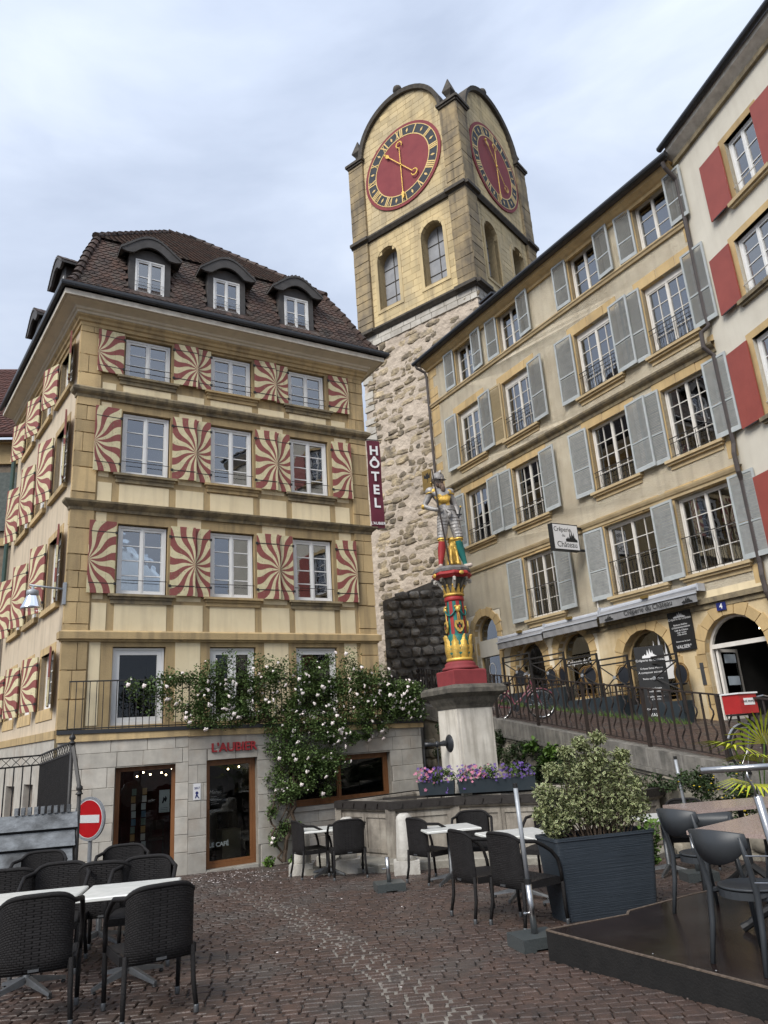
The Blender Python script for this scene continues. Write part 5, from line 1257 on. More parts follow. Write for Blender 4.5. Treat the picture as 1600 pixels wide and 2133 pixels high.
    def ring(r0, r1, y0, y1, n=56):
        mb = MB(); mb.holed([(r1 * math.cos(2 * PI * i / n), r1 * math.sin(2 * PI * i / n)) for i in range(n)], [[(r0 * math.cos(2 * PI * i / n), r0 * math.sin(2 * PI * i / n)) for i in range(n)]], y0, y1 - y0); return mb
    ob('numeral_ring', ring(1.86, 2.42, -.058, -.05), CLOCKB, ck, mc); ob('gilt_ring', ring(1.83, 1.885, -.064, -.05), CLOCKG, ck, mc); ob('gilt_ring', ring(2.40, 2.44, -.064, -.05), CLOCKG, ck, mc)
    for i, nm in enumerate(('XII', 'I', 'II', 'III', 'IIII', 'V', 'VI', 'VII', 'VIII', 'IX', 'X', 'XI')):
        a_ = -i * PI / 6; mb = MB(); x = 0; H_ = .52; wn = {'I': .115, 'V': .28, 'X': .28}; tot = sum(wn[c] for c in nm); x = -tot / 2
        for c in nm:
            w_ = wn[c]
            if c == 'I': mb.box(x + .015, x + .09, -.072, -.058, -H_ / 2, H_ / 2)
            elif c == 'V':
                mb.prism([(x, H_ / 2), (x + .075, H_ / 2), (x + .155, -H_ / 2), (x + .09, -H_ / 2)], -.072, -.058); mb.prism([(x + .20, H_ / 2), (x + .24, H_ / 2), (x + .15, -H_ / 2), (x + .11, -H_ / 2)], -.073, -.058)
            else:
                mb.prism([(x, H_ / 2), (x + .075, H_ / 2), (x + .24, -H_ / 2), (x + .165, -H_ / 2)], -.072, -.058); mb.prism([(x + .20, H_ / 2), (x + .24, H_ / 2), (x + .04, -H_ / 2), (x, -H_ / 2)], -.073, -.058)
            x += w_
        ob('numeral', mb, CLOCKG, ck, mc @ Matrix.Rotation(-a_, 4, 'Y') @ T(0, 0, 2.14))
        b_ = a_ - PI / 12
        ob('hour_diamond', cached('diam', lambda: MB().prism([(0, -.16), (.07, -.02), (0, .16), (-.07, -.02)], -.07, -.058).mesh('hour_diamond', CLOCKG)), None, ck, mc @ Matrix.Rotation(-b_, 4, 'Y') @ T(0, 0, 2.14))
    def crescent(z):
        mb = MB(); n = 12; pts = [(.19 * math.cos(t), z + .19 * math.sin(t)) for t in [PI * (.5 + .30) + 2 * PI * .85 * i / n * .98 for i in range(n + 1)]]
        for (xa, za), (xb, zb), wv in zip(pts, pts[1:], range(n)): mb.box(-.5, .5, -.5, .5, -.5, .5, M=T((xa + xb) / 2, -.17, (za + zb) / 2) @ Matrix.Rotation(-math.atan2(zb - za, xb - xa), 4, 'Y') @ S3(.12, .03, .03 + .05 * math.sin(PI * (wv + .5) / n)))
        return mb
    for nm, ang, ln in (('minute_hand', 180, 2.25), ('hour_hand', -40, 1.6)):
        mb = MB(); mb.box(-.022, .022, -.185, -.155, -1.15, ln - .3); mb.prism([(0, ln - .5), (.11, ln - .28), (.03, ln), (-.03, ln), (-.11, ln - .28)], -.19, -.15); c2 = crescent(-1.33); mb.add(c2.v, c2.f); mb.ball((0, -.17, 0), .07, 8, 5)
        if nm == 'hour_hand': mb.ball((0, -.17, ln - .05), .08, 6, 4)
        ob(nm, mb, GOLD, ck, mc @ Matrix.Rotation(R(ang), 4, 'Y'))
WM_T = T(TX, TY, 3.5)
PCT = Pieces(tow, WM_T, 'stone_block', [SANDT]); PCD = Pieces(tow, WM_T, 'pier_block', [SANDD])
tower_face(FT, -1, True); tower_face(FU, 1, False)
PCT.done(); PCD.done()
mb = MB(); mb.box(-TW, 0, TW - .1, TW, 3, 34.2); mb.box(-TW, -TW + .1, .05, TW - .1, 3, 34.2); ob('rear_wall', mb, SANDT, tow, FT)
for F, x in ((FT, -.4), (FT, -6.95), (FU, 6.95)):
    ob('obelisk_finial', MB().lathe([(.36, 0), (.36, .28), (.22, .34), (.16, .46), (.20, .58), (.40, .78), (.40, .84), (.03, 1.75), (.0, 1.76)], (x, .22, 34.36), 4, a0=.5), DARKST, tow, F)
# rubble shaft
def rubble_face(F, x0, x1, z0, z1, nlim, seed):
    mb = MB(); nx, nz_ = 40, 90; rr = random.Random(seed)
    for j in range(nz_ + 1):
        for i in range(nx + 1):
            e_ = 0 if i in (0, nx) else rr.uniform(-.035, .035); mb.v.append((x0 + (x1 - x0) * i / nx, e_, z0 + (z1 - z0) * j / nz_))
    for j in range(nz_):
        for i in range(nx): k = j * (nx + 1) + i; mb.f.append((k, k + 1, k + nx + 2, k + nx + 1)); mb.m.append(0)
    ob('shaft_wall', mb, RUBM, tow, F, smooth=True)
    z = z0
    while z < z1 - .75:
        h_ = rr.uniform(.26, .42); u = x0 + rr.uniform(0, .2)
        while u < x1 - .1:
            l = rr.uniform(.28, .95)
            if rr.random() < .72:
                sc_ = rr.uniform(.55, 1.0)
                PCR.l.append((l * h_ * sc_, rr.randrange(14), (WM_T.inverted() @ F) @ T(min(u + l / 2, x1 - .15), 0.02, z + h_ / 2 + rr.uniform(-.07, .07)) @ Matrix.Rotation(rr.uniform(-.12, .12), 4, 'Y') @ S3(l * .95, rr.uniform(.06, .20), h_ * sc_ * 1.05)))
            u += l + rr.uniform(0, .12)
        z += h_
PCR = Pieces(tow, WM_T, 'rubble_stone', [RUB], rockunits(14, 33, .2))
rubble_face(FT, -TW, 0.0, 3.0, 22.8, 300, 1)
ob('shaft_buttress', MB().box(-TW - .5, -TW + .05, .02, 2, 3, 17.3).box(-TW - 1.6, -TW - .45, .03, 2, 3, 9.5), RUBM, tow, FT)
PCR2 = PCR; nT = len(PCR.l)
rubble_face(FU, 0.0, TW, 14.0, 22.8, 100, 2)
PCR.done(smooth=False)
pc = Pieces(tow, WM_T, 'pale_block', [RUBP])
for F, a, b in ((FT, -TW - .02, .02), (FU, -.02, TW)):
    t_ = Pieces(tow, F, 'pale_block', [RUBP]); ashlar(t_, a, b, 22.05, 22.72, .34, .75, y=-.07, t=.12, gap=.015)
    for q, k, m in t_.l: pc.l.append((q, k, WM_T.inverted() @ F @ m))
z = 13
while z < 22:   # corner stones
    h_ = rnd.uniform(.35, .5); pc.l.append((1, 0, WM_T.inverted() @ FT @ T(-TW + .28, -.06, z) @ S3(rnd.uniform(.4, .7), .1, h_ - .05)));
    z += h_ * rnd.choice((1, 1, 2))
pc.done()
# gilt eagle plaque on a bracket by the corner of the creperie house
MP_ = FC @ T(-.28, -.20, 11.15) @ Matrix.Rotation(R(15), 4, 'Z') @ S3(.8, 1, .85)
pl = thing('hanging_plaque', 'yellow hanging plaque with a black eagle beside the downpipe', 'sign', MP_)
ob('plaque', MB().box(-.42, .14, -.02, .02, -.5, .42), mat('ochre_gilt', (.25, .165, .05)), pl, MP_)
ob('eagle', MB().prism([(-.14, -.2), (-.07, -.05), (-.16, .02), (-.30, .05), (-.3, .25), (-.2, .12), (-.16, .3), (-.10, .2), (-.04, .3), (-.02, .12), (.08, .25), (.06, .0), (-.06, .02), (-.05, -.08)], -.03, -.022), BLACK, pl, MP_)
ob('gilt_ball', MB().ball((.16, -.05, -.28), .06, 8, 5), GOLD, pl, MP_)
# dark rusticated wall below the tower
FW = T(-1.3, 24.6, 0, -3)
rw = thing('rusticated_wall', 'dark wall of rough bossed stones with a sloping top at the tower foot', 'wall', FW)
top = lambda x: 5.93 + .28 * x if x > 1.1 else 5.93 + .28 * 1.1 
mb = MB(); mb.prism([(1.05, 2.0), (3.6, 2.0), (3.6, 7.0), (1.05, 6.2)], .03, .6); ob('wall_core', mb, RUBDM, rw, FW)
pc = Pieces(rw, FW, 'bossed_stone', [RUBD], rockunits(10, 44, .16)); z = 2.4; r = 0
while z < 6.9:
    h_ = rnd.uniform(.28, .36); x = 1.05 + (r % 2) * .15
    while x < 3.5:
        l = rnd.uniform(.28, .5)
        if z + h_ < 6.2 + (x + l - 1.05) * .315: pc.put(T(x + l / 2, .05, z + h_ / 2) @ S3(l * .90, rnd.uniform(.2, .5), h_ * .88), l * h_)
        x += l
    z += h_; r += 1
pc.done(smooth=False)
# ------------------------------------------------------------------ FOUNTAIN
CX, CY = 1.30, 14.95
FP = T(CX, CY, 0, 25)
ft = thing('fountain_column', 'pale marble fountain pillar with a mossy cornice carrying a painted column', 'fountain', FP)
ob('pillar', MB().box(-.385, .385, -.385, .385, -.6, 2.33), PEDST, ft, FP)
for s_ in (0, 1): ob('pillar_panel', MB().box(-.33, .33, -.392, -.385, .9, 2.2), PEDST, ft, FP @ Matrix.Rotation(-PI / 2 * s_, 4, 'Z'))
ob('cornice', MB().lathe([(.56, 2.24), (.60, 2.30), (.66, 2.36), (.72, 2.44), (.84, 2.50), (.87, 2.52), (.87, 2.60), (.80, 2.66), (.5, 2.69)], (0, 0, 0), 4, a0=.5), CORN, ft, FP)
ob('painted_block', MB().lathe([(.50, 2.66), (.51, 2.95), (.48, 2.97), (.30, 2.99)], (0, 0, 0), 4, a0=.5), REDB, ft, FP)
ob('torus_base', MB().lathe([(.36, 2.98), (.36, 3.02), (.30, 3.06), (.31, 3.09), (.27, 3.13), (.24, 3.15)], (0, 0, 0), 28), REDB, ft, FP, smooth=True)
ob('gilt_band', MB().lathe([(.24, 3.14), (.27, 3.16), (.265, 3.20), (.22, 3.22)], (0, 0, 0), 24), GOLD, ft, FP, smooth=True)
ob('shaft_bulb', MB().lathe([(.21, 3.2), (.25, 3.3), (.24, 3.45), (.20, 3.6), (.185, 3.68)], (0, 0, 0), 24), TEAL, ft, FP, smooth=True)
def acanth():
    mb = MB(); n = 10
    for i in range(n + 1):
        t = i / n; z = t * .46; w_ = .085 * math.sin(PI * min(1, t * .8 + .22)) * (1 + .3 * math.sin(i * 3.0)) + .012; y = -.235 - .03 * math.sin(PI * t) - (.05 * max(0, t - .75) / .25)
        mb.v += [(-w_, y + .03, z), (-w_ * .45, y - .005, z), (0, y - .022, z), (w_ * .45, y - .005, z), (w_, y + .03, z)]
    for i in range(n):
        for j in range(4): k = i * 5 + j; mb.f.append((k, k + 1, k + 6, k + 5)); mb.m.append(0)
    return mb.mesh('acanthus_leaf', GOLD, True)
am = acanth()
for k in range(8): ob('acanthus_leaf', am, None, ft, FP @ Matrix.Rotation(2 * PI * k / 8, 4, 'Z') @ T(0, 0, 3.2))
for k in range(16):      # striped shaft: alternating raised and recessed flutes
    a0, a1 = 2 * PI * k / 16, 2 * PI * (k + 1) / 16; r_ = .185 if k % 2 else .178; mb = MB()
    mb.v = [(r_ * math.cos(a), r_ * math.sin(a), z) for z in (3.64, 4.36) for a in (a0, (a0 + a1) / 2, a1)] ; mb.f = [(0, 1, 4, 3), (1, 2, 5, 4)]; mb.m = [0, 0]
    ob('flute', mb, REDP if k % 2 else TEAL, ft, FP)
for k in range(4):       # gilt masks with hanging shields
    Mk = FP @ Matrix.Rotation(PI / 2 * k - .25, 4, 'Z')
    mb = MB(); mb.ball((0, -.20, 4.17), .055, 8, 6, sc3=(1, .8, 1.2)); mb.ball((-.04, -.20, 4.22), .03, 6, 4); mb.ball((.04, -.20, 4.22), .03, 6, 4); mb.tube([(0, -.20, 4.12), (-.02, -.205, 3.9)], .008, 5); mb.tube([(0.01, -.20, 4.12), (.03, -.205, 3.9)], .008, 5); ob('gilt_mask', mb, GOLD, ft, Mk)
    mb = MB(); mb.prism([(-.085, .12), (.085, .12), (.10, .0), (.05, -.09), (0, -.12), (-.05, -.09), (-.10, .0)], -.225, -.195); sh = ob('shield', mb, GOLD, ft, Mk @ T(0, 0, 3.82))
    mb = MB(); mb.prism([(-.06, .07), (-.03, .03), (-.012, .08), (.012, .08), (.03, .03), (.06, .07), (.05, -.03), (.015, -.02), (0.0, -.08), (-.015, -.02), (-.05, -.03)], -.232, -.226); ob('shield_eagle', mb, BLACK, sh, Mk @ T(0, 0, 3.82)); ob('shield_heart', MB().prism([(-.018, .02), (.018, .02), (.015, -.02), (0, -.03), (-.015, -.02)], -.236, -.232), REDP, sh, Mk @ T(0, 0, 3.82))
    mb = MB(); mb.tube([(.17 * math.cos(t) , .17 * math.sin(t) * 1.0 - .02, 4.20 - .16 * math.sin((t + PI / 2 - .0) * 2)) for t in [(-PI / 2 + PI / 2 * q / 8) for q in range(9)]], .014, 6); ob('garland', mb, TEAL, ft, Mk @ S3(1.15, 1.15, 1) @ T(0, 0, 0))
ob('red_band', MB().lathe([(.19, 4.34), (.20, 4.37), (.20, 4.41), (.185, 4.44)], (0, 0, 0), 24), REDP, ft, FP, smooth=True)
ob('gilt_band', MB().lathe([(.19, 4.44), (.215, 4.46), (.21, 4.49), (.19, 4.50)], (0, 0, 0), 24), GOLD, ft, FP, smooth=True)
mb = MB()
for k in range(12):
    a = 2 * PI * k / 12; c_, s_ = math.cos(a), math.sin(a); t_ = Vector((-s_, c_, 0)) * .05
    b = Vector((.19 * c_, .19 * s_, 4.49)); p = Vector((.235 * c_, .235 * s_, 4.64)); mb.add([b - t_, b + t_, p + t_ * .3, p - t_ * .3, b * .9 + Vector((0, 0, .45)), p * .93 + Vector((0, 0, .32))], [(0, 1, 2, 3), (1, 0, 4), (3, 2, 5)]); mb.ball(p + Vector((0, 0, .015)), .022, 6, 4)
ob('gilt_crown', mb, GOLD, ft, FP)
ob('capital_core', MB().lathe([(.17, 4.5), (.19, 4.65), (.28, 4.78), (.30, 4.80)], (0, 0, 0), 16), CORN, ft, FP)
for k in range(8):
    Mk = FP @ Matrix.Rotation(2 * PI * k / 8 + PI / 8, 4, 'Z'); mb = MB(); mb.tube([(.0, -.19 - .02 * j, 4.60 + .032 * j) for j in range(6)] + [(0, -.33, 4.79), (0, -.37, 4.77), (0, -.37, 4.73), (0, -.335, 4.72), (0, -.32, 4.745)], [.03, .032, .034, .036, .036, .034, .032, .03, .026, .022, .018], 6); ob('capital_scroll', mb, (PALEST if k % 2 else CORN), ft, Mk)
ob('capital_slab', MB().lathe([(.34, 4.80), (.37, 4.83), (.41, 4.865), (.41, 4.895), (.38, 4.93)], (0, 0, 0), 8, a0=.5), REDP, ft, FP)
for k in range(4): ob('gilt_rosette', MB().ball((0, -.40, 4.87), .045, 8, 5, sc3=(1.2, .6, 1)), GOLD, ft, FP @ Matrix.Rotation(PI / 2 * k, 4, 'Z'))
ob('rocky_plinth', MB().lathe([(.38, 4.93), (.39, 4.98), (.36, 5.02), (.33, 5.04)], (0, 0, 0), 12), mat('grey_plinth', (.22, .21, .20), (.12, .115, .11), 8, .8, .4), ft, FP)
# spout on the left face
MSp = FP @ Matrix.Rotation(-PI / 2, 4, 'Z')
mb = MB(); mb.tube([(0, -.385, 1.62), (0, -.40, 1.62), (0, -.42, 1.62), (0, -.45, 1.62)], [.17, .16, .12, .06], 20); mb.tube([(0, -.43, 1.62), (0, -.52, 1.63), (0, -.6, 1.62), (0, -.75, 1.62), (0, -.92, 1.63)], [.05, .055, .04, .035, .04], 10); mb.ball((0, -.66, 1.62), .06, 8, 6); ob('water_spout', mb, GUT, ft, MSp, smooth=True)
mb = MB(); mb.tube([(0, -.66, 1.6), (.0, -.66, .5)], .013, 6); mb.tube([(-.0, -.95, 1.55), (0, -.95, .6)], .008, 5); ob('spout_stay', mb, GUT, ft, MSp)
# basin
BP = [(-1.25, 15.2), (-.25, 14.13), (.9, 14.20), (2.45, 13.62), (3.75, 13.0), (4.3, 13.35), (4.1, 14.8), (2.6, 16.2), (.2, 16.7)]
bs = thing('fountain_basin', 'long angular stone fountain basin with weathered panels and a black iron rim', 'fountain basin', T(1.2, 14.6, -.4))
BPc = BP + [BP[0]]
ZR_ = .70
def ringwall(path, prof):
    P = [Vector(p) for p in path]; n = len(P); mb = MB(); k = len(prof)
    def nrm(a, b): d = (b - a).normalized(); return Vector((d.y, -d.x))
    for i in range(n):
        n1 = nrm(P[i - 1], P[i]); n2 = nrm(P[i], P[(i + 1) % n]); m = n1 + n2; m = m / max(.2, m.dot(n1)); mb.v += [(P[i].x + m.x * o, P[i].y + m.y * o, z) for o, z in prof]
    for i in range(n):
        for j in range(k - 1): a = i * k; b = ((i + 1) % n) * k; mb.f.append((a + j, b + j, b + j + 1, a + j + 1)); mb.m.append(0)
    return mb
ob('basin_wall', ringwall(BP, [(.02, -.8), (.02, -.22), (-.03, -.18), (-.03, .52), (.03, .56), (.04, .60), (.04, .69), (-.22, .70), (-.24, .66), (-.24, -.3)]), BASIN, bs, I4)
ob('iron_rim', ringwall(BP, [(.045, .58), (.062, .58), (.062, .70), (.02, .712), (-.03, .712), (-.03, .703)]), BASINR, bs, I4)
for i in range(5):
    a, b = Vector(BP[i]), Vector(BP[i + 1]); d = (b - a); ln = d.length; az = math.degrees(math.atan2(d.y, d.x)); F = T(a.x, a.y, 0, az)
    for (x0, x1) in ((.14, ln - .14),) if ln < 1.4 else ((.14, ln / 2 - .06), (ln / 2 + .06, ln - .14)):
        mb = MB(); mb.holed(rect(x0 - .07, x1 + .07, -.15, .50), [rect(x0, x1, -.08, .43)], .008, .03); ob('panel_frame', mb, BASIN, bs, F)
    ob('corner_pilaster', MB().box(-.09, .09, -.02, .05, -.22, .58), BASIN, bs, F)
    for k in range(int(ln / .33)): ob('rim_bolt', cached('bolt', lambda: MB().box(-.012, .012, -.085, -.055, -.03, .05).mesh('rim_bolt', BASINR)), None, bs, F @ T(.2 + k * .33, 0, .63) @ Matrix.Rotation(.3, 4, 'Y'))
wat = mat('dark_water', (.02, .03, .028), None, 3, .06, .05, 6, spec=.7)
mb = MB(); mb.v = [(x * .97 + .04, y * .985 + .22, .5) for x, y in BP]; mb.f = [tuple(range(len(BP)))]; mb.m = [0]; ob('water', mb, wat, bs, I4)
bar_ = ob('iron_cross_bar', MB().box(-1.5, 1.6, -.02, .02, .70, .74), BASINR, bs, T(1.1, 14.55, 0, -8))
# steps round the basin
st = tag(ob('fountain_step', ringwall([(-1.7, 15.1), (-.5, 13.62), (1.0, 13.66), (2.5, 13.1), (3.7, 12.55), (4.4, 13.35), (4.1, 15), (2.6, 16.6), (.0, 17)], [(.0, -.8), (0, -.24), (-.02, -.22), (-.6, -.21)]), STEP, None, I4), 'low granite step running round the foot of the basin', 'step')
tag(ob('fountain_step', MB().box(0, 1.35, 0, .35, -.6, -.28), STEP, None, T(-1.75, 13.95, 0, -12)), 'separate lower granite slab between the two left bollards', 'step')
# stone bollards
def bollard(x, y, z, h_, lab):
    t_ = thing('stone_bollard', lab, 'bollard', T(x, y, z), 'worn stone bollards in front of the fountain'); M = T(x, y, z)
    ob('base_block', MB().box(-.21, .21, -.19, .19, -.15, .22), PALEST, t_, M); ob('post', MB().lathe([(.165, .2), (.16, .3), (.145, .6), (.135, h_ - .1), (.12, h_ - .04), (.07, h_)], (0, 0, 0), 14), PALEST, t_, M, smooth=True); return t_
bollard(-1.85, 14.2, -.42, .82, 'pale worn stone bollard behind the two wicker chairs, furthest left near the rose stem')
bollard(-1.02, 13.95, -.36, .88, 'pale worn stone bollard just right of the pair of wicker chairs by the fountain')
bollard(-.02, 13.25, -.35, .93, 'pale worn stone bollard partly behind the wicker chair left of the centre tables')
# ------------------------------------------------------------------ STATUE
def skinmesh(name, V, E, rad, sub_=2, root=0):
    me = bpy.data.meshes.new(name); me.from_pydata(V, E, []); o = bpy.data.objects.new(name, me); COL.objects.link(o)
    o.modifiers.new('s', 'SKIN'); 
    for i, r in enumerate(rad): me.skin_vertices[0].data[i].radius = (r, r) if not isinstance(r, tuple) else r
    me.skin_vertices[0].data[root].use_root = True
    m = o.modifiers.new('u', 'SUBSURF'); m.levels = sub_; m.render_levels = sub_
    dg = bpy.context.evaluated_depsgraph_get(); r = bpy.data.meshes.new_from_object(o.evaluated_get(dg)); COL.objects.unlink(o); bpy.data.objects.remove(o); r.name = name
    r.polygons.foreach_set('use_smooth', [True] * len(r.polygons)); return r
V = []; E_ = []; Rr = []
def jt(p, r, par=None):
    V.append(p); Rr.append(r)
    if par is not None: E_.append((par, len(V) - 1))
    return len(V) - 1
pel = jt((.0, 0, 1.14), (.17, .13)); wai = jt((-.04, 0, 1.30), (.145, .12), pel); che = jt((-.09, 0, 1.50), (.20, .155), wai); upc = jt((-.12, 0, 1.64), (.17, .12), che)
nec = jt((-.135, -.0, 1.74), .06, upc); hea = jt((-.13, -.02, 1.86), (.085, .10), nec); het = jt((-.13, -.01, 1.96), .07, hea)
def leg(hx, kx, fx, yy, ky, toe):
    h_ = jt((hx, 0, 1.04), .125, pel); t_ = jt(((hx * 1.2 + kx) / 2.1, ky * .5, .82), .122, h_); k = jt((kx, ky, .56), .078, t_); c_ = jt((kx * .75 + fx * .25, yy * .6 + .015, .40), .092, k); a = jt((fx, yy, .10), .046, c_); jt((fx, yy - .01, .045), .05, a); jt((fx + toe, yy - .17, .03), .042, len(V) - 1)
leg(-.10, -.17, -.24, -.02, -.04, -.03); leg(.10, .17, .27, .02, -.03, .10)
def fingers(h_, p, d, curl, side):
    d = Vector(d).normalized(); 
    for i in range(4):
        o = Vector(side) * (i - 1.5) * .022; q = Vector(p) + d * .05 + o; a = jt(tuple(q), .0105, h_); q2 = q + d * (.028 - .003 * abs(i - 1.5)) + Vector(curl) * .02; b = jt(tuple(q2), .010, a); jt(tuple(q2 - d * .004 + Vector(curl) * .03), .009, b)
    q = Vector(p) - Vector(side) * .035 + d * .012; a = jt(tuple(q), .012, h_); jt(tuple(q + d * .03 + Vector(curl) * .025), .010, a)
# left in the picture: elbow out, hand at the hip on the lance
s1 = jt((-.31, .0, 1.63), .085, upc); e1_ = jt((-.47, .05, 1.34), .062, s1); w1 = jt((-.27, -.12, 1.22), .045, e1_); h1 = jt((-.21, -.15, 1.215), (.042, .03), w1); fingers(h1, (-.21, -.15, 1.215), (1, -.2, 0), (0, -.6, -.6), (0, 0, 1))
s2 = jt((.07, .0, 1.60), .085, upc); e2_ = jt((.18, .04, 1.32), .062, s2); w2_ = jt((.22, -.06, 1.10), .042, e2_); h2 = jt((.225, -.08, 1.04), (.042, .03), w2_); fingers(h2, (.225, -.08, 1.04), (.2, -.3, -1), (-.2, -.9, 0), (1, 0, 0))
sm_ = skinmesh('body', V, E_, Rr, 2)
sm_.transform(Matrix.Diagonal((1.02, 1.02, 1.02, 1)))
for m in (SILV, REDP, TEAL, SKIN, GOLD): sm_.materials.append(m)
for p in sm_.polygons:
    c = p.center; mi = 0
    if c.z < .075: mi = 3
    elif c.z < .56: mi = 1 if c.x < 0 else 2
    elif c.z < .60: mi = 4
    elif c.z > 1.74 and abs(c.x + .13) < .15: mi = 3
    elif 1.34 < c.z < 1.55 and c.y < -.05 and -.24 < c.x < .05: mi = 4
    elif c.x < -.22 and c.y < -.15 and 1.15 < c.z < 1.28: mi = 0
    p.material_index = mi
MST = T(CX + .03, CY - .02, 5.03, 6)
kn = thing('knight_statue', 'painted statue of a bearded knight in silver and gold armour holding a lance', 'statue', MST)
ob('body', sm_, None, kn, MST)
MH = MST @ T(-.135, -.03, 1.89) @ Matrix.Rotation(R(22), 4, 'Z') @ S3(1.15, 1.15, 1.12)       # head turned a little to the right
mb = MB(); mb.lathe([(.115, .02), (.117, .06), (.105, .12), (.07, .165), (.02, .185), (.0, .187)], (0, .01, 0), 20); n = 24
for i in range(n):
    t0, t1 = 2 * PI * i / n, 2 * PI * (i + 1) / n
    r = lambda t: .135 + .05 * max(0, -math.sin(t)) ** 2
    mb.add([(.11 * math.cos(t0), .01 + .11 * math.sin(t0), .035), (r(t0) * math.cos(t0), .01 + r(t0) * math.sin(t0), .015 + .02 * math.cos(2 * t0)), (r(t1) * math.cos(t1), .01 + r(t1) * math.sin(t1), .015 + .02 * math.cos(2 * t1)), (.11 * math.cos(t1), .01 + .11 * math.sin(t1), .035)], [(0, 1, 2, 3)])
mb.box(-.008, .008, -.1, .12, .12, .2); ob('helmet', mb, SILV, kn, MH, smooth=True)
mb = MB(); mb.ball((0, -.09, -.115), .052, 10, 8, sc3=(1.15, .8, 1.2)); mb.ball((0.01, -.115, -.17), .045, 8, 8, sc3=(1.1, .8, 1.6)); mb.ball((-.06, -.04, -.085), .033, 8, 6, sc3=(.8, 1, 1.5)); mb.ball((.06, -.04, -.085), .033, 8, 6, sc3=(.8, 1, 1.5)); mb.ball((0, -.112, -.05), .022, 8, 4, sc3=(1.8, .5, .45)); ob('beard', mb, BEARD, kn, MH, smooth=True)
mb = MB(); mb.prism([(-.012, -.01), (.012, -.01), (.006, .04), (-.006, .04)], -.125, -.09); ob('nose', mb, SKIN, kn, MH)
for s_ in (-1, 1):
    ob('eye', MB().ball((s_ * .035, -.093, .0), .013, 8, 5), BLACK, kn, MH); ob('ear', MB().ball((s_ * .09, .0, -.03), .025, 6, 5, sc3=(.5, .8, 1.4)), SKIN, kn, MH)
for (x, y, z, r) in ((-.32, .0, 1.68, .115), (.075, .0, 1.65, .11)):
    mb = MB(); mb.ball((x, y, z), r, 12, 8, sc3=(1, .95, .85)); o = ob('pauldron', mb, SILV, kn, MST, smooth=True)
    ob('gilt_disc', MB().lathe([(.055, 0), (.05, .02), (.02, .03)], (0, 0, 0), 12), GOLD, o, MST @ T(x + (.06 if x < 0 else -.02), -.10, z - .02) @ Matrix.Rotation(R(90), 4, 'X')); ob('gilt_edge', MB().lathe([(r * .92, -.06), (r * .95, -.045), (r * .9, -.035)], (x, y, z), 14), GOLD, o, MST)
for (p, s_) in (((-.48, .05, 1.365), 1), ((.185, .04, 1.345), 1)): ob('elbow_guard', MB().ball(p, .07, 10, 6, sc3=(.9, 1, .9)), GOLD if p[0] < 0 else SILV, kn, MST, smooth=True)
mb = MB()      # fluted gilt breastplate over the belly
for i in range(11):
    a = -1.15 + 2.3 * i / 10; mb.tube([(-.07 + .05 * math.sin(a), -.135 - .02 * math.cos(a), 1.36), (-.085 + .12 * math.sin(a), -.10 - .085 * math.cos(a), 1.44), (-.09 + .175 * math.sin(a), -.04 - .105 * math.cos(a), 1.53)], [.010, .02, .024], 6)
ob('gilt_breast_fan', mb, GOLD, kn, MST, smooth=True)
mb = MB()
for zz, r in ((1.30, .155), (1.26, .165), (1.22, .175)): mb.lathe([(r, 0), (r + .012, .01), (r + .008, .035), (r - .01, .045)], (-.02 if zz > 1.25 else -.01, 0, zz), 18, sq=None)
ob('waist_lames', mb, SILV, kn, MST @ S3(1, .82, 1))
for sx in (-1, 1):
    mb = MB()
    for i in range(7): x = (.10 + .012 * i * 1.0) * sx; z = 1.05 - i * .068; mb.lathe([(.130 - i * .006, 0), (.137 - i * .006, .006), (.131 - i * .006, .062)], (x * 1.02, -.005 - .004 * i, z), 14)
    ob('thigh_lames', mb, SILV, kn, MST)
    ob('gilt_knee_band', MB().lathe([(.092, 0), (.102, .01), (.095, .035)], (.175 * sx, -.035, .595), 14), GOLD, kn, MST)
mb = MB(); mb.ball((-.0, -.16, 1.10), .045, 8, 6, sc3=(.9, .9, 1.3)); mb.tube([(-.06, -.15, 1.22), (.03, -.17, 1.15), (.0, -.18, 1.04)], [.02, .03, .02], 6); ob('sash_knot', mb, SILV, kn, MST, smooth=True)
ob('lance', MB().tube([(-.09, -.22, -.0), (-.215, -.215, 1.25), (-.285, -.20, 2.12)], [.02, .017, .014], 8), RUST, kn, MST)
mb = MB(); mb.tube([(.20, -.12, 1.06), (.255, -.14, 1.26)], .013, 6); mb.tube([(.22, -.125, 1.12), (.10, .10, .55)], .012, 6); mb.box(-.06, .06, -.01, .01, -.01, .01, M=T(.215, -.12, 1.12)); ob('sword', mb, BLACK, kn, MST); ob('sword_pommel', MB().ball((.26, -.14, 1.28), .022, 8, 5), GOLD, kn, MST)
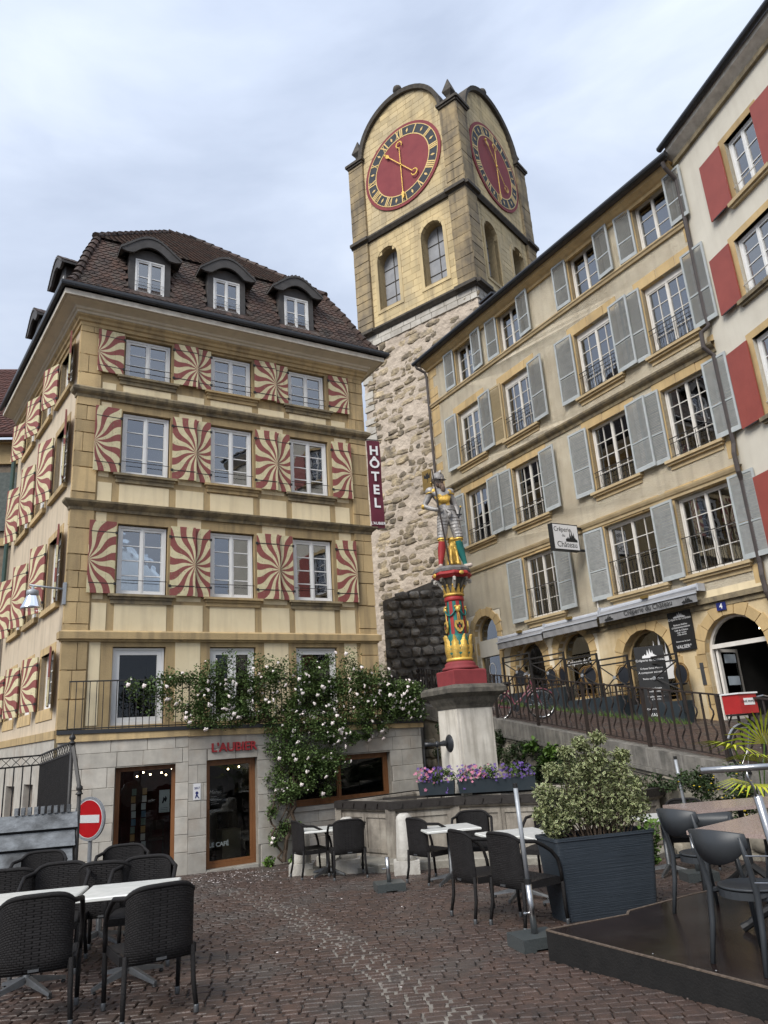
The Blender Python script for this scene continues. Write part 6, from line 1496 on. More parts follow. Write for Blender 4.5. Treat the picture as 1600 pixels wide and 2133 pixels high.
# small gilt lion sitting between the legs
MLi = MST @ T(.05, .06, .02) @ S3(1.1, 1, 1.05); LV = []; LE = []; LR = []
def lj(p, r, par=None):
    LV.append(p); LR.append(r)
    if par is not None: LE.append((par, len(LV) - 1))
    return len(LV) - 1
a = lj((0, .06, .16), .10); b = lj((0, .0, .34), .085, a); c = lj((0, -.03, .48), .075, b); d = lj((-.01, -.06, .58), .07, c); e2 = lj((-.02, -.13, .57), .04, d)
for s_ in (-1, 1):
    f2_ = lj((.05 * s_, -.06, .36), .035, b); g2 = lj((.06 * s_, -.10, .16), .025, f2_); lj((.06 * s_, -.13, .04), .03, g2); f3_ = lj((.09 * s_, .02, .12), .06, a); g3 = lj((.10 * s_, -.08, .05), .03, f3_)
t_ = lj((0, .14, .12), .025, a); lj((.08, .18, .25), .018, t_)
ob('gilt_lion', skinmesh('gilt_lion', LV, LE, LR, 2), None, kn, MLi).data.materials.append(GOLD)
mb = MB(); 
for k in range(26): a_ = rnd.uniform(0, 6.28); z = rnd.uniform(.38, .62); mb.tube([(.06 * math.cos(a_), -.03 + .06 * math.sin(a_), z), (.10 * math.cos(a_), -.03 + .09 * math.sin(a_), z - .05)], [.02, .006], 5)
ob('lion_mane', mb, GOLD, kn, MLi)

# ------------------------------------------------------------------ wicker chairs, tables
def loopuv(mb, grid, nu, nv, ulen, vlen): pass
def make_wicker(lab, M):
    t_ = thing('wicker_chair', lab, 'chair', M, 'black wicker armchairs')
    # local frame: sitter faces +y, back at -y
    def shell(name, zs, off, a0, a1, n=22):
        mb = MB(); uv = []
        for i in range(n + 1):
            a = a0 + (a1 - a0) * i / n; ca, sa = math.cos(a), math.sin(a)
            for (z, o) in zs:
                # superellipse plan, 0.56 wide
                ex = .62; x = (.27 + off + o) * math.copysign(abs(ca) ** ex, ca); y = -.02 + (.25 + off + o) * math.copysign(abs(sa) ** ex, sa); mb.v.append((x, y, z)); uv.append((a * .28, z))
        k = len(zs)
        for i in range(n):
            for j in range(k - 1): mb.f.append((i * k + j, (i + 1) * k + j, (i + 1) * k + j + 1, i * k + j + 1)); mb.m.append(0)
        mb.uv = uv; return mb
    A0, A1 = R(218), R(322)
    def topz(a): return .86
    # woven back: outer and inner sheet
    n = 24; mb = MB(); uv = []; zs = [.36, .45, .55, .65, .74, .80, .83]
    for side, off in ((0, .012), (1, -.012)):
        for i in range(n + 1):
            a = A0 + (A1 - A0) * i / n; ca, sa = math.cos(a), math.sin(a); ex = .55; q = abs(i / n * 2 - 1)
            for z in zs:
                zz = z * (1 - .075 * q ** 2.4 * (z > .5)) ; f_o = .03 * (zz - .4)
                mb.v.append(((.262 + off + f_o * .3) * math.copysign(abs(ca) ** ex, ca), -.01 + (.25 + off + f_o * 1.6) * math.copysign(abs(sa) ** ex, sa), zz)); uv.append(((i / n) * .62, z))
    k = len(zs); st_ = (n + 1) * k
    for i in range(n):
        for j in range(k - 1): a = i * k + j; mb.f += [(a, a + k, a + k + 1, a + 1), (st_ + a + 1, st_ + a + k + 1, st_ + a + k, st_ + a)]; mb.m += [0, 0]
        mb.f.append((i * k, st_ + i * k, st_ + (i + 1) * k, (i + 1) * k)); mb.m.append(0)
    mb.uv = uv; ob('backrest', mb, RATT, t_, M, smooth=True)
    # rim running over the back and down both arms
    def P(i):
        a = A0 + (A1 - A0) * i / n; ca, sa = math.cos(a), math.sin(a); ex = .55; q = abs(i / n * 2 - 1); z = .83 * (1 - .075 * q ** 2.4); f_o = .03 * (z - .4); return Vector(((.262 + f_o * .3) * math.copysign(abs(ca) ** ex, ca), -.01 + (.25 + f_o * 1.6) * math.copysign(abs(sa) ** ex, sa), z + .012))
    rim = [P(i) for i in range(0, n + 1, 2)]
    def arm(s_):
        p0 = rim[0] if s_ < 0 else rim[-1]; x = .285 * s_
        return [Vector((p0.x * 1.01, p0.y, p0.z)), Vector((x, -.06, .765)), Vector((x, .04, .715)), Vector((x * 1.0, .13, .66)), Vector((x, .20, .58)), Vector((x * .98, .225, .48)), Vector((x * .96, .235, .38))]
    full = arm(-1)[::-1] + rim[1:-1] + arm(1)
    ob('arm_rim', MB().tube(full, .0185, 10), RATTP, t_, M, smooth=True)
    # sides below the arms
    for s_ in (-1, 1):
        ob('leg', MB().tube([(.275 * s_, .235, .40), (.27 * s_, .24, .2), (.268 * s_, .25, .035)], [.018, .018, .017], 8), RATTP, t_, M, smooth=True); ob('leg', MB().tube([(.235 * s_, -.225, .42), (.24 * s_, -.235, .2), (.252 * s_, -.27, .035)], [.018, .018, .017], 8), RATTP, t_, M, smooth=True)
        for (x, y) in ((.268, .25), (.252, -.27)): ob('ferrule', cached('fer', lambda: MB().lathe([(.0185, 0), (.0195, .004), (.0195, .045), (.018, .05)], (0, 0, 0), 10).mesh('ferrule', ALU, True)), None, t_, M @ T(x * s_, y, 0))
    mb = MB(); uv = []; n1 = 10
    for i in range(n1 + 1):
        for j in range(n1 + 1):
            x = -.26 + .52 * i / n1; y = -.22 + .47 * j / n1; mb.v.append((x * (1 if j > 2 else .93), y, .425 - .012 * math.sin(PI * i / n1) * math.sin(PI * j / n1) - (.02 if j == n1 else 0))); uv.append((x, y))
    for i in range(n1):
        for j in range(n1): k2 = i * (n1 + 1) + j; mb.f.append((k2, k2 + n1 + 1, k2 + n1 + 2, k2 + 1)); mb.m.append(0)
    mb.uv = uv; ob('seat', mb, RATT, t_, M, smooth=True)
    ob('seat_apron', MB().box(-.265, .265, .225, .25, .355, .415).box(-.27, -.245, -.2, .225, .36, .42).box(.245, .27, -.2, .225, .36, .42).box(-.22, .22, -.235, -.20, .355, .41), RATTP, t_, M)
    ob('maker_tag', MB().box(-.035, .035, -.283, -.272, .372, .388), ALU, t_, M)
    return t_
def make_table(lab, M, w_=.80, d_=.70, h_=.745):
    t_ = thing('cafe_table', lab, 'table', M, 'white topped cafe tables')
    mb = MB(); c = .012
    mb.lathe([(1, 0)], n=4) if 0 else None
    x, y = w_ / 2, d_ / 2
    mb.v = [(-x + c, -y + c, h_ - .035), (x - c, -y + c, h_ - .035), (x - c, y - c, h_ - .035), (-x + c, y - c, h_ - .035), (-x, -y, h_ - .028), (x, -y, h_ - .028), (x, y, h_ - .028), (-x, y, h_ - .028), (-x, -y, h_ - .008), (x, -y, h_ - .008), (x, y, h_ - .008), (-x, y, h_ - .008), (-x + c, -y + c, h_), (x - c, -y + c, h_), (x - c, y - c, h_), (-x + c, y - c, h_)]
    mb.f = [(3, 2, 1, 0), (12, 13, 14, 15)] + [(a + i, a + (i + 1) % 4, a + 4 + (i + 1) % 4, a + 4 + i) for a in (0, 4, 8) for i in range(4)]; mb.m = [0] * len(mb.f)
    ob('table_top', mb, MARB, t_, M); ob('column', MB().lathe([(.045, .10), (.032, .13), (.032, h_ - .06)], (0, 0, 0), 14), ALU, t_, M, smooth=True)
    ob('top_plate', MB().box(-.17, .17, -.17, .17, h_ - .055, h_ - .037), BLACK, t_, M)
    for k in range(4):
        Mk = M @ Matrix.Rotation(PI / 4 + PI / 2 * k, 4, 'Z'); mb = MB(); mb.add([(.03, -.028, .08), (.03, .028, .08), (.36, .018, .025), (.36, -.018, .025), (.03, -.02, .135), (.03, .02, .135), (.36, .012, .05), (.36, -.012, .05)], [(3, 2, 1, 0), (4, 5, 6, 7), (0, 1, 5, 4), (1, 2, 6, 5), (2, 3, 7, 6), (3, 0, 4, 7)]); ob('foot', mb, ALU, t_, Mk); ob('glide', MB().lathe([(.018, 0), (.022, .01), (.012, .028)], (.345, 0, 0), 10), BLACK, t_, Mk)
    return t_
def G(x, y, az=0, s_=1.0): return T(x, y, gz(x, y), az) @ S3(s_, s_, s_)
chairs = [  # x, y, facing azimuth (0 = faces away), label
    (-2.02, 6.42, 32, 'wicker chair with its back to us before the front right marble table, whole in view'),
    (-2.86, 6.33, 20, 'wicker chair cut by the left edge, foreground one with its back to us'),
    (-2.62, 8.02, 189, 'wicker chair facing us across the front right marble table of the left group'),
    (-3.46, 7.94, 191, 'wicker chair facing us across the front left marble table of the left group'),
    (-3.10, 8.48, 4, 'wicker chair pulled up to the near side of the left group\'s rear right table'),
    (-4.05, 8.35, 12, 'wicker chair at the near side of the rear left table, beside the left edge'),
    (-3.47, 9.80, 192, 'wicker chair at the very back of the left group, below the no entry sign'),
    (-4.42, 9.64, 190, 'wicker chair at the back of the left group, standing against the grey planks'),
    (-.98, 13.30, 12, 'wicker chair with its back to us at the small table by the bollards'),
    (-1.62, 13.72, -62, 'wicker chair turned sideways behind the small table by the bollards'),
    (.36, 12.02, -55, 'wicker chair at the left end of the centre tables, in front of the basin'),
    (1.02, 12.30, 172, 'wicker chair beyond the centre table with its rounded back to the basin'),
    (.82, 9.1, -66, 'wicker chair seen from behind, further left and back than the one beside the parasol pole'),
    (1.20, 8.52, -58, 'wicker chair nearest the parasol pole, seen from behind at the centre right table'),
    (1.95, 11.2, 150, 'wicker chair half hidden between the parasol pole and the shrub'),
    (4.05, 11.55, 165, 'wicker chair back rising behind the white table at the right, beside the thin parasol pole'),
]
c0_ = make_wicker(chairs[0][3], G(chairs[0][0], chairs[0][1], chairs[0][2], 1.06))
for (x, y, a, l) in chairs[1:]: dup(c0_, G(x, y, a, 1.06), l)
tabs = [(-2.48, 7.28, 10.7, 'front right white marble table of the left foreground group'), (-3.30, 7.13, 10.7, 'front left white marble table running out at the left edge'), (-3.42, 9.02, 12, 'rear right white marble table of the left group'), (-4.23, 8.85, 12, 'rear left white marble table of the left group, at the left edge'),
        (-1.35, 13.75, 10, 'small white table between the two wicker chairs by the bollards'), (.62, 11.75, 12, 'white marble table furthest back in the centre group'), (1.35, 10.05, 14, 'large white marble table in the middle of the centre group'), (1.82, 9.25, 14, 'white marble table partly behind the variegated shrub'), (3.55, 11.15, 10, 'white topped table behind the pink granite ones on the right')]
t0_ = make_table(tabs[0][3], G(*tabs[0][:3]))
for (x, y, a, l) in tabs[1:]: dup(t0_, G(x, y, a), l)
# ------------------------------------------------------------------ platform with grey bistro chairs
PZ = .13
PF = [(1.13, 7.18), (2.45, 5.30), (5.5, 6.6), (4.2, 8.6), (2.55, 7.80)]
Pf = [Vector(p) for p in PF]
plf = thing('timber_platform', 'low dark brown wooden platform, wet, with black sides', 'platform', T(2.6, 6.8, -.1))
mb = MB(); n = len(PF)
front = [Vector((1.14, 7.08)), Vector((2.75, 4.4)), Vector((6.5, 5.6)), Vector((5.2, 9.3)), Vector((2.75, 8.05)), Vector((1.98, 7.55)), Vector((1.93, 7.42))]
N = len(front)
mb.v = [(p.x, p.y, PZ) for p in front]; mb.f = [tuple(range(N))]; mb.m = [0]; ob('deck_sheet', mb, DPLY, plf, I4)
for i in range(N):
    a, b = front[i], front[(i + 1) % N]; d = b - a; az = math.degrees(math.atan2(d.y, d.x)); F = T(a.x, a.y, 0, az)
    ob('side_board', MB().box(.004, d.length - .004, -.018, .0, -.20, PZ - .006), BPLY, plf, F); ob('worn_edge', MB().box(.002, d.length - .002, -.02, .004, PZ - .005, PZ + .004), EDGE, plf, F)
for (x, y) in ((1.75, 6.2), (2.02, 5.72)): ob('screw_head', MB().lathe([(.008, 0), (.006, .003)], (x, y, PZ), 8), ALU, plf, I4)
def make_bistro(lab, M):
    t_ = thing('grey_chair', lab, 'chair', M, 'anthracite plastic bistro chairs')
    mb = MB(); mb.lathe([(.05, .445), (.19, .447), (.215, .452), (.222, .462), (.21, .468), (.19, .462), (.05, .458), (.0, .458)], (0, 0, 0), 24); mb.v = [(x * (1.02), y * .98, z) for x, y, z in mb.v]; ob('seat', mb, GREYP, t_, M, smooth=True)
    ob('seat_rim', MB().lathe([(.205, .40), (.215, .40), (.215, .446), (.2, .446)], (0, 0, 0), 24), GREYP, t_, M)
    for s_ in (-1, 1):
        ob('rear_leg', MB().tube([(.20 * s_, -.27, 0), (.19 * s_, -.215, .25), (.185 * s_, -.195, .45), (.19 * s_, -.23, .62), (.195 * s_, -.275, .80)], [.016, .019, .021, .018, .014], 8, flat=1.3), GREYP, t_, M, smooth=True)
        ob('front_leg', MB().tube([(.20 * s_, .22, 0), (.175 * s_, .17, .3), (.165 * s_, .15, .44)], [.014, .018, .021], 8, flat=1.3), GREYP, t_, M, smooth=True)
        ob('side_link', MB().tube([(.185 * s_, -.20, .43), (.17 * s_, -.10, .43)], .018, 6), GREYP, t_, M)
    n = 18; mb = MB()
    for i in range(n + 1):
        q = -1 + 2 * i / n; x = .225 * q; y = -.235 - .075 * (1 - q * q); zt = .835 - .02 * q * q; zb = .62 + .12 * abs(q) ** 2.2
        for (yy, zz) in ((y - .008, zb), (y - .035, zt), (y - .021, zt + .004), (y + .006, zb)): mb.v.append((x, yy, zz))
    for i in range(n):
        for j in range(4): mb.f.append((i * 4 + j, i * 4 + 4 + j, i * 4 + 4 + (j + 1) % 4, i * 4 + (j + 1) % 4)); mb.m.append(0)
    mb.f += [(0, 1, 2, 3), tuple(n * 4 + j for j in (3, 2, 1, 0))]; mb.m += [0, 0]
    ob('backrest', mb, GREYP, t_, M, smooth=True); return t_
b0 = make_bistro('grey plastic chair nearest us on the platform, seen from behind', T(2.41, 5.82, PZ, -62) @ S3(1.05, 1.05, 1.05))
for (x, y, a, l) in ((2.66, 7.27, -66, 'grey plastic chair at the back corner of the platform beside the planter'), (3.45, 7.25, 105, 'grey plastic chair facing us across the pink granite tables'), ): dup(b0, T(x, y, PZ, a) @ S3(1.05, 1.05, 1.05), l)
dup(b0, T(3.55, 9.35, gz(3, 9.9), 160) @ S3(1.05, 1.05, 1.05), 'grey plastic chair behind the far pink granite table')
def pinktable(x, y, az, lab, w_=1.15, d_=.7):
    M = T(x, y, PZ, az); t_ = thing('granite_table', lab, 'table', M, 'pink granite tables')
    ob('table_top', MB().box(-w_ / 2, w_ / 2, -d_ / 2, d_ / 2, .755, .785), PINKG, t_, M); ob('column', MB().lathe([(.05, .12), (.03, .2), (.028, .752)], (0, 0, 0), 10), BLACK, t_, M)
    for k in range(4): ob('foot', MB().tube([(.02, 0, .2), (.12, 0, .14), (.25, 0, .05), (.3, 0, .02)], [.035, .035, .03, .035], 8), BLACK, t_, M @ Matrix.Rotation(PI / 2 * k + .4, 4, 'Z'))
pinktable(2.88, 6.50, 40, 'near pink granite topped table on the platform'); pinktable(3.40, 8.15, 8, 'far pink granite topped table behind the near one', 1.3)
# steel frame at the right edge
MSt = T(2.18, 4.66, PZ, -8)
sf = thing('steel_stand', 'brushed steel stand with a horizontal top tube and thin rods at the right edge', 'stand', MSt)
ob('top_tube', MB().tube([(-.42, -.06, 1.33), (.35, -.0, 1.33)], .019, 14), CHROME, sf, MSt, smooth=True)
ob('crank', MB().tube([(-.16, -.04, 1.32), (-.16, -.04, 1.27), (-.135, -.03, 1.22), (-.13, -.03, 1.17)], .007, 8), CHROME, sf, MSt, smooth=True)
ob('post', MB().tube([(-.12, -.02, 1.18), (-.12, -.02, 1.17), (.04, .1, .0)], [.008, .026, .028], 14), CHROME, sf, MSt, smooth=True)
for z in (.86, .72, .45, .28): ob('rod', MB().tube([(-.26 + (.86 - z) * .16, -.05, z), (.4, -.02, z - .035)], .004, 6), CHROME, sf, MSt)
# ------------------------------------------------------------------ parasol feet
def parasol(x, y, z, h_, tilt, lab, az=0, sleeve=.42, top=True):
    M = T(x, y, z, az); t_ = thing('parasol_stand', lab, 'parasol stand', M)
    ob('granite_base', MB().box(-.20, .20, -.17, .17, .02, .11).box(-.20, -.08, -.17, .17, 0, .02).box(.08, .20, -.17, .17, 0, .02), GRAN, t_, M)
    tx = math.tan(R(tilt)); ob('sleeve', MB().tube([(0, 0, .11), (-tx * sleeve, 0, .11 + sleeve)], .030, 14), CHROME, t_, M, smooth=True)
    if h_ > sleeve + .1: ob('pole', MB().tube([(-tx * sleeve, 0, .11 + sleeve), (-tx * h_, 0, .11 + h_)], .021, 12), GALV, t_, M, smooth=True); ob('pole_cap', MB().tube([(-tx * (h_ - .0), 0, .11 + h_), (-tx * (h_ + .04), 0, .15 + h_)], .023, 10), BLACK, t_, M); ob('collar', MB().tube([(-tx * sleeve, 0, .10 + sleeve), (-tx * (sleeve + .02), 0, .14 + sleeve)], .034, 12), BLACK, t_, M)
    ob('clamp_screw', MB().tube([(0, 0, .28), (-.07, 0, .28)], .008, 6).ball((-.075, 0, .28), .016, 6, 4), CHROME, t_, M); return t_
parasol(-.28, 11.45, gz(0, 11.45), .32, 2, 'short empty parasol stand on a granite block in the open square', 12, sleeve=.32)
parasol(1.10, 7.55, gz(1, 7.55), 1.24, 1.5, 'parasol stand with a tall bare grey pole beside the platform corner', 18)
parasol(3.70, 10.5, gz(3.7, 10.5) + .0, 1.36, 2, 'thin bare parasol pole behind the far granite table at the right', 0)
# ------------------------------------------------------------------ foliage
def leafcloud(n, fn, size, jx=1.0, fold=.25, seed=1, outline=None, two=False, droop=0.0, elong=1.5):
    rr = random.Random(seed); mb = MB(); V_ = mb.v; F_ = mb.f; M_ = mb.m
    for i in range(n):
        p = fn(rr)
        if p is None: continue
        x, y, z = p; s_ = size * rr.uniform(.6, 1.25)
        a = rr.uniform(0, 2 * PI); el = rr.uniform(-1.0, .9) - droop
        d = Vector((math.cos(a) * math.cos(el), math.sin(a) * math.cos(el), math.sin(el))); up = Vector((rr.gauss(0, .5), rr.gauss(0, .5), 1)); sd_ = d.cross(up)
        if sd_.length < 1e-3: continue
        sd_.normalize(); nn_ = sd_.cross(d)
        k = len(V_); b = Vector((x, y, z)); w_ = s_ * .5; L_ = s_ * elong
        V_ += [tuple(b), tuple(b + d * L_ * .5 + sd_ * w_ + nn_ * w_ * fold), tuple(b + d * L_), tuple(b + d * L_ * .5 - sd_ * w_ + nn_ * w_ * fold)]
        F_ += [(k, k + 1, k + 2), (k, k + 2, k + 3)]; M_ += [1, 1] if two else [0, 0]
        if two:
            k = len(V_); o = nn_ * .0015; c = b + d * L_ * .5
            for s2 in (1, -1):
                k = len(V_); V_ += [tuple(b + d * L_ * .12 + o * s2), tuple(c + sd_ * w_ * .62 + nn_ * w_ * fold * .62 + o * s2), tuple(b + d * L_ * .86 + o * s2), tuple(c - sd_ * w_ * .62 + nn_ * w_ * fold * .62 + o * s2)]; F_ += [(k, k + 1, k + 2), (k, k + 2, k + 3)]; M_ += [0, 0]
    return mb
def clumps(cs, rr):
    c = rr.choice(cs); r = c[3]
    while True:
        x, y, z = rr.uniform(-1, 1), rr.uniform(-1, 1), rr.uniform(-1, 1)
        if x * x + y * y + z * z < 1: break
    return (c[0] + x * r, c[1] + y * r * (c[4] if len(c) > 4 else 1), c[2] + z * r * (c[5] if len(c) > 5 else .8))
# climbing rose: clumps in the frame of the hotel front (u along, -y out)
rr_ = random.Random(12); RC = []
def rose_c(u, z, r, y=-.92): p = FA @ Vector((u, y + rr_.uniform(-.15, .15), z)); RC.append((p.x, p.y, p.z, r, .8, .85))
topline = [(1.35, 2.95, 3.2), (1.7, 2.75, 3.35), (2.1, 2.6, 3.4), (2.45, 2.5, 3.35), (2.8, 2.45, 3.55), (3.2, 2.45, 3.75), (3.6, 2.4, 3.7), (4.0, 2.35, 3.65), (4.4, 2.3, 3.55), (4.8, 2.2, 3.7), (5.2, 2.2, 3.65), (5.6, 2.1, 3.75), (6.0, 2.15, 3.7), (6.35, 2.0, 3.5), (6.7, 2.0, 3.4), (7.0, 2.2, 3.2), (7.3, 2.3, 3.05), (7.6, 2.4, 2.95), (7.9, 2.5, 2.85)]
for u, z0, z1 in topline:
    z = z0
    while z < z1: rose_c(u + rr_.uniform(-.2, .2), z, rr_.uniform(.16, .30)); z += .17
for k in range(170): uu = 1.5 + 6.4 * rr_.random() ** .8; rose_c(uu, rr_.uniform(2.3 if uu > 2.4 else 2.6, 3.3 if uu < 6.8 else 3.0), rr_.uniform(.14, .24))
for k in range(70):      # hanging mass over the shop front
    z = rr_.uniform(.75, 2.25); w_ = .88 if z > 1.6 else .72; c_ = 4.92 if z > 1.2 else 4.75; rose_c(c_ + rr_.uniform(-w_, w_), z, rr_.uniform(.16, .28), -1.0)
for k in range(9): rose_c(4.25 + rr_.uniform(-.25, .3), rr_.uniform(-.1, .8), rr_.uniform(.08, .16), -1.0)
for k in range(10): rose_c(rr_.uniform(5.4, 6.9), rr_.uniform(1.75, 2.15), rr_.uniform(.08, .15), -.98)
rose = thing('climbing_rose', 'climbing rose with small pale pink blooms spilling over the balustrade and down the shop front', 'climbing rose', FA @ T(4.25, -1.0, -.45))
ob('foliage', leafcloud(56000, lambda r: clumps(RC, r), .038, seed=3), LEAF, rose, I4, kind='stuff')
mb = MB()
def stemline(p, q, r0, r1, n=9, w=.12):
    p, q = Vector(p), Vector(q); pts = [p.lerp(q, i / n) + Vector((rr_.gauss(0, w * .35), rr_.gauss(0, w * .2), rr_.gauss(0, w * .25))) * (1 if 0 < i < n else 0) for i in range(n + 1)]; mb.tube([FA @ v for v in pts], [r0 + (r1 - r0) * i / n for i in range(n + 1)], 6)
stemline((4.28, -1.02, -.46), (4.55, -.98, .7), .05, .035); stemline((4.55, -.98, .7), (4.4, -.95, 2.0), .035, .02); stemline((4.26, -1.0, -.46), (4.0, -.96, .5), .03, .018); stemline((4.0, -.96, .5), (4.5, -.94, 1.6), .018, .012)
for k in range(7): stemline((4.4 + rr_.uniform(-.3, .3), -.97, rr_.uniform(0, .5)), (4.4 + rr_.uniform(-.6, .9), -.95, rr_.uniform(1.6, 2.4)), .014, .008)
for k in range(8): stemline((4.5 + rr_.uniform(-.5, .5), -.9, 2.3), (rr_.uniform(1.6, 7.8), -.92, rr_.uniform(2.5, 3.4)), .016, .006, 14, .3)
ob('stems', mb, BARK, rose, I4)
bloom = MB(); rb = random.Random(2)
for k in range(9):
    a = k * 2.4; r_ = .004 + .0024 * k; c = Vector((math.cos(a) * r_, math.sin(a) * r_, .014 - .0011 * k)); bloom.ball(c, .012, 5, 3, sc3=(1.2, 1.2, .9))
bme = bloom.mesh('bloom', PETAL, True); outs = []
for i in range(290):
    c = rr_.choice(RC); r = c[3]; a = rr_.uniform(0, 6.28); ph = rr_.uniform(-.5, 1.2)
    fr_ = FA.to_3x3() @ Vector((math.cos(a) * .9, -.9, math.sin(a) * .9)); fr_.normalize(); p = Vector(c[:3]) + fr_ * r * rr_.uniform(.85, 1.25)
    s_ = rr_.choice((.6, .9, 1.15, 1.45, 1.6)); ob('bloom', bme, None, rose, Matrix.Translation(p) @ fr_.to_track_quat('Z', 'Y').to_matrix().to_4x4() @ S3(s_, s_, s_))
for k in range(7): p = FA @ Vector((4.0 + k * .1, -1.05, -.42)); RC.append((p.x, p.y, p.z, .1))
wd = leafcloud(500, lambda r: clumps([(*(FA @ Vector((u, -1.05, -.42))), .12) for u in (3.95, 4.5, 4.65)], r), .05, seed=8); tag(ob('wall_weed', wd, LEAFB, None, I4, kind='stuff'), None)
# planter and variegated shrub
MPl = T(2.04, 8.78, gz(2, 8.7), 15)
pl_ = thing('planter', 'tall tapering blue black planter with fine horizontal ridges', 'planter', MPl)
def plantermat():
    m = mat('ridged_planter', (0.036, 0.046, 0.058), (0.028, 0.037, 0.047), 3, .45, 0); t = m.node_tree; b = [n for n in t.nodes if n.type == 'BSDF_PRINCIPLED'][0]
    g = nn(t, 'ShaderNodeNewGeometry'); mp_ = nn(t, 'ShaderNodeMapping'); mp_.inputs['Scale'].default_value = (1.0, 1.0, 70); n = nn(t, 'ShaderNodeTexNoise'); n.inputs['Scale'].default_value = 2.0; n.inputs['Detail'].default_value = 3; n.inputs['Distortion'].default_value = .4
    bp = nn(t, 'ShaderNodeBump'); bp.inputs['Strength'].default_value = .8; bp.inputs['Distance'].default_value = .008; t.links.new(g.outputs['Position'], mp_.inputs[0]); t.links.new(mp_.outputs[0], n.inputs['Vector']); t.links.new(n.outputs['Fac'], bp.inputs['Height']); t.links.new(bp.outputs[0], b.inputs['Normal']); return m
PLM = plantermat()
def rrect(w_, d_, r_, n=4):
    o = []
    for (cx_, cy_, a0) in ((w_ / 2 - r_, d_ / 2 - r_, 0), (-w_ / 2 + r_, d_ / 2 - r_, 90), (-w_ / 2 + r_, -d_ / 2 + r_, 180), (w_ / 2 - r_, -d_ / 2 + r_, 270)):
        for i in range(n + 1): a = R(a0 + 90 * i / n); o.append((cx_ + r_ * math.cos(a), cy_ + r_ * math.sin(a)))
    return o
mb = MB(); lv_ = [(1.10, .40, 0), (1.10, .40, .01), (1.22, .50, .76), (1.24, .52, .77), (1.24, .52, .80), (1.18, .46, .80), (1.16, .44, .73)]
lv_ = [(a * .96, b, c) for a, b, c in lv_]
for (w_, d_, z) in lv_: mb.v += [(x, y, z) for x, y in rrect(w_, d_, .05)]
n = 20
for j in range(len(lv_) - 1):
    for i in range(n): mb.f.append((j * n + i, j * n + (i + 1) % n, (j + 1) * n + (i + 1) % n, (j + 1) * n + i)); mb.m.append(0)
mb.f.append(tuple(6 * n + i for i in range(n))); mb.m.append(1); ob('pot', mb, [PLM, mat('potting_soil', (.04, .03, .022), None, 20, .95, .6, 40)], pl_, MPl)
sb = thing('variegated_shrub', 'bushy shrub with cream edged green leaves growing in the ridged planter', 'shrub', MPl @ T(0, 0, .72))
SC = [(-.30, 0, 1.15, .17), (-.46, .0, 1.42, .13), (-.36, 0, 1.65, .10), (-.2, .05, 1.36, .2), (-.12, 0, 1.62, .17), (-.18, 0, 1.84, .09), (.0, .0, 1.45, .22), (.05, .0, 1.7, .16), (.0, .0, 1.92, .10), (.2, .05, 1.5, .25), (.16, 0, 1.78, .15), (.20, .0, 1.98, .08), (.36, 0, 1.35, .24), (.40, .0, 1.6, .16), (.46, 0, 1.76, .09), (.46, .0, 1.15, .17), (.26, .0, 1.12, .22), (.08, 0, 1.16, .17), (-.5, 0, 1.2, .12), (.1, .1, 1.3, .24), (.3, .1, 1.3, .24), (-.3, .0, 1.3, .2), (-.42, 0, 1.05, .13), (-.1, 0, 1.2, .2), (.5, 0, 1.4, .18), (.54, 0, 1.2, .15)]
SC = [(x * 1.08 - .02, y, .74 + (z - .9) * .95, r) for x, y, z, r in SC]
SCw = [(*(MPl @ Vector((x, y, z))), r * 1.0) for x, y, z, r in SC]
ob('foliage', leafcloud(11500, lambda r: clumps(SCw, r), .026, seed=5, two=True, fold=.2, elong=2.0), [LEAFV, LEAFC], sb, I4, kind='stuff')
mb = MB()
for x, y, z, r in SC:
    for q in range(3): b = Vector((x * .55 + rr_.uniform(-.08, .08), y + rr_.uniform(-.08, .08), .72)); e_ = Vector((x + rr_.uniform(-.08, .08), y + rr_.uniform(-.06, .06), z)); m_ = b.lerp(e_, .5) + Vector((rr_.gauss(0, .03), rr_.gauss(0, .03), 0)); mb.tube([MPl @ b, MPl @ m_, MPl @ e_], [.008, .006, .003], 5)
ob('stems', mb, BARK, sb, I4)
ivp = leafcloud(420, lambda r: clumps([(*(MPl @ Vector((.62, -.1, z))), s_) for z, s_ in ((.82, .12), (.70, .10), (.58, .08), (.48, .06), (.78, .16))], r), .042, seed=9, elong=1.1); tag(ob('trailing_ivy', ivp, LEAFB, None, I4), 'light green ivy trailing over the right end of the ridged planter', 'ivy')
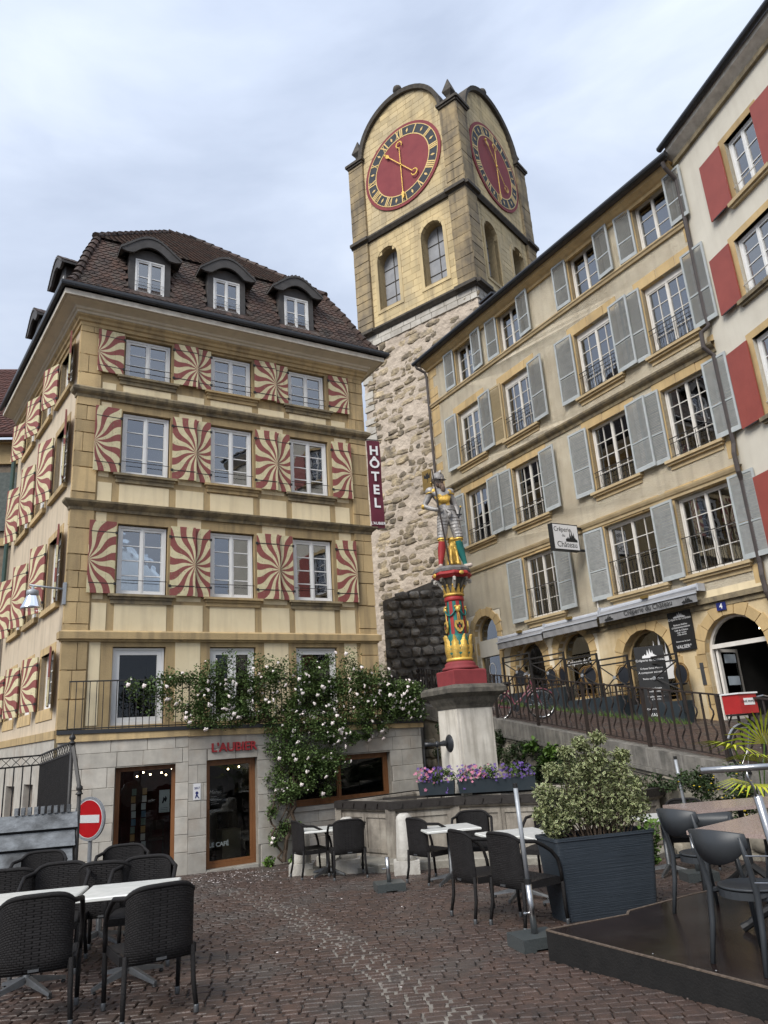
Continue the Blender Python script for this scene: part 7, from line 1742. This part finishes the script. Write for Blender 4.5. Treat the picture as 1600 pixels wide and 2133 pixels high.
# flower boxes on the basin
FL = T(1.30, 14.24, 0, -9)
for (x0, x1, lab) in ((-1.02, -.36, 'shorter blue black flower box on the left, beside the spout stay'), (-.30, 1.08, 'long blue black flower box across the front of the pillar')):
    t_ = thing('flower_box', lab, 'flower box', FL @ T((x0 + x1) / 2, 0, .76)); mb = MB(); mb.add([(x0 + .02, -.10, .76), (x1 - .02, -.10, .76), (x1 - .02, .10, .76), (x0 + .02, .10, .76), (x0, -.13, .98), (x1, -.13, .98), (x1, .13, .98), (x0, .13, .98)], [(3, 2, 1, 0), (0, 1, 5, 4), (1, 2, 6, 5), (2, 3, 7, 6), (3, 0, 4, 7), (4, 5, 6, 7)]); ob('box', mb, BOXBL, t_, FL)
    cs = [(*(FL @ Vector((rr_.uniform(x0, x1), rr_.uniform(-.15, .12), 1.02 + rr_.uniform(-.05, .14)))), .09) for k in range(int((x1 - x0) * 16))]
    fp = thing('flowering_plants', 'violet and pink flowers with green leaves filling the ' + ('left, shorter' if x0 < -.5 else 'long') + ' flower box', 'flowers', FL @ T((x0 + x1) / 2, 0, 1.0))
    ob('foliage', leafcloud(int((x1 - x0) * 1100), lambda r: clumps(cs, r), .03, seed=int(x1 * 9)), LEAF, fp, I4, kind='stuff')
    for nm, m_, k_ in (('violet_bloom', VIOLET, 150), ('pink_bloom', PINKF, 60)):
        fm = MB()
        for q in range(5): a = q * 1.256; fm.add([(0, 0, 0), (.012 * math.cos(a - .5), .012 * math.sin(a - .5), .004), (.02 * math.cos(a), .02 * math.sin(a), .002), (.012 * math.cos(a + .5), .012 * math.sin(a + .5), .004)], [(0, 1, 2, 3)])
        fme = fm.mesh(nm, m_)
        for q in range(int(k_ * (x1 - x0) / 1.4)):
            xx = rr_.uniform(x0, x1)
            if m_ is PINKF: xx = rr_.gauss(x0 + .15 if x0 < -.5 else x0 + .28, .12)
            v = Vector((xx, rr_.uniform(-.2, .05), 1.03 + rr_.uniform(-.06, .20) - (.2 if rr_.random() < .07 else 0))); nv = Vector((rr_.gauss(0, .4), -1, rr_.gauss(.3, .5))).normalized(); s_ = rr_.uniform(1.0, 1.9); ob(nm, fme, None, fp, FL @ Matrix.Translation(v) @ nv.to_track_quat('Z', 'Y').to_matrix().to_4x4() @ S3(s_, s_, s_))
# ivy on the ramp wall
def onramp(s_, z, o=.2): p = FR @ Vector((s_, o, zr_(s_) + z)); return p
vc = []
for k in range(70): s_ = rr_.uniform(4.4, 8.4); vc.append((*onramp(s_, rr_.uniform(-1.15, -.45) + (.0 if s_ < 7 else .1)), rr_.uniform(.08, .2)))
for k in range(36): s_ = rr_.uniform(1.6, 4.6); vc.append((*onramp(s_, rr_.uniform(-.95, -.5), .3), rr_.uniform(.1, .2)))
for k in range(16): s_ = rr_.uniform(8.5, 10.8); vc.append((*onramp(s_, rr_.uniform(-1.6, -.4)), rr_.uniform(.08, .16)))
tag(ob('wall_ivy', leafcloud(17000, lambda r: clumps(vc, r), .036, seed=6), LEAFD, None, I4), 'dark ivy and small weeds clinging to the ramp wall below the coping', 'ivy')
vg = [(*onramp(rr_.uniform(4.9, 5.8), rr_.uniform(-.75, -.35), .3), .11) for k in range(8)]
tag(ob('young_shrub', leafcloud(260, lambda r: clumps(vg, r), .075, seed=16, elong=2), LEAFB, None, I4), 'young bright green shrub sprouting against the ramp wall above the planter', 'shrub')
# yellow daisies and the palm at the right
yc = [(4.05 + rr_.uniform(-.45, .5), 10.4 + rr_.uniform(-.15, .2), rr_.uniform(.4, 1.15), .15) for k in range(22)]
yf = thing('daisy_bush', 'dark green bush dotted with small yellow flowers by the ramp wall', 'bush', T(4.1, 10.4, 0)); ob('foliage', leafcloud(3600, lambda r: clumps(yc, r), .032, seed=18), LEAFD, yf, I4, kind='stuff')
fm = MB(); fm.ball((0, 0, 0), .014, 6, 4, sc3=(1, 1, .5)); fme = fm.mesh('yellow_bloom', YELF)
for q in range(60): c = rr_.choice(yc); v = Vector(c[:3]) + Vector((rr_.uniform(-.1, .1), -.14, rr_.uniform(-.1, .15))); ob('yellow_bloom', fme, None, yf, Matrix.Translation(v))
pm_ = thing('potted_palm', 'yellow green fan palm rising at the right edge above the tables', 'palm', T(4.32, 9.7, -.15)); 
mb = MB(); mb.tube([(4.32, 9.7, -.15), (4.33, 9.72, .7)], .05, 8); ob('trunk', mb, BARK, pm_, I4)
def fan(o, d, L_, n=18):
    mb = MB(); d = Vector(d).normalized(); sd_ = d.cross(Vector((0, 0, 1))).normalized(); 
    b0_ = Vector(o)
    for i in range(n):
        a = -1.75 + 3.5 * i / (n - 1); v = (d * math.cos(a) + (sd_ * .95 + Vector((0, 0, .15))) * math.sin(a)).normalized(); up = v.cross(sd_.cross(d)).normalized(); side = up * .017; q = b0_ + v * L_ * .55 + Vector((0, 0, .02)); t_ = b0_ + v * L_ + Vector((0, 0, -.07)); mb.add([b0_, q + side, t_, q - side], [(0, 1, 2, 3)])
    return mb
for (o, d, L_) in (((4.02, 9.45, 1.38), (-1, -.5, .35), .52), ((4.38, 9.45, 1.42), (.1, -.6, .9), .6), ((4.15, 9.4, .98), (-.5, -.8, -.1), .48), ((4.6, 9.5, 1.15), (.9, -.5, .3), .6), ((4.25, 9.42, 1.22), (-.3, -1, .3), .5)):
    ob('palm_leaf', fan(o, d, L_), PALM, pm_, I4); ob('leaf_stalk', MB().tube([(4.33, 9.72, .6), o], .008, 5), LEAFB, pm_, I4)
# ------------------------------------------------------------------ street furniture by the creperie
def tz(u, v=.5): p = FC @ Vector((u, -v, 0)); return sz(p.x, p.y)
tr = thing('terrace_screen', 'black iron terrace screen of crossed bars on dark planter troughs in front of the creperie', 'railing', FC @ T(6.9, -.9, 2.4))
edges = [3.9, 5.15, 6.55, 7.75, 8.75, 10.2]
for a, b in zip(edges, edges[1:]):
    z = max(tz(a), tz(b)) + .42; F = FC @ T(a, -.95, z); w_ = b - a; mb = MB()
    for x in (0, w_ - .03): mb.box(x - .008, x + .038, -.022, .022, -.4, .92)
    mb.box(0, w_, -.018, .018, .875, .915); mb.box(0, w_, -.014, .014, .735, .77); mb.box(0, w_, -.012, .012, .06, .085)
    mb.tube([(0, .0, .08), (w_, 0, .75)], .017, 5); mb.tube([(0, 0.01, .75), (w_, .01, .08)], .017, 5); o = ob('screen_frame', mb, IRON, tr, F)
    ob('rosette', MB().lathe([(.05, 0), (.04, .02)], (0, 0, 0), 10), GALV, o, F @ T(w_ / 2, -.02, .415) @ Matrix.Rotation(PI / 2, 4, 'X'))
for a, b in ((3.6, 6.4), (6.5, 8.3), (8.75, 10.15)):
    z = min(tz(a), tz(b)); ob('trough', MB().box(a, b, -.98, -.62, z - .25, z + .48 + (.12 if a < 5 else 0)), BOXBL, tr, FC)
ob('platform_edge', MB().box(3.5, 8.8, -.6, -.05, 1.0, 2.35), BPLY, tr, FC)
def rattanchair(lab, M):
    t_ = thing('bistro_chair', lab, 'chair', M, 'oval backed rattan chairs outside the creperie')
    n = 20; el = [(.20 * math.cos(2 * PI * i / n), -.2, .68 + .25 * math.sin(2 * PI * i / n)) for i in range(n + 1)]; ob('back_rim', MB().tube(el, .016, 6), BAMB, t_, M); ob('back_rim', MB().tube([(x * .84, y, .68 + (z - .68) * .86) for x, y, z in el], .009, 5), BAMB, t_, M)
    ob('back_pad', MB().prism([(.165 * math.cos(2 * PI * i / n), .68 + .21 * math.sin(2 * PI * i / n)) for i in range(n)], -.205, -.195), PADB, t_, M)
    ob('seat', MB().lathe([(.21, .43), (.22, .45), (.2, .465), (.02, .465)], (0, 0, 0), 16), PADB, t_, M)
    mb = MB()
    for s_ in (-1, 1): mb.tube([(.2 * s_, .2, 0), (.17 * s_, .16, .44)], .013, 6); mb.tube([(.19 * s_, -.24, 0), (.18 * s_, -.2, .45), (.19 * s_, -.2, .68)], .013, 6)
    mb.tube([(-.18, .15, .2), (.18, .15, .2), (.18, -.2, .2), (-.18, -.2, .2), (-.18, .15, .2)], .009, 5); ob('frame', mb, BAMB, t_, M); return t_
rc = [(4.1, .55, 40, 'furthest left of the rattan chairs behind the terrace screen'), (5.2, .45, 10, 'rattan chair with a dark oval back, second from the left behind the screen'), (5.75, .6, -15, 'rattan chair with the tallest looking oval back left of the screen centre'), (6.75, .5, 30, 'rattan chair in front of the pier between the arched windows'), (7.35, .7, 190, 'rattan chair turned away beside the crossed bars at the centre'), (8.05, .55, 15, 'rattan chair left of the black menu easel'), (8.9, .5, 5, 'rattan chair directly behind the black menu easel'), (9.75, .55, 0, 'furthest right of the rattan chairs, below the menu panel')]
q0 = rattanchair(rc[0][3], FC @ T(rc[0][0], -rc[0][1], 2.62, 180 + rc[0][2]))
for (u, v, a, l) in rc[1:]: dup(q0, FC @ T(u, -v, 2.62 - (u - 4.1) * .09, 180 + a), l)
pe = FC @ Vector((9.35, -1.25, 0)); board('menu_easel', 'tall black menu easel standing in front of the terrace screen', T(6.0, 17.8, sz(6.0, 17.8), -22), .66, 1.7, [('Crêpes faites Maison', .70, .09), ('À composer soi-même', .645, .1), ('Petite salade offerte', .56, .085), ("Toute l'année", .43, .085), ('midi et soir', .39, .085), ('Veuillez patienter', .32, .08), ("à l'entrée", .285, .08), ('Ouvert tous les jours', .16, .085), ('VALSER*', .08, .16)], True)
gc = [(*(FC @ Vector((rr_.uniform(3.6, 10.2), -1.08 + rr_.uniform(-.1, .12), 0))), 0) for k in range(120)]
def gfn(r): c = r.choice(gc); x, y = c[0] + r.gauss(0, .05), c[1] + r.gauss(0, .05); return (x, y, sz(x, y))
mb = MB(); rg = random.Random(4)
for k in range(2200):
    x, y, z = gfn(rg); h_ = rg.uniform(.04, .16); a = rg.uniform(0, 6.28); dx, dy = .006 * math.cos(a), .006 * math.sin(a); lx, ly = rg.gauss(0, .03), rg.gauss(0, .03); mb.add([(x - dx, y - dy, z), (x + dx, y + dy, z), (x + lx, y + ly, z + h_)], [(0, 1, 2)])
tag(ob('weed_grass', mb, GRASS, None, I4, kind='stuff'), None)
# bicycles
def bicycle(lab, M, fm, box=False):
    t_ = thing('bicycle', lab, 'bicycle', M); r_ = .34
    for x in (-.52, .54):
        n = 28; o = ob('wheel', MB().tube([(x + r_ * math.cos(2 * PI * i / n), 0, r_ + r_ * math.sin(2 * PI * i / n)) for i in range(n + 1)], .019, 6), RUBBER, t_, M); mb = MB(); mb.tube([(x + (r_ - .03) * math.cos(2 * PI * i / n), 0, r_ + (r_ - .03) * math.sin(2 * PI * i / n)) for i in range(n + 1)], .010, 5)
        for i in range(14): a = 2 * PI * i / 14; mb.tube([(x, 0, r_), (x + (r_ - .03) * math.cos(a), 0, r_ + (r_ - .03) * math.sin(a))], .0022, 3)
        mb.tube([(x, -.03, r_), (x, .03, r_)], .02, 8); ob('rim', mb, CHROME, o, M); ob('mudguard', MB().tube([(x + (r_ + .03) * math.cos(t), 0, r_ + (r_ + .03) * math.sin(t)) for t in [PI * (.15 + .8 * i / 12) for i in range(13)]], .014, 5), GALV if box else fm, t_, M)
    mb = MB(); hd_ = (.34, 0, .86); bb = (-.08, 0, .28); st2 = (-.22, 0, .72)
    for a, b in ((hd_, bb), ((.36, 0, .74), (-.1, 0, .38)), (bb, st2), (bb, (-.52, 0, .34)), (st2, (-.52, 0, .34)), ((.33, 0, .92), (.54, 0, .34))): mb.tube([a, b], .016, 7)
    ob('frame', mb, fm, t_, M); ob('saddle', MB().ball((-.26, 0, .88), .12, 10, 6, sc3=(1.2, .75, .4)).tube([(-.22, 0, .7), (-.26, 0, .88)], .013, 6), RUBBER, t_, M)
    ob('handlebar', MB().tube([(.33, 0, .9), (.32, 0, 1.04), (.34, 0, 1.06)], .012, 6).tube([(.12, -.28, 1.05), (.28, -.24, 1.09), (.35, -.1, 1.07), (.36, 0, 1.06), (.35, .1, 1.07), (.28, .24, 1.09), (.12, .28, 1.05)], .012, 7), CHROME, t_, M)
    for s_ in (-1, 1): ob('grip', MB().tube([(.20, .265 * s_, 1.07), (.08, .29 * s_, 1.04)], .017, 7), RUBBER, t_, M)
    mb = MB(); mb.lathe([(.09, 0), (.09, .01)], (0, 0, 0), 16); ob('chainring', mb, GUT, t_, M @ T(-.08, -.04, .28) @ Matrix.Rotation(PI / 2, 4, 'X')); ob('cranks', MB().tube([(-.08, -.07, .28), (-.02, -.07, .13)], .009, 5).tube([(-.08, .07, .28), (-.14, .07, .43)], .009, 5).box(-.06, .02, -.14, -.07, .115, .135), GUT, t_, M)
    if box:
        o = None
    return t_
bicycle('pink ladies bicycle leaning inside the railing just right of the fountain pillar', T(3.0, 18.95, sz(3.0, 18.95), -8), PINKM)
MBk = T(5.68, 11.9, sz(5.68, 11.9), 200); bk = bicycle('dark bicycle carrying a red delivery box behind the railing at the right edge', MBk, GUT, True)
rb_ = thing('delivery_box', 'red delivery box with a white lid on the back of the right-hand bicycle', 'box', MBk @ T(.52, 0, .85)); Mb_ = WM[rb_.name]
ob('box_body', MB().box(-.17, .16, -.17, .17, 0, .28), REDBOX, rb_, Mb_); ob('lid', MB().box(-.19, .18, -.19, .19, .282, .305), SIGNW, rb_, Mb_); ob('label_panel', MB().box(-.12, .08, .17, .174, .12, .22), SIGNW, rb_, Mb_); text('label_text', 'CAFÉ PRIMEUR', .045, INK, rb_, Mb_ @ Matrix.Rotation(PI, 4, 'Z') @ T(.02, -.177, .17), ext=.0005); ob('carrier', MB().box(-.2, .2, -.12, .12, -.03, -.002), IRON, rb_, Mb_)
# ------------------------------------------------------------------ left side: lane fence, sign, planks, lamp, banner
fe = thing('spiked_fence', 'black wrought iron fence with a crossed band and a sloping end stay closing the lane', 'fence', T(-5.2, 11, -.3))
P0 = Vector((-8.0, 10.05)); P1 = Vector((-5.68, 12.24)); P2 = Vector((-4.54, 10.68))
def fence(a, b, z0, z1a, z1b, sp_, x0=0):
    d = b - a; F = T(a.x, a.y, 0, math.degrees(math.atan2(d.y, d.x))); ln = d.length; n = int(ln / sp_)
    zt = lambda s_: z1a + (z1b - z1a) * s_ / ln
    def bar(za): mb = MB(); return mb.add([(0, -.012, zt(0) + za), (ln, -.012, zt(ln) + za), (ln, .012, zt(ln) + za), (0, .012, zt(0) + za), (0, -.012, zt(0) + za + .025), (ln, -.012, zt(ln) + za + .025), (ln, .012, zt(ln) + za + .025), (0, .012, zt(0) + za + .025)], [(3, 2, 1, 0), (4, 5, 6, 7), (0, 1, 5, 4), (1, 2, 6, 5), (2, 3, 7, 6), (3, 0, 4, 7)])
    ob('rail', bar(-.02), IRON, fe, F); ob('rail', bar(-.16), IRON, fe, F); ob('rail', MB().box(0, ln, -.012, .012, z0 + .1, z0 + .125), IRON, fe, F)
    me_ = cached('fbar', lambda: MB().box(-.008, .008, -.008, .008, 0, 1).mesh('bar', IRON))
    for i in range(n + 1): s_ = ln * i / n; ob('bar', me_, None, fe, F @ T(s_, 0, z0) @ S3(1, 1, zt(s_) - .15 - z0))
    mb = MB(); k = int(ln / .14)
    for i in range(k): s0, s1 = ln * i / k, ln * (i + 1) / k; mb.tube([(s0, 0, zt(s0) - .15), (s1, 0, zt(s1) - .01)], .006, 4); mb.tube([(s0, 0, zt(s0) - .01), (s1, 0, zt(s1) - .15)], .006, 4)
    ob('crossed_band', mb, IRON, fe, F)
fence(P0, P1, -.3, 1.80, 1.89, .125); fence(P1, P2, -.3, 1.89, 2.02, .06)
mb = MB(); e_ = Vector((-4.30, 10.45)); mb.add([(P2.x - .015, P2.y, 2.02), (P2.x + .03, P2.y, 2.02), (e_.x + .03, e_.y, 1.33), (e_.x - .015, e_.y, 1.33), (P2.x - .015, P2.y + .03, 2.02), (P2.x + .03, P2.y + .03, 2.02), (e_.x + .03, e_.y + .03, 1.33), (e_.x - .015, e_.y + .03, 1.33)], [(0, 1, 2, 3), (4, 5, 6, 7), (0, 3, 7, 4), (1, 2, 6, 5), (0, 1, 5, 4)]); ob('sloping_stay', mb, IRON, fe, I4)
def newel(x, y, z1): mb = MB(); mb.tube([(x, y, -.2), (x, y, z1 - .12)], .028, 8); mb.lathe([(.045, 0), (.05, .01), (.03, .03), (.02, .04), (.045, .07), (.04, .10), (.012, .125), (.008, .15)], (x, y, z1 - .13), 10); return mb
ob('ball_post', newel(e_.x, e_.y, 1.46), IRON, fe, I4, smooth=True); ob('ball_post', newel(P2.x + .01, P2.y, 2.12), IRON, fe, I4, smooth=True)
MNo = T(-4.73, 11.89, .92) @ Matrix.Rotation(R(-24), 4, 'Z')
ne = thing('no_entry_sign', 'round red no entry road sign with a white bar behind the fence post', 'road sign', MNo)
dsk = lambda r, y0, y1: MB().prism([(r * math.cos(2 * PI * i / 40), r * math.sin(2 * PI * i / 40)) for i in range(40)], y0, y1)
ob('back_plate', dsk(.31, 0, .03), GALV, ne, MNo); ob('red_disc', dsk(.262, -.004, 0), REDS, ne, MNo); ob('white_ring', dsk(.272, -.002, 0), SIGNW, ne, MNo); ob('white_bar', MB().box(-.215, .215, -.008, -.004, -.055, .055), SIGNW, ne, MNo); ob('sign_post', MB().tube([(0, .05, .1), (0, .05, -1.25)], .03, 10), GALV, ne, MNo)
MPk = T(-6.62, 9.93, 0, 12); gp2 = thing('plank_screen', 'weathered grey plank screen with black stains and a slatted top rail', 'screen', MPk)
for i, z in enumerate((.50, .72, .94)):
    mb = MB(); mb.add([(0, -.04, z), (2.35 + .02 * i, -.04, z), (2.35 + .02 * i, .02, z), (0, .02, z), (0, -.0, z + .185), (2.33 + .02 * i, -.0, z + .185), (2.33 + .02 * i, .05, z + .185), (0, .05, z + .185)], [(3, 2, 1, 0), (4, 5, 6, 7), (0, 1, 5, 4), (1, 2, 6, 5), (2, 3, 7, 6), (3, 0, 4, 7)]); ob('plank', mb, GREYW, gp2, MPk @ T(0, 0, 0))
ob('back_board', MB().box(0, 2.3, .06, .09, .1, 1.1), BLACK, gp2, MPk)
for k in range(9): ob('slat_end', MB().box(1.6 + k * .08, 1.645 + k * .08, -.02, .03, 1.13, 1.22), GREYW, gp2, MPk)
ob('post', MB().box(2.28, 2.34, .05, .11, -.2, 1.1), BLACK, gp2, MPk)
# street lamp on the hotel corner
MLp = T(OX - .02, OY - .02, 5.18, 214) @ S3(.85, .85, .85); lp = thing('wall_lamp', 'grey bell shaped wall lamp on a horizontal arm at the hotel corner', 'lamp', MLp)
ob('wall_plate', MB().box(-.02, .05, -.06, .06, -.38, .16), GALV, lp, MLp); ob('arm', MB().tube([(.04, 0, 0), (.80, 0, .06)], .025, 10), GALV, lp, MLp, smooth=True)
ob('lamp_head', MB().lathe([(.03, .03), (.035, -.03), (.13, -.07), (.14, -.09), (.14, -.20), (.12, -.21)], (.72, 0, 0), 20), GALV, lp, MLp, smooth=True)
ob('glass_bell', MB().lathe([(.135, -.21), (.24, -.47), (.25, -.50), (.245, -.515), (.22, -.53)], (.72, 0, 0), 28, cap=False), glassmat('lamp_glass', (.80, .80, .82), 2.0, .15), lp, MLp, smooth=True); ob('inner_tube', MB().lathe([(.07, -.21), (.075, -.48), (.0, -.49)], (.72, 0, 0), 14), mat('milky_tube', (.75, .75, .77)), lp, MLp, smooth=True)
# hotel banner
MBn = FA @ T(7.34, .0, 0) @ Matrix.Rotation(R(-10), 4, 'Z'); bn = thing('hotel_banner', 'narrow maroon vertical banner lettered HOTEL on the hotel corner', 'banner', MBn @ T(.25, 0, 8.3))
mb = MB(); n = 14
for i in range(n + 1): z = 7.12 + (9.62 - 7.12) * i / n; y = -.05 - .02 * math.sin(i * .7); mb.v += [(.02, y, z), (.20, y - .012 * math.sin(i), z), (.40, y, z)]
for i in range(n):
    for j in range(2): k = i * 3 + j; mb.f.append((k, k + 1, k + 4, k + 3)); mb.m.append(0)
ob('cloth', mb, BAN, bn, MBn, smooth=True)
ob('banner_arm', MB().tube([(-.05, -.05, 9.64), (.44, -.05, 9.64)], .014, 6), IRON, bn, MBn); ob('banner_arm', MB().tube([(-.05, -.05, 7.10), (.44, -.05, 7.10)], .014, 6), IRON, bn, MBn)
for i, c in enumerate('HÔTEL'): text('lettering', c, .36, SIGNW, bn, MBn @ T(.21, -.085, 9.30 - i * .375), ext=.001, bold=.012)
text('lettering', "L'AUBIER", .105, SIGNW, bn, MBn @ T(.21, -.085, 7.24), ext=.001, bold=.002)
# small visitor notice on the pier of the shop front
MNt = F2 @ T(.17, -.01, .85); vn = thing('notice', 'small white notice with blue printing on the limestone pier', 'notice', MNt)
ob('sheet', MB().box(-.075, .075, -.004, 0, .02, .33), SIGNW, vn, MNt); text('print', '2017', .055, BLUE, vn, MNt @ T(0, -.007, .24), ext=.0005, bold=.001)
mb = MB(); mb.prism([(.03 * math.cos(2 * PI * i / 12) - .0, .03 * math.sin(2 * PI * i / 12) + .15) for i in range(12)], -.007, -.005); mb.prism([(-.02, .12), (.0, .13), (.05, .05), (.035, .045), (.0, .09), (-.025, .05), (-.04, .055)], -.008, -.0055); ob('print_figure', mb, BLUE, vn, MNt)
